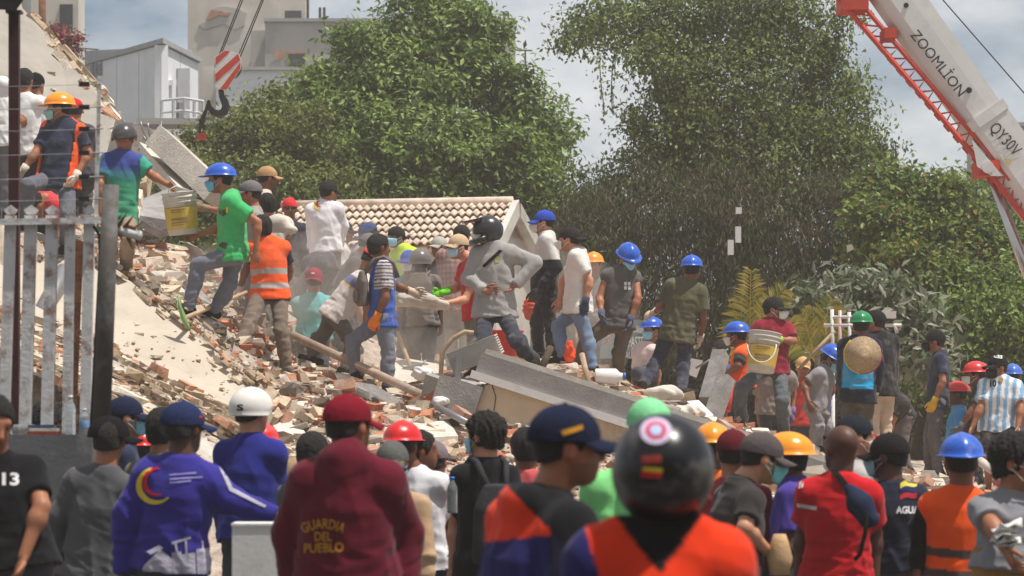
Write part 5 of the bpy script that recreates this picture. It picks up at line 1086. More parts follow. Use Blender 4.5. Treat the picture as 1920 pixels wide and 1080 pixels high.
palm('yellow palm with tall arching fronds left of the bucket carrier', 1405, 740, 36, [(1408, 505, .05), (1470, 540, .25), (1375, 600, .15), (1365, 640, .2), (1440, 560, .3), (1385, 560, .1)], 1)
palm('greener palm with spreading fronds right of the bucket carrier', 1530, 740, 36.5, [(1560, 560, .2), (1500, 590, .2), (1525, 575, .05), (1570, 610, .25), (1490, 640, .2), (1545, 600, .1)], 2)
# pink flowering bush top left
fb = centre_root('flowering_bush', W(118, 112, 47)); tag(fb, 'pink flowering bush behind the top of the tilted slab', 'bush')
v, f, c = crown([(105, 70, 47, 22, 18), (128, 80, 47, 20, 20), (118, 100, 47, 25, 18), (98, 60, 47, 12, 10)], 1800, .07, [(166, 66, 84), (140, 50, 70), (190, 110, 118), (84, 90, 54)], 111, per=8, spread=.07); link('foliage', mesh('foliage', v - W(118, 112, 47), f, False, c), fb, M_LEAF)
part(MB().tube([W(118, 112, 47), W(115, 260, 47)], [.03, .05], 6), 'stem', M_BARK, fb)
# ------------------------------------------------------------------ buildings
M_WHT = mat('white_panel', (.74, .745, .75), rough=.7, var=.06, scale=1.5, bump=.08, stain=(.6, .59, .57), stain_amt=.35, sscale=1.2)
M_BEI = mat('beige_render', (.60, .55, .475), rough=.95, var=.12, scale=.8, bump=.2, stain=(.42, .38, .33), stain_amt=.4, sscale=.7)
M_GRY = mat('weathered_render', (.44, .415, .38), rough=.95, var=.2, scale=.9, bump=.2, stain=(.29, .27, .25), stain_amt=.5, sscale=.9)
M_GLASS = mat('dark_glass', (.05, .055, .06), rough=.2, spec=.5, var=.2, bump=0)
M_TRIM = mat('grey_trim', (.36, .36, .36), rough=.7, var=.1)
def quad_wall(mb, a, b_, z0, z1, t, nrm):
    """upright panel from plan point a to b_"""
    a, b_, nrm = np.array([a[0], a[1], 0.]), np.array([b_[0], b_[1], 0.]), np.array([nrm[0], nrm[1], 0.]) * t
    mb.hexa([a + (0, 0, z0), b_ + (0, 0, z0), b_ - nrm + (0, 0, z0), a - nrm + (0, 0, z0), a + (0, 0, z1), b_ + (0, 0, z1), b_ - nrm + (0, 0, z1), a - nrm + (0, 0, z1)]); return mb
c0, cL, cR = W(303, 225, 58), W(140, 225, 62), W(372, 225, 61); zt = W(303, 84, 58)[2]; zb = c0[2]
wb = centre_root('white_building', (c0[0], c0[1], 0)); tag(wb, 'white flat-roofed panel building with a balcony rail, upper left', 'building')
nL = unit(np.cross(cL - c0, (0, 0, 1))); nL = nL if nL[1] < 0 else -nL; nR = unit(np.cross(cR - c0, (0, 0, 1))); nR = nR if nR[1] < 0 else -nR
for i in range(4):
    a = c0 + (cL - c0) * (i / 4 + .004); b_ = c0 + (cL - c0) * ((i + 1) / 4 - .004); part(quad_wall(MB(), a, b_, zb, zt, .15, nL), 'wall_panel', M_WHT, wb)
for i in range(2):
    a = c0 + (cR - c0) * (i / 2 + .006); b_ = c0 + (cR - c0) * ((i + 1) / 2 - .006); part(quad_wall(MB(), a, b_, zb, zt, .15, nR), 'wall_panel', M_WHT, wb)
cB = cL + cR - c0
mb = MB(); mb.prism([c0 - nL*.14 - nR*.14, cL - nR*.2 - nL*.14, cB, cR - nR*.14], (0, 0, zt - zb - .03)); part(mb, 'inner_wall', M_TRIM, wb)
ov = .18; mb = MB(); mb.prism([np.array([*(p + (p - (c0 + cB) / 2) * .05)[:2], zt + .02]) for p in (c0, cL, cB, cR)], (0, 0, .10)); part(mb, 'roof', M_TRIM, wb)
mb = MB(); mb.prism([np.array([*p[:2], 0]) - np.array([0, 0, 0]) for p in (c0, cL, cB, cR)], (0, 0, zb - .03)); part(mb, 'lower_storey', M_GRY, wb)
def on_face(px, py, f_=.02, left=True):
    n_ = nL if left else nR; p0 = c0 + n_ * f_; d = W(px, py, 1.) - np.array(CAMV); return np.array(CAMV) + d * (((p0 - np.array(CAMV)) @ n_) / (d @ n_))
def face_patch(name, pts, m, root, left=True, f_=.02, t=.02):
    mb = MB(); mb.prism([on_face(x, y, f_, left) for x, y in pts], (nL if left else nR) * -t); return part(mb, name, m, root)
wd = face_patch('window', [(166, 116), (191, 115), (191, 142), (166, 143)], M_TRIM, wb); 
for i in range(3):
    for j in range(3): face_patch('pane', [(169 + i*7.2, 119 + j*7.5), (174.5 + i*7.2, 119 + j*7.5), (174.5 + i*7.2, 125 + j*7.5), (169 + i*7.2, 125 + j*7.5)], M_GLASS, wb, f_=.035).parent = wd
face_patch('door', [(333, 128), (356, 128), (356, 222), (333, 222)], M_TRIM, wb, False, .03); face_patch('doorway', [(335, 192), (349, 192), (349, 223), (335, 223)], M_GLASS, wb, False, .06)
face_patch('switch_box', [(325, 150), (331, 150), (331, 160), (325, 160)], M_WHT, wb, False, .1, .1)
M_RAIL = mat('pale_rail', (.55, .56, .57), rough=.4, metal=.3, var=.05)
for (x0_, y0_, x1_, y1_) in ((302, 188, 346, 184), (346, 184, 382, 190), (302, 211, 346, 207), (346, 207, 382, 213), (303, 188, 303, 226), (346, 184, 346, 226), (325, 186, 325, 226), (364, 187, 364, 220), (381, 190, 381, 214)):
    part(MB().tube([W(x0_, y0_, 57), W(x1_, y1_, 57)], .035 if abs(x0_ - x1_) < 2 else .03, 6), 'rail', M_RAIL, wb)
part(MB().box(W(345, 232, 57.4), (.9, .5, .06)), 'balcony_slab', M_GRY, wb)
def block(name, label, px0, px1, pytop, D, depth, m, tag_=True, root=None, zb_=0., nm='wall'):
    a, b_ = W(px0, pytop, D), W(px1, pytop, D); c = ((a[0] + b_[0]) / 2, D + depth / 2, 0)
    rt_ = root or centre_root(name, c)
    if tag_: tag(rt_, label, 'building')
    part(MB().box((c[0], c[1], (a[2] + zb_) / 2), (abs(b_[0] - a[0]) / 2, depth / 2, (a[2] - zb_) / 2)), nm, m, rt_); return rt_
tb = block('beige_tower', 'tall beige building with peeled plaster behind the hook', 352, 573, -130, 78, 1.6, M_BEI)
block('', '', 497, 760, 38, 75, 1.5, M_GRY, False, tb, nm='concrete_wing'); block('', '', 470, 499, 57, 76, 3, M_GRY, False, tb, nm='stair_wing'); block('', '', 405, 556, 128, 71, 1.2, M_WHT, False, tb, nm='white_annex'); block('', '', 380, 420, 124, 72, 1.2, M_BEI, False, tb, nm='side_annex')
def flat(name, pts, D, m, root, t=.05):
    return part(MB().prism([W(x, y, D) for x, y in pts], (0, t, 0)), name, m, root)
flat('parapet', [(494, 34), (764, 34), (764, 40), (494, 40)], 74.9, M_TRIM, tb, .5); flat('ledge', [(402, 125), (558, 125), (558, 131), (402, 131)], 70.9, M_GRY, tb, .4)
flat('window', [(534, 20), (565, 20), (565, 38), (534, 38)], 77.9, M_GLASS, tb); wn = flat('window', [(540, 100), (572, 100), (572, 124), (540, 124)], 74.94, M_GLASS, tb); flat('lintel', [(539, 97), (576, 97), (576, 100.5), (539, 100.5)], 74.92, M_BRICK, tb)
flat('bare_plaster', [(373, 47), (385, 40), (392, 22), (405, 13), (425, 12), (445, 16), (462, 24), (458, 48), (440, 56), (420, 45), (400, 50), (385, 56)], 77.95, M_GRY, tb); flat('bare_brick', [(388, 32), (396, 18), (412, 20), (432, 24), (428, 30), (410, 28), (400, 33), (390, 38)], 77.9, M_BRICK, tb); flat('bare_brick', [(513, 98), (525, 93), (534, 98), (533, 110), (522, 112), (515, 106)], 74.92, M_BRICK, tb)
for x in (600, 608, 577): part(MB().tube([W(x, 40, 76), W(x, 14 if x > 590 else -10, 76)], .04, 6), 'mast', M_DARK, tb)
lb = block('grey_house', 'beige house with a dark window in the upper left corner', 38, 147, -60, 55, .8, M_BEI)
flat('window', [(112, 8), (136, 8), (136, 60), (112, 60)], 54.95, M_GLASS, lb); flat('pilaster', [(46, -60), (58, -60), (58, 110), (46, 110)], 54.9, M_TRIM, lb, .2); part(MB().tube([W(79, -20, 54), W(80, 110, 54)], .07, 10), 'pipe', M_RUST, lb, True)
part(MB().tube([W(135, 88, 55), W(185, 92, 55)], .03, 6), 'bracket', M_TRIM, lb); part(MB().tube([W(154, 62, 55), W(153, 110, 55)], .015, 6), 'bracket', M_TRIM, lb)
gb = block('grey_block', 'dark grey block peeping out at the right edge below the boom lettering', 1872, 1990, 232, 72, 5, M_GRY)
flat('parapet', [(1866, 229), (1990, 229), (1990, 236), (1866, 236)], 71.9, M_TRIM, gb, .3)
am = centre_root('rooftop_mast', W(955, 140, 66)); tag(am, 'grey rooftop column with thin antenna frame above the green tree', 'antenna')
part(MB().box(W(956, 90, 66), (.13, .13, .62)), 'column', M_BEI, am); part(MB().box(W(945, 95, 66.2), (.03, .1, .9)), 'post', M_TRIM, am)
for a, b_ in (((905, 92), (998, 95)), ((985, 95), (985, 140)), ((930, 92), (930, 130)), ((953, 22), (953, 45)), ((915, 100), (915, 92))): part(MB().tube([W(*a, 66), W(*b_, 66)], .02, 5), 'rod', M_DARK, am)
part(MB().box(W(945, 500, 66.4) * np.array([1, 1, 0]) + np.array([0, 0, 3.9]), (1.2, .5, 3.9)), 'plinth', M_GRY, am)
# ---- house with tiled roof
hr = centre_root('tiled_house', W(760, 700, 41) * np.array([1, 1, 0])); tag(hr, 'low house with pale clay tile roof and white gable behind the workers', 'house')
M_TILE = mat('clay_tile', (.68, .54, .43), rough=.9, var=.22, scale=7, bump=.3, bscale=40, stain=(.36, .27, .2), stain_amt=.5, sscale=3)
rdR = W(962, 383, 41.0); rdL = W(530, 391, 41.9); ez = W(925, 462, 39.7); rd = unit(rdL - rdR); dn = ez - rdR; Lr = np.linalg.norm(rdL - rdR)
nrow, ncol = 6, 31; tw = Lr / ncol; sl = unit(dn); rn = unit(np.cross(rd, sl)); rn = rn if rn[2] > 0 else -rn; Ls = np.linalg.norm(dn); tl = Ls / nrow
pv = []; nseg = 8
for (s_, lift) in ((0., .0), (1.06, .05)):
    for j in range(nseg + 1): u = j / nseg; pv.append(rd * (tw * u) + sl * (tl * s_) + rn * (.022 * math.sin(2 * math.pi * u) + lift + .03))
pv2 = [p - rn * .018 for p in pv]; n1 = nseg + 1
tf_ = [(j, j + 1, n1 + j + 1, n1 + j) for j in range(nseg)]; tf_ += [tuple(2 * n1 + q for q in f_[::-1]) for f_ in tf_] + [(n1 + j, n1 + j + 1, 3 * n1 + j + 1, 3 * n1 + j) for j in range(nseg)]
tme = mesh('roof_tile', np.array(pv + pv2), tf_, True); tme.materials.append(M_TILE)
rof = part(MB().hexa([rdR, rdL, rdL + dn, rdR + dn, *(p - rn * .07 for p in (rdR, rdL, rdL + dn, rdR + dn))]), 'roof', M_TILE, hr)
for i in range(ncol):
    for j in range(nrow):
        o = bpy.data.objects.new('roof_tile', tme); COL.objects.link(o); o.parent = rof; o.location = tuple(rdR + rd * (tw * i) + sl * (tl * j) + rn * rng.normal(0, .004) - np.array(hr.location)); o.rotation_euler = (0, 0, rng.normal(0, .01))
part(MB().tube([rdR + rn * .05, rdL + rn * .05], .07, 10), 'ridge_cap', M_TILE, hr, True)
bk = W(1012, 478, 42.3) - rdR; M_GABLE = mat('gable_paint', (.58, .55, .50), rough=.8, var=.1, stain=(.42, .37, .3), stain_amt=.5, sscale=2)
gn = unit(np.cross(dn, bk)); gn = gn if gn[0] > 0 else -gn
part(MB().hexa([rdR, rdR + bk, rdR + bk + np.array([0, 0, -.2]), rdR + np.array([0, 0, -.2]), *(p + gn * .12 for p in (rdR, rdR + bk, rdR + bk + np.array([0, 0, -.2]), rdR + np.array([0, 0, -.2])))]), 'barge_board', M_WPAINT if False else M_GABLE, hr)
part(MB().hexa([rdR + rn*.06, rdR + dn + rn*.06, rdR + dn + np.array([0, 0, -.18]), rdR + np.array([0, 0, -.18]), *(p + gn * .10 for p in (rdR + rn*.06, rdR + dn + rn*.06, rdR + dn + np.array([0, 0, -.18]), rdR + np.array([0, 0, -.18])))]), 'barge_board', M_GABLE, hr)
part(MB().hexa([rdR, rdL, rdL + bk, rdR + bk, *(p - np.array([0, 0, .06]) for p in (rdR, rdL, rdL + bk, rdR + bk))]), 'rear_roof', M_TILE, hr)
def gz0(p): return np.array([p[0], p[1], 0.])
gi = -gn * .10; A_, B_, R_ = rdR + dn * .88 + gi, rdR + bk * .88 + gi, rdR + gi - np.array([0, 0, .12])
mb = MB(); mb.add([gz0(A_), gz0(B_), B_ - np.array([0, 0, .1]), R_, A_ - np.array([0, 0, .1]), *(p - gn * .15 for p in (gz0(A_), gz0(B_), B_ - np.array([0, 0, .1]), R_, A_ - np.array([0, 0, .1])))], [(0, 1, 2, 3, 4), (9, 8, 7, 6, 5), (0, 5, 6, 1), (1, 6, 7, 2), (2, 7, 8, 3), (3, 8, 9, 4), (4, 9, 5, 0)]); part(mb, 'gable_wall', M_GABLE, hr)
A2, L2 = rdR + dn * .86, rdL + dn * .86
part(quad_wall(MB(), A2, L2, 0, A2[2] - .12, .2, (0, -1)), 'front_wall', M_BEI, hr)
for i in range(12):
    p = rdR + rd * (Lr * (i + .5) / 12) + dn * .80; part(MB().tube([p - rn * .12, p + dn * .17 - rn * .12], .035, 6), 'rafter', M_BARK, hr)
# ------------------------------------------------------------------ crane
cr_ = centre_root('mobile_crane', (9, 34, 0)); tag(cr_, 'white mobile crane boom with red lattice jib and steel ram, upper right', 'crane')
M_CW = mat('crane_white', (.70, .69, .66), rough=.4, var=.05, scale=2, bump=.05, stain=(.5, .47, .42), stain_amt=.35, sscale=2.5); M_CR = mat('crane_red', (.55, .06, .035), rough=.5, var=.12, bump=.1); M_BLK = mat('black_paint', (.02, .02, .021), rough=.5, var=.1, bump=0)
DC = 33.; ba, bb_ = W(1560, -176, DC), W(2110, 606, DC); bu = unit(bb_ - ba); bn = np.array([bu[2], 0, -bu[0]]); bn = bn if bn[2] > 0 else -bn; bf = np.array([0, -1., 0])
# section: (across bn, towards viewer bf)
sec = [(.27, -.24), (.27, .24), (.10, .25), (-.12, .25), (-.24, .16), (-.30, .0), (-.24, -.16), (-.12, -.25), (.10, -.25)]
def boom(s0, s1, k, name, off=0.):
    n = len(sec); v = []; Lb_ = np.linalg.norm(bb_ - ba)
    for s_ in (s0, s1): v += [ba + bu * (s_ * Lb_) + bn * (a * k + off) + bf * (b_ * k) for a, b_ in sec]
    m = MB(); m.add(v, [tuple(range(n))[::-1], tuple(range(n, 2*n))] + [(i, (i+1) % n, n + (i+1) % n, n + i) for i in range(n)]); return part(m, name, M_CW, cr_)
bm = boom(.515, 1., 1., 'boom_base_section'); boom(-.6, .53, .92, 'boom_inner_section'); boom(.50, .522, 1.06, 'boom_collar')
boom(.64, .70, 1.03, 'boom_stiffener')
def bpt(px, py, f_=.25): return W(px, py, DC - f_)
def strip(name, p0, p1, w, m, f_=.27): 
    a, b_ = bpt(*p0, f_), bpt(*p1, f_); q = unit(b_ - a); n_ = np.array([q[2], 0, -q[0]]) * w
    part(MB().prism([a - n_, a + n_, b_ + n_, b_ - n_], (0, .02, 0)), name, m, cr_)
def boom_text(txt, px0, px1, h_, m, fo=.262):
    v, f = text_tris(txt, 1., .0); v = v[:, :2] - v[:, :2].min(0); ex = v.max(0); a, b_ = bpt(*px0, fo), bpt(*px1, fo); L_ = np.linalg.norm(b_ - a); q = unit(b_ - a); n_ = np.array([-q[2], 0, q[0]]); n_ = n_ if n_[2] > 0 else -n_
    P3 = [a + q * (x / ex[0] * L_) + n_ * ((y / ex[1] - .5) * h_) for x, y in v]; o_ = np.array(cr_.location); f = [t if np.cross(P3[t[1]] - P3[t[0]], P3[t[2]] - P3[t[0]])[1] < 0 else t[::-1] for t in f]
    link('lettering', mesh('lettering', np.array(P3) - o_, f), cr_, m)
boom_text('ZOOMLİON', (1716, 58), (1808, 174), .165, M_BLK, .24); boom_text('QY30V', (1860, 236), (1908, 288), .165, M_BLK)
part(MB().lathe([(.035, 0), (.03, .012)], 14, M=np.array([[1, 0, 0], [0, 0, -1], [0, 1, 0]]), c=bpt(1817, 169, .236)), 'dot', M_BLK, cr_); part(MB().lathe([(.03, 0), (.028, .012)], 14, M=np.array([[1, 0, 0], [0, 0, -1], [0, 1, 0]]), c=bpt(1699, 10, .236)), 'bolt', M_BLK, cr_)
part(MB().prism([bpt(1881, 298, .262), bpt(1897, 298, .262), bpt(1891, 312, .262)], (0, -.004, 0)), 'warning_triangle', mat('warning_yellow', (.6, .5, .2), var=.05), cr_)
part(MB().hexa([bpt(1835, 166, .15), bpt(1848, 158, .15), bpt(1851, 162, .15), bpt(1840, 172, .15), bpt(1835, 166, -.15), bpt(1848, 158, -.15), bpt(1851, 162, -.15), bpt(1840, 172, -.15)]), 'fin', M_CW, cr_)
# lattice jib under the boom
def jl(px, py, f_): return W(px, py, DC - f_)
J0, J1 = (1555, -50), (1990, 500); J0b, J1b = (1600, -50), (2020, 490)
for f_ in (.18, -.18):
    part(MB().tube([jl(1540, -40, f_), jl(1860, 330, f_), jl(2000, 510, f_)], .034, 6), 'jib_chord', M_CR, cr_); part(MB().tube([jl(1575, -40, f_), jl(1862, 296, f_), jl(2010, 490, f_)], .030, 6), 'jib_chord', M_CR, cr_)
nl = 26
for i in range(nl):
    t = i / nl; t2 = (i + .5) / nl; t3 = (i + 1) / nl
    def lo_(t): return (1540 + 460 * t, -40 + 540 * t + (6 * math.sin(3 * t)))
    def hi_(t): return (1575 + 435 * t, -40 + 520 * t)
    f_ = .18; part(MB().tube([jl(*lo_(t), f_), jl(*hi_(t2), f_), jl(*lo_(t3), f_)], .014, 5), 'jib_lacing', M_CR, cr_)
    part(MB().tube([jl(*lo_(t), f_), jl(*lo_(t2), -f_)], .012, 5), 'jib_lacing', M_CR, cr_)
part(MB().box(jl(1848, 318, 0), (.12, .25, .09)), 'jib_bracket', M_CR, cr_); part(MB().box(jl(1665, 66, 0), (.07, .22, .06)), 'jib_bracket', M_CR, cr_); part(MB().box(jl(1598, 4, 0), (.16, .25, .12)), 'jib_bracket', M_CR, cr_)
part(MB().hexa([bpt(1822, 260, .27), bpt(1880, 330, .27), bpt(1858, 330, .27), bpt(1832, 312, .27), bpt(1822, 260, -.2), bpt(1880, 330, -.2), bpt(1858, 330, -.2), bpt(1832, 312, -.2)]), 'ram_bracket', M_CW, cr_)
part(MB().lathe([(.07, 0), (.07, .03)], 16, M=np.array([[1, 0, 0], [0, 0, -1], [0, 1, 0]]), c=bpt(1852, 314, .26)), 'ram_pin', M_CW, cr_)
M_CHR = mat('ram_steel', (.55, .53, .50), rough=.25, metal=1., var=.1, scale=3, bump=.03); part(MB().tube([W(1854, 316, DC), W(1990, 690, DC)], .062, 20), 'ram_rod', M_CHR, cr_, True)
part(MB().tube([W(1985, 676, DC), W(2100, 990, DC)], .10, 20), 'ram_cylinder', M_CW, cr_, True)
part(MB().tube([W(1700, -78, DC), W(2000, 266, DC)], .008, 6), 'hoist_rope', M_DARK, cr_)
part(MB().box((W(2110, 600, DC) + W(2110, 1100, DC)) / 2 * np.array([1, 1, 0]) + np.array([.3, 0, 1.0]), (1.6, 1.4, .9)), 'carrier', M_CR, cr_)
# hook block
hk = centre_root('crane_hook_block', W(427, 130, 37)); tag(hk, 'red and white striped crane hook block hanging on ropes, upper left', 'hook block')
DH = 37.; oct_ = [(404, 106), (423, 93), (447, 99), (452, 112), (451, 128), (424, 169), (404, 164), (402, 150)]
M_HW = mat('hook_white', (.68, .66, .63), rough=.5, var=.08, stain=(.45, .4, .35), stain_amt=.4, sscale=5)
part(MB().prism([W(x, y, DH - .12) for x, y in oct_], (0, .05, 0)), 'cheek_plate', M_HW, hk); part(MB().prism([W(x - 2, y, DH + .1) for x, y in oct_], (0, .05, 0)), 'cheek_plate', M_HW, hk)
for s_ in ([(404.5, 107), (423, 94.5), (431, 96.5), (404.5, 122)], [(446, 101), (450.5, 112), (403.5, 155), (403.5, 139)], [(451, 116), (450.5, 128), (424, 168), (413, 166)]):
    part(MB().prism([W(x, y, DH - .126) for x, y in s_], (0, .005, 0)), 'red_stripe', M_CR, hk)
part(MB().lathe([(.17, -.08), (.17, .08)], 20, M=np.array([[1, 0, 0], [0, 0, -1], [0, 1, 0]]), c=W(428, 125, DH)), 'sheave', M_DARK, hk)
t = np.linspace(0, 1, 14); hp = [(414, 168), (416, 180), (421, 190), (424, 200), (420, 210), (410, 214), (399, 210), (392, 200), (391, 188)]
part(MB().tube([W(x, y, DH) for x, y in hp], [.035, .04, .05, .055, .056, .052, .045, .035, .016], 10), 'hook', M_DARK, hk, True)
part(MB().tube([W(x, y, DH) for x, y in ((391, 190), (385, 212), (380, 232), (384, 244))], .022, 6), 'chain', M_DARK, hk); part(MB().tube([W(x, y, DH) for x, y in ((389, 200), (376, 226), (374, 250))], .018, 6), 'chain', M_DARK, hk); part(MB().box(W(378, 256, DH), (.06, .03, .04)), 'red_clip', M_CR, hk)
for a, b_ in (((410, 105), (455, -10)), ((414, 103), (459, -10)), ((447, 104), (494, -8)), ((450, 108), (497, -8))):
    e = np.array(W(*b_, DH)); s_ = W(*a, DH); part(MB().tube([s_, s_ + (e - s_) * 4.], .008, 5), 'rope', M_DARK, hk)
# ------------------------------------------------------------------ people
KK = {}
for p_, k_ in zip(G, POSES): build_person(p_, k_); KK[p_['label']] = k_
def who(s):
    r_ = [k for l_, k in KK.items() if s in l_]; assert len(r_) == 1, (s, len(r_)); return r_[0]
def sf(k): return [(v, f) + (o,) for v, f, o in k.surf]
I_Y, I_R, I_W, I_GOLD, I_BLUE, I_BK = ink('yellow', (226, 196, 60)), ink('red', (206, 40, 44)), ink('white', (216, 214, 212)), ink('gold', (196, 138, 40)), ink('blue', (40, 52, 120)), ink('black', (26, 26, 28))
# maroon jacket lettering
k = who('maroon hooded jacket'); s_ = sf(k)
lay_text(s_, 'GUARDIA', 606, 982, 19, I_GOLD, k.root, wid=84, arc=85, bold=.01); lay_text(s_, 'DEL', 606, 1006, 17, I_GOLD, k.root, wid=32); lay_text(s_, 'PUEBLO', 607, 1027, 18, I_GOLD, k.root, wid=74, rot=-2)
# purple shirt: crescent emblem, small print, skyline
k = who('purple-blue long sleeves'); s_ = sf(k)
lay(s_, *arc_band(287, 911, 17, 31, 300, 48)[:2], 'emblem', I_Y, k.root) if False else lay(s_, *arc_band(292, 911, 20, 34, 250, 50, 22), 'emblem', I_Y, k.root) if False else None
v_, f_ = arc_band(290, 911, 24, 35, 40, 262, 24); lay(s_, v_, f_, 'emblem', I_Y, k.root, maxpx=5)
v_, f_ = arc_band(293, 903, 18, 27, 70, 285, 22); lay(s_, v_, f_, 'emblem', I_R, k.root, maxpx=5)
for yy, ww in ((889, 50), (897, 62), (904, 40)): lay(s_, [(318, yy), (318 + ww, yy - 4), (318 + ww, yy - 1.5), (318, yy + 2.5)], [(0, 1, 2, 3)], 'small_print', ink('faint', (150, 146, 196)), k.root, maxpx=6)
I_SK = ink('skyline', (176, 172, 186))
for q in ([(270, 1060), (300, 1030), (316, 1042), (330, 1056), (330, 1076), (262, 1076)], [(322, 1036), (340, 1034), (341, 1076), (322, 1076)], [(327, 1016), (331, 1016), (334, 1040), (330, 1040)], [(322, 1016), (358, 1006), (358, 1010), (322, 1021)], [(340, 1040), (366, 1036), (368, 1076), (342, 1076)], [(346, 1008), (350, 1008), (352, 1040), (348, 1040)], [(368, 1030), (400, 1026), (404, 1076), (370, 1076)], [(378, 1014), (381, 1014), (383, 1032), (380, 1032)], [(275, 1034), (298, 1022), (306, 1028), (282, 1040)]):
    lay(s_, q, [tuple(range(len(q)))], 'skyline_print', I_SK, k.root, maxpx=8)
lay(s_, [(408, 868), (414, 866), (436, 914), (500, 948), (496, 952), (430, 920)], [(0, 1, 2, 5), (2, 3, 4, 5)], 'sleeve_print', I_SK, k.root, maxpx=6)
# black tee 13
k = who('printed 13'); lay_text(sf(k), '13', 20, 898, 24, I_W, k.root, wid=32, bold=.03)
# white tee hearts
k = who('coloured hearts'); s_ = sf(k)
lay(s_, [(788, 938), (794, 930), (800, 940), (798, 956), (788, 966)], [(0, 1, 2, 3, 4)], 'heart_print', ink('heart_red', (196, 84, 60)), k.root); lay(s_, [(788, 982), (794, 976), (798, 984), (790, 998)], [(0, 1, 2, 3)], 'heart_print', ink('heart_green', (170, 190, 60)), k.root)
# navy tee with flag
k = who('tricolour flag print'); s_ = sf(k)
for n_, c_, y_ in (('flag_yellow', (206, 190, 70), 902), ('flag_blue', (44, 50, 92), 912), ('flag_red', (160, 44, 56), 924)):
    q = []
    for i in range(7): q.append((1688 + i * 5.2, y_ + 4 - 3 * math.sin(i * .9) - i * 1.2))
    for i in range(6, -1, -1): q.append((1688 + i * 5.2, y_ + 14 - 3 * math.sin(i * .9) - i * 1.2))
    lay(s_, q, [(i, i + 1, 12 - i, 13 - i) for i in range(6)], n_, ink(n_, c_), k.root, maxpx=5)
lay_text(s_, 'AGUA', 1702, 956, 14, I_W, k.root, wid=44, bold=.04)
# sky-blue football shirt
k = who('football shirt and black shorts'); s_ = sf(k); lay_text(s_, '10', 1862, 719, 13, I_BK, k.root, wid=12, bold=.03, lift=.01)
lay(s_, *[np.array([(1877 + 4 * math.cos(a), 712 + 5 * math.sin(a)) for a in np.linspace(0, 6.28, 9)[:-1]]), [tuple(range(8))]], 'badge', I_GOLD, k.root, lift=.01)
def hat_surf(k):
    o = k.hat; me = o.data; M_ = Matrix.LocRotScale(o.location + k.root.location, o.rotation_euler, o.scale)
    return [(np.array([(M_ @ v.co)[:] for v in me.vertices]), [tuple(p.vertices) for p in me.polygons], o)]
lay_text(hat_surf(k), 'adidas', 1864, 666, 9, I_W, k.root, wid=32, rot=8, bold=.02, lift=.012)
# charcoal sleeveless logo, crescent on white shirt, green tee mark
k = who('sleeveless charcoal'); s_ = sf(k)
for dx, dy in ((0, 0), (7, 0), (0, 8), (7, 8)):
    q = [(1170 + dx, 529 + dy), (1175 + dx, 528 + dy), (1175.5 + dx, 534.5 + dy), (1170.5 + dx, 535.5 + dy)]; lay(s_, q, [(0, 1, 2, 3)], 'logo_print', I_W, k.root)
k = who('crescent logo'); v_, f_ = arc_band(597, 384, 5, 9, 60, 275, 10); lay(sf(k), v_, f_, 'emblem', I_Y, k.root); v_, f_ = arc_band(599, 382, 3, 6.5, 60, 275, 10); lay(sf(k), v_, f_, 'emblem', I_R, k.root)
k = who('bright green tee'); s_ = sf(k)
for q, m_ in (([(410, 391), (424, 392), (424, 402), (418, 406), (411, 402)], ink('brown', (84, 76, 58))), ([(403, 388), (408, 388), (409, 398), (404, 398)], I_Y), ([(424, 388), (428, 389), (427, 399), (423, 398)], I_Y), ([(412, 452), (426, 456), (424, 468), (410, 462)], ink('brown', (84, 76, 58)))): lay(s_, q, [tuple(range(len(q)))], 'chest_print', m_, k.root)
# red tee white shoulder bands
k = who('red tee with white sleeve bands'); s_ = sf(k)
for q in ([(1494, 944), (1532, 950), (1531, 957), (1494, 951)], [(1502, 890), (1506, 886), (1500, 916), (1497, 916)], [(1508, 884), (1512, 882), (1505, 914), (1502, 914)], [(1636, 966), (1648, 962), (1649, 969), (1637, 972)], [(1553, 858), (1600, 858), (1600, 861), (1553, 861)]): lay(s_, q, [(0, 1, 2, 3)], 'white_band', I_W, k.root)
# helmet stickers
k = who('motorcycle helmet with stickers'); hs = hat_surf(k)
def disc(cx, cy, rx, ry, n=18): return np.array([(cx + rx * math.cos(a), cy + ry * math.sin(a)) for a in np.linspace(0, 2 * math.pi, n + 1)[:-1]]), [tuple(range(n))]
for (cx, cy, rx, ry, nm_, c_) in ((1230, 808, 30, 25, 'lilac', (206, 190, 214)), (1230, 806, 20, 17, 'pale_red', (196, 70, 90)), (1230, 806, 11, 10, 'pale_blue', (170, 190, 226))): lay(hs, *disc(cx, cy, rx, ry), 'sticker', ink('sticker_' + nm_, c_), k.root, .004 + .002 * (30 - rx) / 10, maxpx=8)
for q, m_ in (([(1203, 855), (1240, 853), (1240, 868), (1203, 870)], ink('st_red', (150, 60, 50))), ([(1205, 876), (1242, 878), (1242, 886), (1205, 882)], I_Y), ([(1202, 883), (1240, 887), (1240, 896), (1202, 894)], I_R), ([(1200, 908), (1254, 906), (1254, 916), (1200, 918)], ink('st_grey', (70, 68, 66)))): lay(hs, q, [(0, 1, 2, 3)], 'sticker', m_, k.root, .004)
k = who('gold-leaf brim'); hs = hat_surf(k); lay(hs, *disc(1148, 802, 18, 7), 'gold_leaf', I_GOLD, k.root, .004, 6); lay(hs, [(1052, 808), (1092, 796), (1094, 804), (1056, 818)], [(0, 1, 2, 3)], 'gold_lettering', I_GOLD, k.root, .003)
k = who('scuffed white helmet'); lay_text(hat_surf(k), 'S', 450, 764, 12, I_BK, k.root, wid=12, bold=.03, name='helmet_mark', lift=.006)
k = who('purple-blue long sleeves'); hs = hat_surf(k)
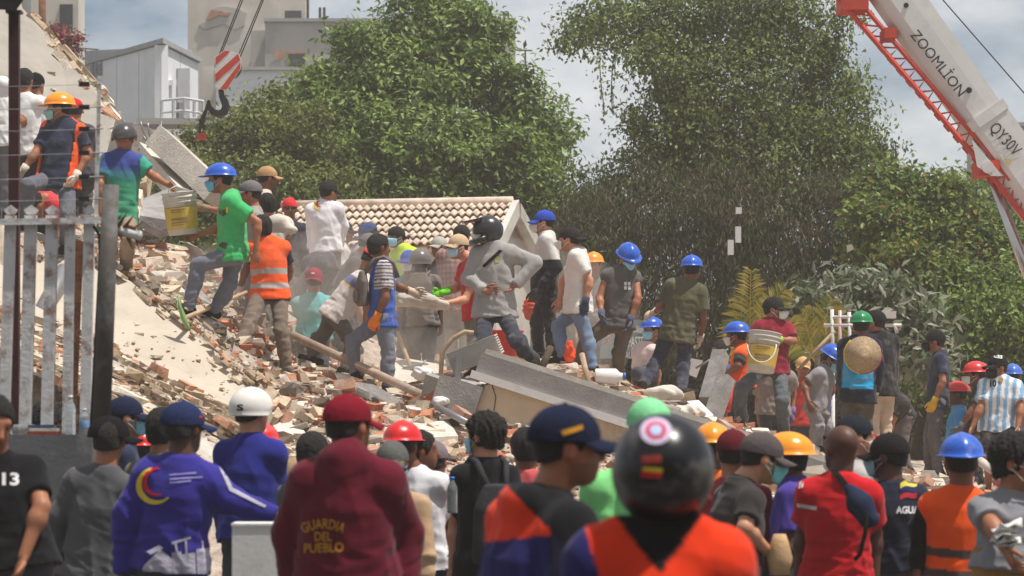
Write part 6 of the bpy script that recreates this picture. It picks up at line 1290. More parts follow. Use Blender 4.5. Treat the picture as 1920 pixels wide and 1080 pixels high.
for y_, c_ in ((769, I_Y), (774, I_BLUE), (779, I_R)): lay(hs, [(374, y_), (384, y_ + 1), (384, y_ + 5), (374, y_ + 4)], [(0, 1, 2, 3)], 'cap_flag', c_, k.root, .004)
k = who('maroon cap and turquoise'); lay(hat_surf(k), [(584, 511), (590, 511), (590, 513), (584, 513)], [(0, 1, 2, 3)], 'cap_mark', I_W, k.root, .006)
# ------------------------------------------------------------------ things people wear loose or hold
def backpack(label, k, c, w=.15, h_=.23, d_=.09, low=.30, cat='backpack'):
    ctr = k.hip + k.U * low - k.Ft * (.13 + d_); rt_ = centre_root('backpack', ctr); tag(rt_, label, cat); m_ = cloth('pack_%s' % (c,), c)
    F = Field(ctr - .3, ctr + .3, .014); F.loft(ctr - k.U * h_, ctr + k.U * h_, k.M, [(0, w * .9, d_ * .8), (.1, w, d_), (.7, w, d_ * .9), (1., w * .6, d_ * .5)], 0); v, f = F.mesh(); n_ = vnormals(v, f); v = v + n_ * (wob(v, 20, 4) * .008)[:, None]; link('bag', mesh('bag', v - ctr, f, True), rt_, m_)
    F = Field(ctr - .3, ctr + .3, .014); c2 = ctr - k.Ft * d_ - k.U * .07; F.ell(c2, (w * .75, .035, h_ * .45), k.M, 0); v, f = F.mesh(); link('pocket', mesh('pocket', v - ctr, f, True), rt_, m_)
    for s in 'LR':
        a = k.sh[s] * .62 + k.neck * .38; p = [ctr + k.U * h_ * .85 + (a - k.neck) * .5, a - k.Ft * .085 + k.U * .055, a + k.U * .078, a + k.Ft * .10 + k.U * .02, a + k.Ft * .14 - k.U * .12]
        part(MB().tube(p, .02, 6), 'strap', m_, rt_, True)
    return rt_
backpack('black backpack on the curly-haired man', who('curly black-haired man'), (54, 54, 58), low=.26)
backpack('dusty grey backpack on the grey-helmeted worker', who('dull grey helmet'), (108, 100, 92), .13, .19, .07)
backpack('small taupe backpack on the blue polo worker', who('blue polo'), (116, 106, 100), .11, .17, .06)
k = who('navy sling bag'); sb = centre_root('sling_bag', W(1618, 948, 14.5)); tag(sb, 'navy sling bag on a black strap across the red tee', 'bag'); m_ = cloth('navy_bag', (38, 46, 70))
F = Field(W(1618, 948, 14.46) - .35, W(1618, 948, 14.46) + .35, .011); a, b_ = W(1594, 918, 14.5), W(1630, 972, 14.46); F.cone(a, (a + b_) / 2, .032, .062, .02); F.cone((a + b_) / 2, b_, .062, .052, .03); v, f = F.mesh(); v += vnormals(v, f) * (wob(v, 24, 2) * .006)[:, None]; link('pouch', mesh('pouch', v - np.array(sb.location), f, True), sb, m_)
lay(sf(k), [(1543, 862), (1556, 862), (1604, 925), (1596, 935)], [(0, 1, 2, 3)], 'strap', cloth('strap', (24, 24, 26)), sb, .012, 8); part(MB().tube([W(1625, 960, 14.4), W(1622, 1000, 14.42), W(1612, 1040, 14.44), W(1602, 1050, 14.44)], .012, 6), 'strap_end', cloth('strap', (24, 24, 26)), sb, True)
# straw hat on the back of the cyan shirt
k = who('straw hat on his back'); hc_ = W(1618, 665, 28.9 - .20); sh_ = centre_root('straw_hat', hc_); tag(sh_, 'round straw hat with coloured rim hanging on the cyan shirt', 'hat')
RX = np.array([[1, 0, 0], [0, 0, -1], [0, 1, 0]]); M_STRAW = mat('straw', (.42, .30, .18), rough=.9, var=.25, scale=40, bump=.8, bscale=90)
part(MB().lathe([(.185, .0), (.19, .012), (.10, .025), (.088, .07), (.06, .10), (.0, .105)], 36, M=RX, c=hc_), 'crown_and_brim', M_STRAW, sh_, True)
for a0, a1, c_ in ((100, 230, (206, 176, 50)), (230, 360, (36, 44, 90)), (0, 100, (166, 36, 44))):
    part(MB().tube([hc_ + np.array([.19 * math.cos(R(-a)), -.004, .19 * math.sin(R(-a))]) for a in np.linspace(a0, a1, 14)], .009, 6), 'rim_ribbon', cloth('rib_%d' % a0, c_), sh_, True)
# buckets
def bucket(label, c, tilt, rot, sc_=1.):
    rt_ = centre_root('bucket', c); tag(rt_, label, 'bucket', 'rubble buckets'); Mx = Matrix.Rotation(R(tilt), 3, 'Y') @ Matrix.Rotation(R(rot), 3, 'X'); Mn = np.array(Mx)
    wm = mat('bucket_plastic', (.60, .56, .49), rough=.55, var=.08, scale=6, bump=.1, stain=(.42, .36, .29), stain_amt=.5, sscale=8)
    pf = [(.0, -.18), (.125, -.18), (.13, -.175), (.145, .10), (.152, .10), (.152, .112), (.147, .115), (.148, .14), (.156, .14), (.156, .155), (.148, .158), (.150, .185), (.157, .187), (.157, .196), (.145, .196), (.14, .1), (.125, -.16), (0, -.165)]
    part(MB().lathe([(a * sc_, z * sc_) for a, z in pf], 36, M=Mn, c=c), 'shell', wm, rt_, True)
    v, f = [], []
    for i in range(17):
        a = R(-170 + i * 160 / 16)
        for z in (-.13, -.03, .06): rr_ = (.130 + (z + .18) / .28 * .017 + .0025) * sc_; v.append(Mn @ np.array([rr_ * math.cos(a), rr_ * math.sin(a), z * sc_]))
    for i in range(16):
        for j in range(2): f.append((i*3+j, (i+1)*3+j, (i+1)*3+j+1, i*3+j+1))
    link('label', mesh('label', np.array(v), f, True), rt_, mat('bucket_label', (.62, .42, .06), rough=.6, var=.12, scale=12, stain=(.55, .48, .36), stain_amt=.4, sscale=12))
    for (z0, a0, a1, t_) in ((.04, -120, -70, .007), (.02, -120, -80, .004), (-.04, -125, -65, .012), (-.07, -125, -65, .006), (-.09, -125, -80, .004)):
        v = []; 
        for i in range(9):
            a = R(a0 + (a1 - a0) * i / 8)
            for z in (z0 - t_, z0 + t_): rr_ = (.130 + (z + .18) / .28 * .017 + .0045) * sc_; v.append(Mn @ np.array([rr_ * math.cos(a), rr_ * math.sin(a), z * sc_]))
        link('print_line', mesh('print_line', np.array(v), [(2*i, 2*i+2, 2*i+3, 2*i+1) for i in range(8)], True), rt_, mat('label_print', (.30, .22, .10), var=.1))
    return rt_, Mn, sc_
b1 = bucket('white paint bucket with yellow label passed between two workers', W(340, 402, 26.5), -6, 4, 1.06)
part(MB().tube([W(314, 372, 26.4), W(316, 356, 26.3), W(330, 349, 26.3), W(352, 356, 26.4), W(370, 370, 26.6)], .007, 6), 'handle', M_WPAINT, b1[0], True)
part(MB().lathe([(.0, -.02), (.13, -.02), (.10, .02), (.04, .05), (0, .05)], 14, c=W(342, 368, 26.5)), 'rubble_load', M_CONC3, b1[0])
b2 = bucket('white bucket with yellow label carried by the maroon polo', W(1430, 662, 29.55), 8, -6, 1.1)
part(MB().tube([W(1428.5 - 27 * math.cos(a), 646 + 33 * math.sin(a), 29.3 - .1 * math.sin(a)) for a in np.linspace(0, math.pi, 15)], .0065, 6), 'handle', M_STRIP, b2[0], True)
# carried block, sack
F = Field(W(790, 568, 28.6) - .35, W(790, 568, 28.6) + .35, .014); F.cone(W(752, 562, 28.6), W(835, 572, 28.5), .075, .055, .02); F.ell(W(792, 562, 28.5), (.16, .12, .07), None, .03); v, f = F.mesh(); v += vnormals(v, f) * (wob(v, 22, 9) * .016)[:, None]; c_ = W(790, 568, 28.6); tag(link('broken_block', mesh('broken_block', v - c_, f, False), None, M_CONC, tuple(c_)), 'pale broken block passed from glove to glove', 'block')
F = Field(W(527, 424, 28.5) - .35, W(527, 424, 28.5) + .35, .014); F.ell(W(522, 420, 28.5), (.15, .10, .085), None, 0); F.cone(W(520, 415, 28.5), W(548, 432, 28.4), .08, .05, .03); v, f = F.mesh(); v += vnormals(v, f) * (wob(v, 25, 6) * .015)[:, None]; c_ = W(527, 424, 28.5); tag(link('sack', mesh('sack', v - c_, f, True), None, M_CONC2, tuple(c_)), 'pale sack of rubble beside the head above the orange vest', 'sack')
# visor of the hoodie man
k = who('grey hoodie'); HMn = k.HM
def hp_(x, y, z): return k.head + HMn @ np.array([x, y, z]) * k.sc
part(MB().hexa([hp_(-.10, .06, .10), hp_(.10, .06, .10), hp_(.085, .23, .075), hp_(-.085, .23, .075), hp_(-.10, .06, .13), hp_(.10, .06, .13), hp_(.085, .23, .09), hp_(-.085, .23, .09)]), 'helmet_peak', plastic('dark_visor', (40, 40, 44), .25), k.root)
part(MB().tube([hp_(-.115, .02, -.06), hp_(-.10, .11, -.10), hp_(0, .15, -.105), hp_(.10, .11, -.10), hp_(.115, .02, -.06)], .026, 8), 'chin_bar', plastic('dark_visor', (40, 40, 44), .25), k.root, True)
lay(sf(k), [(894, 462), (950, 478), (946, 484), (892, 468)], [(0, 1, 2, 3)], 'shoulder_strap', I_BK, k.root) if False else lay(sf(k), [(936, 468), (943, 470), (908, 502), (904, 498)], [(0, 1, 2, 3)], 'shoulder_strap', I_BK, k.root, .012, 6)
lay(sf(k), [(926, 482), (936, 480), (937, 492), (928, 494)], [(0, 1, 2, 3)], 'chest_print', ink('olive', (150, 146, 90)), k.root)
# ------------------------------------------------------------------ fence, poles and small things on the left
fr = centre_root('iron_fence', W(90, 815, 16.3) * np.array([1, 1, 0])); tag(fr, 'flaking white iron fence with spear tips on a grey base wall', 'fence')
DF = 16.3; zt_ = W(0, 815, DF)[2]; M_PLINTH = mat('grey_base_wall', (.14, .14, .145), rough=.7, var=.15, scale=3, bump=.15, stain=(.36, .34, .31), stain_amt=.35, sscale=5)
x0_, x1_ = W(-300, 0, DF)[0], W(182, 0, DF)[0]
part(MB().box(((x0_ + x1_) / 2, DF + .12, zt_ / 2), ((x1_ - x0_) / 2, .12, zt_ / 2)), 'base_wall', M_PLINTH, fr)
for xt, xb, wpx, yb in ((20, 8, 10, 812), (58, 47, 11, 812), (98, 88, 11, 812), (132, 126, 9, 812), (168, 160, 10, 812), (-20, -32, 11, 812)):
    a, b_ = W(xb, yb, DF + .1), W(xt, 404, DF + .1); w_ = wpx * DF / FPX; d_ = np.array([0, w_ * .8, 0])
    br = part(MB().hexa([a - (w_, 0, 0) - d_, a + (w_, 0, 0) - d_, a + (w_, 0, 0) + d_, a - (w_, 0, 0) + d_, b_ - (w_, 0, 0) - d_, b_ + (w_, 0, 0) - d_, b_ + (w_, 0, 0) + d_, b_ - (w_, 0, 0) + d_]), 'bar', M_WPAINT, fr)
    t_ = W(xt, 402, DF + .1); ap = W(xt, 384, DF + .1); w2 = w_ * 1.25; m_ = W(xt, 394, DF + .1)
    tp = MB(); tp.add([t_ - (w_*.7, 0, 0), m_ - (w2, 0, 0), ap, m_ + (w2, 0, 0), t_ + (w_*.7, 0, 0), *(q + (0, .02, 0) for q in (t_ - (w_*.7, 0, 0), m_ - (w2, 0, 0), ap, m_ + (w2, 0, 0), t_ + (w_*.7, 0, 0)))], [(4, 3, 2, 1, 0), (5, 6, 7, 8, 9), (0, 1, 6, 5), (1, 2, 7, 6), (2, 3, 8, 7), (3, 4, 9, 8), (4, 0, 5, 9)]); sp_ = part(tp, 'spear_tip', M_WPAINT, fr); sp_.parent = br
part(MB().hexa([W(-100, 424, DF + .03), W(190, 419, DF + .03), W(190, 419, DF + .17), W(-100, 424, DF + .17), W(-100, 412, DF + .03), W(190, 407, DF + .03), W(190, 407, DF + .17), W(-100, 412, DF + .17)]), 'rail', M_WPAINT, fr)
part(MB().hexa([W(117, 812, DF + .25), W(143, 812, DF + .25), W(143, 812, DF + .32), W(117, 812, DF + .32), W(131, 452, DF + .25), W(157, 452, DF + .25), W(157, 452, DF + .32), W(131, 452, DF + .32)]), 'rusty_post', M_RUST, fr)
for x in range(-20, 178, 11): part(MB().tube([W(x, 412, DF + .14), W(x + 1, 388, DF + .14)], .004, 5), 'spike', M_STEEL, fr)
o = part(MB().tube([W(190, 800, 16), W(208, 347, 16)], [.052, .047], 20), 'steel_pole', mat('pole_paint', (.085, .075, .062), rough=.75, metal=0., var=.3, scale=3, stain=(.20, .20, .21), stain_amt=.7, sscale=2.5), centre_root('grey_pole', (W(190, 0, 16)[0], 16, 0)), True); tag(o.parent, 'grey steel pole with worn paint standing right of the fence', 'pole')
part(MB().tube([W(178, 1400, 16) * np.array([1, 1, 0]), W(190, 800, 16)], [.054, .052], 20), 'pole_foot', MATS['pole_paint'], o.parent, True); part(MB().tube([W(171, 800, 16.15), W(188, 480, 16.15), W(186, 440, 16.1), W(176, 424, 16.05)], .010, 6), 'cable', M_DARK, o.parent, True)
lp = centre_root('lamp_post', (W(25, 0, 16.8)[0], 16.8, 0)); tag(lp, 'dark red lamp post with lantern in the upper left corner', 'lamp post'); M_DRED = mat('dark_red_paint', (.055, .018, .016), rough=.45, var=.2)
c_ = W(27, 200, 16.8); zl, zh = 0, W(27, 24, 16.8)[2]; part(MB().box((c_[0], 16.8, (zl + zh) / 2), (.030, .030, (zh - zl) / 2)), 'post', M_DRED, lp)
part(MB().hexa([W(-60, 14, 16.5), W(30, 20, 16.5), W(30, 20, 17.0), W(-60, 14, 17.0), W(-60, -20, 16.45), W(52, -12, 16.45), W(52, -12, 17.05), W(-60, -20, 17.05)]), 'lantern', M_DARK, lp); part(MB().box(W(27, 23, 16.8), (.045, .045, .008)), 'collar', M_DRED, lp)
ef = centre_root('electric_fence_post', W(182, 405, 16.35)); tag(ef, 'thin white post with black insulators and wires on the fence', 'post')
part(MB().hexa([W(176, 405, 16.35), W(184, 405, 16.35), W(184, 405, 16.4), W(176, 405, 16.4), W(183, 142, 16.35), W(190, 142, 16.35), W(190, 142, 16.4), W(183, 142, 16.4)]), 'post', M_WPAINT, ef)
for y in (158, 201, 242, 287, 332, 373):
    part(MB().box(W(158, y, 16.35), (.030, .014, .013)), 'insulator', M_BLK, ef); part(MB().tube([W(164, y, 16.35), W(194, y - 1, 16.35)], .004, 5), 'pin', M_STEEL, ef); part(MB().tube([W(-60, y + 6, 16.35), W(152, y + 1, 16.35)], .0016, 4), 'wire', M_STEEL, ef)
sp = centre_root('spiked_roller', W(236, 437, 16.1)); tag(sp, 'rusty anti-climb spiked roller sticking out behind the grey pole', 'spiked roller'); part(MB().tube([W(205, 428, 16.1), W(262, 442, 16.0)], .028, 10), 'tube', M_WPAINT, sp, True)
for i, (x, y, ex, ey) in enumerate(((222, 424, 238, 398), (232, 428, 252, 402), (244, 434, 268, 416), (225, 440, 232, 458), (240, 446, 250, 470), (256, 448, 262, 472), (214, 420, 228, 402), (236, 424, 262, 428))): part(MB().tube([W(x, y, 16.05), W(ex, ey, 15.98)], [.014, .001], 5), 'spike', M_RUST, sp)
# bottles and books on the base wall
M_PET = bpy.data.materials.new('clear_plastic'); M_PET.use_nodes = True; b_ = M_PET.node_tree.nodes['Principled BSDF']; b_.inputs['Transmission Weight'].default_value = .85; b_.inputs['Roughness'].default_value = .12; b_.inputs['IOR'].default_value = 1.2; b_.inputs['Base Color'].default_value = (.85, .9, .93, 1)
def bottle(label, c, h_, rad, capc, lab=None, lying=None):
    rt_ = centre_root('water_bottle', c); tag(rt_, label, 'bottle', 'plastic water bottles'); Mn = np.eye(3) if lying is None else np.array(lying)
    pf = [(.0, 0), (rad * .9, 0), (rad, .01)] + [(rad * (1 - .05 * (i % 2)), .01 + h_ * .62 * i / 9) for i in range(1, 10)] + [(rad * .85, h_ * .74), (rad * .42, h_ * .86), (rad * .36, h_ * .93), (0, h_ * .93)]
    part(MB().lathe(pf, 18, M=Mn, c=c), 'bottle_body', M_PET, rt_, True); part(MB().lathe([(0, h_ * .92), (rad * .44, h_ * .92), (rad * .44, h_), (0, h_)], 14, M=Mn, c=c), 'lid', plastic('lid_%s' % (capc,), capc), rt_, True)
    if lab: part(MB().lathe([(rad * 1.02, h_ * .25), (rad * 1.03, h_ * .26), (rad * 1.03, h_ * .5), (rad * 1.02, h_ * .51)], 18, M=Mn, c=c), 'label', cloth('bl_%s' % (lab,), lab), rt_, True)
    return rt_
bottle('tall clear ribbed water bottle on the base wall by the rusty post', W(132, 813, DF - .02 + .05) * np.array([1, 1, 0]) + np.array([0, 0, zt_]), .225, .032, (214, 218, 220)); bottle('shorter water bottle with blue label on the base wall', W(158, 813, DF + .05) * np.array([1, 1, 0]) + np.array([0, 0, zt_]), .15, .029, (214, 218, 220), (120, 160, 196))
bottle('blue-tinted bottle lying on the base wall at the far left', W(20, 805, DF + .05) * np.array([1, 1, 0]) + np.array([0, 0, zt_ + .03]), .2, .03, (60, 110, 190), None, [[0, 0, 1], [0, 1, 0], [-1, 0, 0]])
for i, (x, w_, c__, lab) in enumerate(((82, .085, (150, 70, 60), 'thin red book at the bottom of the stack on the base wall'), (84, .08, (206, 196, 180), 'cream paperback in the stack on the base wall'), (80, .075, (70, 90, 110), 'blue-grey book on top of the stack on the base wall'))): tag(MB().box((0, 0, 0), (w_, .06, .009)).build('book', cloth('book%d' % i, c__), None, origin=None), lab, 'book', 'books on the base wall').location = tuple(W(x, 815, DF + .06) * np.array([1, 1, 0]) + np.array([0, 0, zt_ + .0095 + .019 * i]))
bottle('bottle with bright blue lid in the side pocket of the black backpack', W(848, 962, 16.45), .21, .031, (40, 110, 220))
# white cabinet
cb = centre_root('white_cabinet', W(481, 1000, 13.2) * np.array([1, 1, 0])); tag(cb, 'plain white pillar box between the blue shirt and the maroon jacket', 'cabinet'); c_ = W(481, 982, 13.2); hw = 46 * 13.2 / FPX
part(MB().box((c_[0], 13.32, (c_[2] - .012) / 2), (hw, .12, (c_[2] - .012) / 2)), 'cabinet_body', M_STRIP, cb); part(MB().box((c_[0], 13.32, c_[2] - .005), (hw + .004, .125, .006)), 'lid', M_STRIP, cb)
# tools and long debris on the pile
M_HANDLE = mat('ash_handle', (.50, .34, .20), rough=.6, var=.15, scale=10); M_GRN = mat('green_paint', (.22, .36, .12), rough=.6, var=.2)
dp = 25.75; pk = centre_root('pickaxe', W(345, 598, dp)); tag(pk, 'pickaxe with pale handle and green head', 'pickaxe', 'hand tools'); part(MB().tube([W(345, 597, dp), W(462, 548, who('swinging a pickaxe').wr['L'][1] - .06)], [.022, .018], 10), 'handle', M_HANDLE, pk, True); part(MB().tube([W(334, 552, dp), W(337, 575, dp), W(345, 598, dp), W(352, 612, dp), W(357, 620, dp)], [.006, .018, .028, .018, .006], 8), 'pick_head', M_GRN, pk, True)
mt = centre_root('mattock', W(780, 690, 28.3)); tag(mt, 'mattock with pale handle standing in the dust', 'mattock', 'hand tools'); part(MB().tube([W(746, 622, 28.6), W(770, 690, 28.3)], [.016, .024], 10), 'handle', M_HANDLE, mt, True); part(MB().tube([W(755, 692, 28.3), W(772, 690, 28.3), W(788, 686, 28.2), W(799, 675, 28.2)], [.02, .03, .018, .005], 8), 'mattock_head', M_STEEL, mt, True)
def pole(name, label, a, b_, r_, m, cat, group=None): return tag(MB().tube([np.zeros(3), np.array(b_) - np.array(a)], r_, 12).build(name, m, None, True, None), label, cat, group)
def put(o, a): o.location = tuple(a); return o
def lng(name, label, a, b_, r_, m, cat, group='long debris on the pile'): return put(pole(name, label, W(*a), W(*b_), r_, m, cat, group), W(*a))
lng('rusty_pipe', 'long rusty pipe slanting across the rubble under the jeans', (548, 628, 28.2), (850, 768, 26.2), .042, mat('rusty_pipe', (.36, .26, .20), rough=.8, var=.25, scale=4, stain=(.5, .43, .36), stain_amt=.6, sscale=5), 'pipe')
lng('steel_tube', 'short grey tube lying below the roof edge block', (818, 762, 25.8), (880, 795, 25.2), .03, M_STEEL, 'tube'); lng('timber_stake', 'pale timber stake standing behind the grey fascia', (1104, 722, 27.4), (1091, 664, 27.6), .028, M_WOOD, 'stake'); lng('timber_batten', 'dark timber stub leaning by the hoodie man\'s foot', (1016, 690, 27), (1032, 652, 27.2), .035, M_BARK, 'batten')
lng('reinforcing_bar', 'bent thin bar crossing behind the striped polo', (470, 575, 28.6), (412, 615, 28.0), .02, M_DARK, 'bar'); lng('reinforcing_bar', 'thin pale rod leaning right of the white tee worker', (1305, 690, 30.4), (1365, 655, 30.6), .012, M_STEEL, 'bar'); lng('roof_batten', 'thin pale batten lying beside the steel heater', (862, 690, 26.8), (826, 750, 26.2), .022, M_WOOD, 'batten')
lng('timber_plank', 'pale plank lying right of the blue hard hat', (1838, 865, 27.6), (1882, 896, 27.0), .045, M_CONC2, 'plank')
lng('steel_tube', 'grey tube stub behind the fence bars', (72, 600, 25.6), (122, 508, 26.2), .085, M_STEEL, 'tube')
M_POST = mat('grey_post', (.26, .245, .23), rough=.9, var=.2, scale=6, bump=.4, stain=(.42, .37, .31), stain_amt=.5, sscale=3)
pbox('concrete_post', 'taller grey concrete post leaning right by the orange vest', W(1326, 752, 29), W(1352, 662, 29.3), .07, .07, M_POST, 'post', 'leaning posts'); pbox('concrete_post', 'shorter grey concrete post leaning right in front', W(1332, 795, 28.4), W(1362, 708, 28.6), .07, .07, M_POST, 'post', 'leaning posts')
pbox('broken_block', 'big grey block under the steel heater', W(820, 735, 26.6), W(892, 760, 26.3), .22, .17, M_CONC3, 'block')
pbox('clay_block', 'whole grooved orange clay block among the rubble', W(628, 728, 26.3), W(666, 722, 26.3), .085, .05, M_BRICK, 'block', roll=.3); pbox('clay_block', 'orange clay block fragment below the leaning posts', W(1345, 802, 27.2), W(1365, 816, 27.1), .07, .09, M_BRICK, 'block', roll=.2); pbox('clay_block', 'broken clay block left of the curly-haired man', W(858, 772, 25.6), W(878, 788, 25.4), .07, .05, M_BRICK, 'block', roll=.4)
# ribbed steel heater or flood light
ht = centre_root('ribbed_metal_unit', W(872, 700, 26.7)); tag(ht, 'ribbed grey metal unit on a tubular bracket beside the roof edge', 'metal unit'); hu = unit(W(920, 625, 26.6) - W(834, 660, 26.6)); hn_ = unit(np.array([-hu[2], -.35, hu[0]])); hn_ = hn_ if hn_[2] > 0 else -hn_; ha = W(836, 664, 26.55)
Lh_ = np.linalg.norm(W(925, 626, 26.6) - W(834, 660, 26.6)); M_ALU = mat('dull_aluminium', (.48, .45, .41), rough=.55, metal=.35, var=.1, scale=6, stain=(.42, .36, .29), stain_amt=.4, sscale=5)
def hp2(s_, z_, y_): return ha + hu * s_ + np.array([-hu[2], 0, hu[0]]) * z_ + np.array([0, y_, 0])
part(MB().hexa([hp2(0, -.20, .02), hp2(Lh_, -.20, .02), hp2(Lh_, -.20, .3), hp2(0, -.20, .3), hp2(0, 0, .02), hp2(Lh_, 0, .02), hp2(Lh_, 0, .3), hp2(0, 0, .3)]), 'housing', M_ALU, ht)
for i in range(9): z_ = -.19 + i * .0225; part(MB().hexa([hp2(.0, z_, .0), hp2(Lh_, z_, .0), hp2(Lh_, z_, .019), hp2(0, z_, .019), hp2(0, z_ + .012, .0), hp2(Lh_, z_ + .012, .0), hp2(Lh_, z_ + .012, .019), hp2(0, z_ + .012, .019)]), 'rib', M_ALU, ht)
for i in range(8): part(MB().tube([hp2(Lh_, -.18 + i * .024, .03), hp2(Lh_ + .03, -.175 + i * .024, .03)], .009, 5), 'fin_end', M_STRIP, ht)
part(MB().tube([W(826, 712, 26.5), W(829, 660, 26.5), W(850, 634, 26.5), W(872, 622, 26.5), W(888, 624, 26.5)], .022, 8), 'bracket_tube', M_WOOD, ht, True); part(MB().hexa([W(852, 712, 26.4), W(864, 714, 26.4), W(864, 714, 26.43), W(852, 712, 26.43), W(857, 658, 26.4), W(868, 660, 26.4), W(868, 660, 26.43), W(857, 658, 26.43)]), 'bracket_arm', M_STEEL, ht)
# red tub, orange bag, white jug, bottles and litter
tag(MB().lathe([(.0, 0), (.15, 0), (.19, .24), (.20, .24), (.20, .26), (.175, .26), (.14, .02), (0, .02)], 24).build('red_tub', plastic('red_tub', (196, 52, 48)), None, True), 'red plastic tub behind the hoodie man', 'tub').location = tuple(W(945, 668, 28.6))
def lumpy(name, label, c, r_, m, cat, seed, group=None):
    F = Field(np.array(c) - np.max(r_) - .03, np.array(c) + np.max(r_) + .03, max(.01, np.max(r_) / 14)); F.ell(c, r_, None, 0); v, f = F.mesh(); v += vnormals(v, f) * (wob(v, 4 / np.mean(r_), seed) * np.mean(r_) * .22)[:, None]; return tag(link(name, mesh(name, v - np.array(c), f, True), None, m, tuple(c)), label, cat, group)
lumpy('orange_bag', 'orange bag between the blue cap worker and the white tee', W(993, 578, 30.8), (.07, .06, .13), cloth('orange_bag', (226, 84, 50)), 'bag', 3); lumpy('orange_bag', 'small orange bag by the feet of the torn jeans', W(1068, 662, 29.2), (.06, .06, .13), cloth('orange_bag', (226, 84, 50)), 'bag', 4)
lumpy('cement_bag', 'crumpled white bag on the rubble right of the boots', W(1245, 738, 28.6), (.20, .1, .07), M_CONC2, 'bag', 5, 'pale bags on the pile'); lumpy('cement_bag', 'white bag lying behind the grey fascia near the mint cap', W(1285, 775, 27.8), (.2, .1, .07), M_CONC2, 'bag', 6, 'pale bags on the pile'); lumpy('plastic_bag', 'white crumpled plastic bag below the long pipe', W(792, 700, 27.2), (.10, .08, .06), M_STRIP, 'bag', 7, 'pale bags on the pile'); lumpy('plastic_bag', 'small white bag near the grey steel tube', W(826, 752, 26), (.08, .06, .04), M_STRIP, 'bag', 8, 'pale bags on the pile'); lumpy('dark_cloth', 'dark rag lying by the feet of the olive tee', W(1285, 738, 29.2), (.20, .1, .05), cloth('rag', (52, 46, 44)), 'rag', 9)
pj = centre_root('white_jug', W(1140, 706, 28.6)); tag(pj, 'white plastic container lying behind the fascia', 'container'); part(MB().lathe([(.0, -.13), (.075, -.13), (.08, -.12), (.08, .08), (.04, .12), (.035, .15), (0, .15)], 20, M=np.array([[0, 0, 1], [0, 1, 0], [-1, 0, 0]]), c=W(1140, 706, 28.6)), 'jug_body', M_STRIP, pj, True); part(MB().lathe([(.0, .15), (.04, .15), (.04, .18), (0, .18)], 14, M=np.array([[0, 0, 1], [0, 1, 0], [-1, 0, 0]]), c=W(1140, 706, 28.6)), 'lid', plastic('lid_blue', (60, 90, 170)), pj, True)
bottle('empty clear bottle lying among the litter behind the fascia', W(1236, 752, 28.2), .25, .034, (60, 90, 180), None, [[0, 0, 1], [0, 1, 0], [-.25, 0, 0]])
pbox('cardboard_box', 'flattened brown cardboard box beside the dark rag', W(1275, 748, 28.8), W(1302, 742, 28.8), .12, .05, M_WOOD, 'box'); tag(MB().prism([W(1288, 752, 28.6), W(1310, 750, 28.7), W(1338, 778, 28.2), W(1318, 784, 28.1)], (0, 0, -.02)).build('white_sheet', M_STRIP), 'crumpled white sheet right of the cardboard box', 'sheet'); tag(MB().prism([W(1280, 668, 31), W(1318, 676, 31), W(1306, 708, 31), W(1284, 700, 31)], (0, .02, 0)).build('metal_sheet', M_STRIP), 'pale sheet panel standing right of the olive tee', 'panel')
lng('plastic_tube', 'red and white ladder leg below the orange vest', (1365, 770, 29), (1372, 716, 29.2), .03, plastic('red_leg', (196, 44, 40)), 'tube')
# sign, pipe frame, hanging cameras
sg = centre_root('shop_sign', W(1180, 640, 38)); tag(sg, 'weathered blue-grey sign board with white letters behind the workers', 'sign'); part(MB().prism([W(1105, 600, 38), W(1225, 600, 38), W(1225, 672, 38), W(1105, 672, 38)], (0, .08, 0)), 'board', mat('sign_board', (.13, .19, .22), rough=.7, var=.15, scale=4, stain=(.28, .30, .30), stain_amt=.5), sg); part(MB().prism([W(1100, 590, 37.9), W(1228, 618, 37.9), W(1228, 630, 37.9), W(1100, 606, 37.9)], (0, .04, 0)), 'frame', M_TRIM, sg)
def board_text(txt, x0_, x1_, y_, h_, D_, m, root):
    v, f = text_tris(txt, 1., .01); v = v[:, :2] - v[:, :2].min(0); ex = v.max(0); P3 = np.array([W(x0_ + x / ex[0] * (x1_ - x0_), y_ - y / ex[1] * h_, D_) for x, y in v]); f = [t if np.cross(P3[t[1]] - P3[t[0]], P3[t[2]] - P3[t[0]])[1] < 0 else t[::-1] for t in f]; link('lettering', mesh('lettering', P3 - np.array(root.location), f), root, m)
board_text('Y PASTELER', 1168, 1224, 651, 20, 37.98, M_STRIP, sg); board_text('SAUL', 1168, 1190, 672, 12, 37.98, M_STRIP, sg)
for x in (1112, 1220): part(MB().tube([W(x, 672, 38.05), W(x, 672, 38.05) * np.array([1, 1, 0])], .04, 6), 'leg', M_DARK, sg)
pf = centre_root('pipe_frame', W(1575, 720, 34)); tag(pf, 'pale pipe rack with pink upright behind the green hard hat', 'rack')
for a, b_, m_ in (((1560, 580), (1562, 700), M_STRIP), ((1575, 582), (1575, 720), plastic('pink_pipe', (214, 170, 168))), ((1592, 585), (1595, 700), M_STRIP), ((1545, 610), (1690, 610), M_STRIP), ((1560, 595), (1680, 594), M_STRIP), ((1678, 608), (1682, 625), M_STRIP), ((1500, 690), (1565, 620), M_WOOD), ((1565, 690), (1600, 690), M_STRIP)): part(MB().tube([W(*a, 34), W(*b_, 34)], .022, 8), 'pipe', m_, pf, True)
for x in (1562, 1592): part(MB().tube([W(x, 700, 34), W(x, 700, 34) * np.array([1, 1, 0])], .022, 8), 'leg', M_STRIP, pf, True)
part(MB().box(W(1665, 590, 34), (.09, .06, .04)), 'lamp_box', M_STRIP, pf)
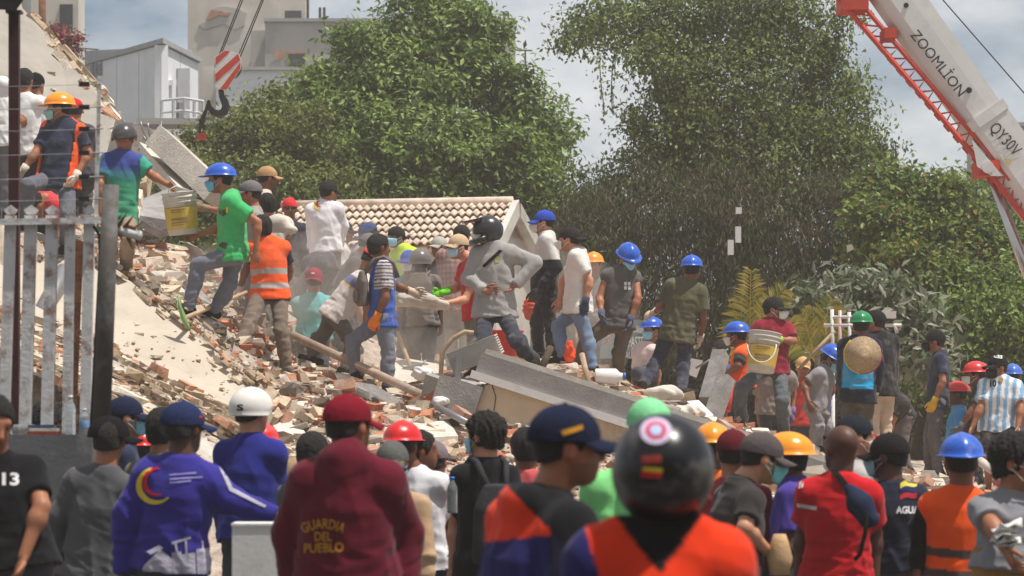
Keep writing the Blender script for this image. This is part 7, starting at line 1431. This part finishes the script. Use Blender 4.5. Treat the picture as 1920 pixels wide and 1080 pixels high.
cmx = centre_root('street_lamp_boxes', W(1384, 440, 40)); tag(cmx, 'two small white boxes hanging on a cable in front of the vines', 'lamp box')
for x, y, h_ in ((1384, 440, 15), (1370, 464, 14), (1385, 395, 6)): part(MB().box(W(x, y, 40), (.04, .035, h_ * 40 / FPX)), 'white_box', M_STRIP, cmx)
part(MB().tube([W(1386, 392, 40), W(1384, 440, 40), W(1371, 465, 40), W(1362, 560, 40)], .008, 5), 'cable', M_DARK, cmx)
part(MB().tube([W(1386, -80, 40), W(1386, 392, 40)], .006, 5), 'hanging_cable', M_DARK, cmx)
# papers in the hand of the man at the right edge
pp = centre_root('paper_bundle', W(1888, 1000, 13.2)); tag(pp, 'bundle of white crumpled papers held at the right edge', 'papers')
rr = np.random.default_rng(4)
for i in range(7):
    c_ = W(1886 + rr.uniform(-8, 8), 985 + i * 6, 13.15 + rr.uniform(-.03, .03)); v = []
    for a in range(4):
        for b2 in range(4): v.append(c_ + np.array([(a - 1.5) * .035, (b2 - 1.5) * .03, rr.normal(0, .012) + (a - 1.5) * .006]))
    o = link('sheet', mesh('sheet', np.array(v) - np.array(pp.location), [(a*4+b2, a*4+b2+1, (a+1)*4+b2+1, (a+1)*4+b2) for a in range(3) for b2 in range(3)], True), pp, M_STRIP); thick(o, .002)
tag(MB().lathe([(0, -.09), (.05, -.085), (.065, 0), (.045, .08), (.03, .12), (0, .12)], 14).build('paper_bag', cloth('tan_bag', (196, 160, 120)), None, True), 'crumpled tan paper bag in the hands of the dark grey tee', 'bag').location = tuple(W(1462, 1046, 14.3))
# ------------------------------------------------------------------ dusty air
M_HAZE = bpy.data.materials.new('dusty_air'); M_HAZE.use_nodes = True; t_ = M_HAZE.node_tree; t_.nodes.clear(); vo = N(t_, 'ShaderNodeVolumePrincipled', Density=.0017); vo.inputs['Color'].default_value = (.93, .87, .79, 1); vo.inputs['Anisotropy'].default_value = .25; oo = N(t_, 'ShaderNodeOutputMaterial'); t_.links.new(vo.outputs[0], oo.inputs['Volume'])
tag(MB().box((0, 42, 12.5), (45, 45, 13.5)).build('haze', M_HAZE), kind='stuff')
# unseen facade added behind the camera, keeps half the sky off onlookers' backs
M_BLOCKER = mat('sky_blocker_face', (.20, .18, .16), rough=.9, var=.15, scale=.5)
sf_ = tag(MB().box((0, -16, 6.5), (34, 3, 6.5)).build('unseen_sky_blocker', M_BLOCKER), kind='structure')
for i in range(14):
    for j in range(3): link('window', MB().box((0, 0, 0), (.8, .04, .9)).me('window'), sf_, M_GLASS).location = (-30 + i * 4.6, -12.97, 2.6 + j * 3.8)  # window boxes dressing the added facade, likewise out of view
# drifting dust over the diggers
M_DUST = bpy.data.materials.new('drifting_dust'); M_DUST.use_nodes = True; t_ = M_DUST.node_tree; t_.nodes.clear(); vo = N(t_, 'ShaderNodeVolumePrincipled', Density=.26); vo.inputs['Color'].default_value = (.94, .86, .76, 1); oo = N(t_, 'ShaderNodeOutputMaterial'); t_.links.new(vo.outputs[0], oo.inputs['Volume'])
for x, y, D, r_, lab in ((640, 560, 28.6, (.95, .6, .75), 'dust hanging over the diggers left of the blue polo'), (800, 690, 27.6, (.75, .5, .40), 'dust puff rising round the mattock'), (420, 560, 28.0, (.9, .6, .55), 'dust drifting behind the green tee'), (980, 600, 31, (1.3, .7, .9), 'thin dust behind the hoodie man')):
    m2 = MB(); m2.lathe([(math.cos(a) * 1, math.sin(a)) for a in np.linspace(-1.57, 1.57, 17)], 28); m2.v = [tuple(np.array(p) * np.array(r_)) for p in m2.v]; o = m2.build('dust_cloud', M_DUST, None, True); o.location = tuple(W(x, y, D)); tag(o, lab, 'dust', None, 'stuff')
print('SCRIPT TIME', time.time() - T0, 'tris', sum(sum(len(p.vertices) - 2 for p in m.polygons) if len(m.polygons) < 3000 else len(m.polygons) * 2 for m in bpy.data.meshes))
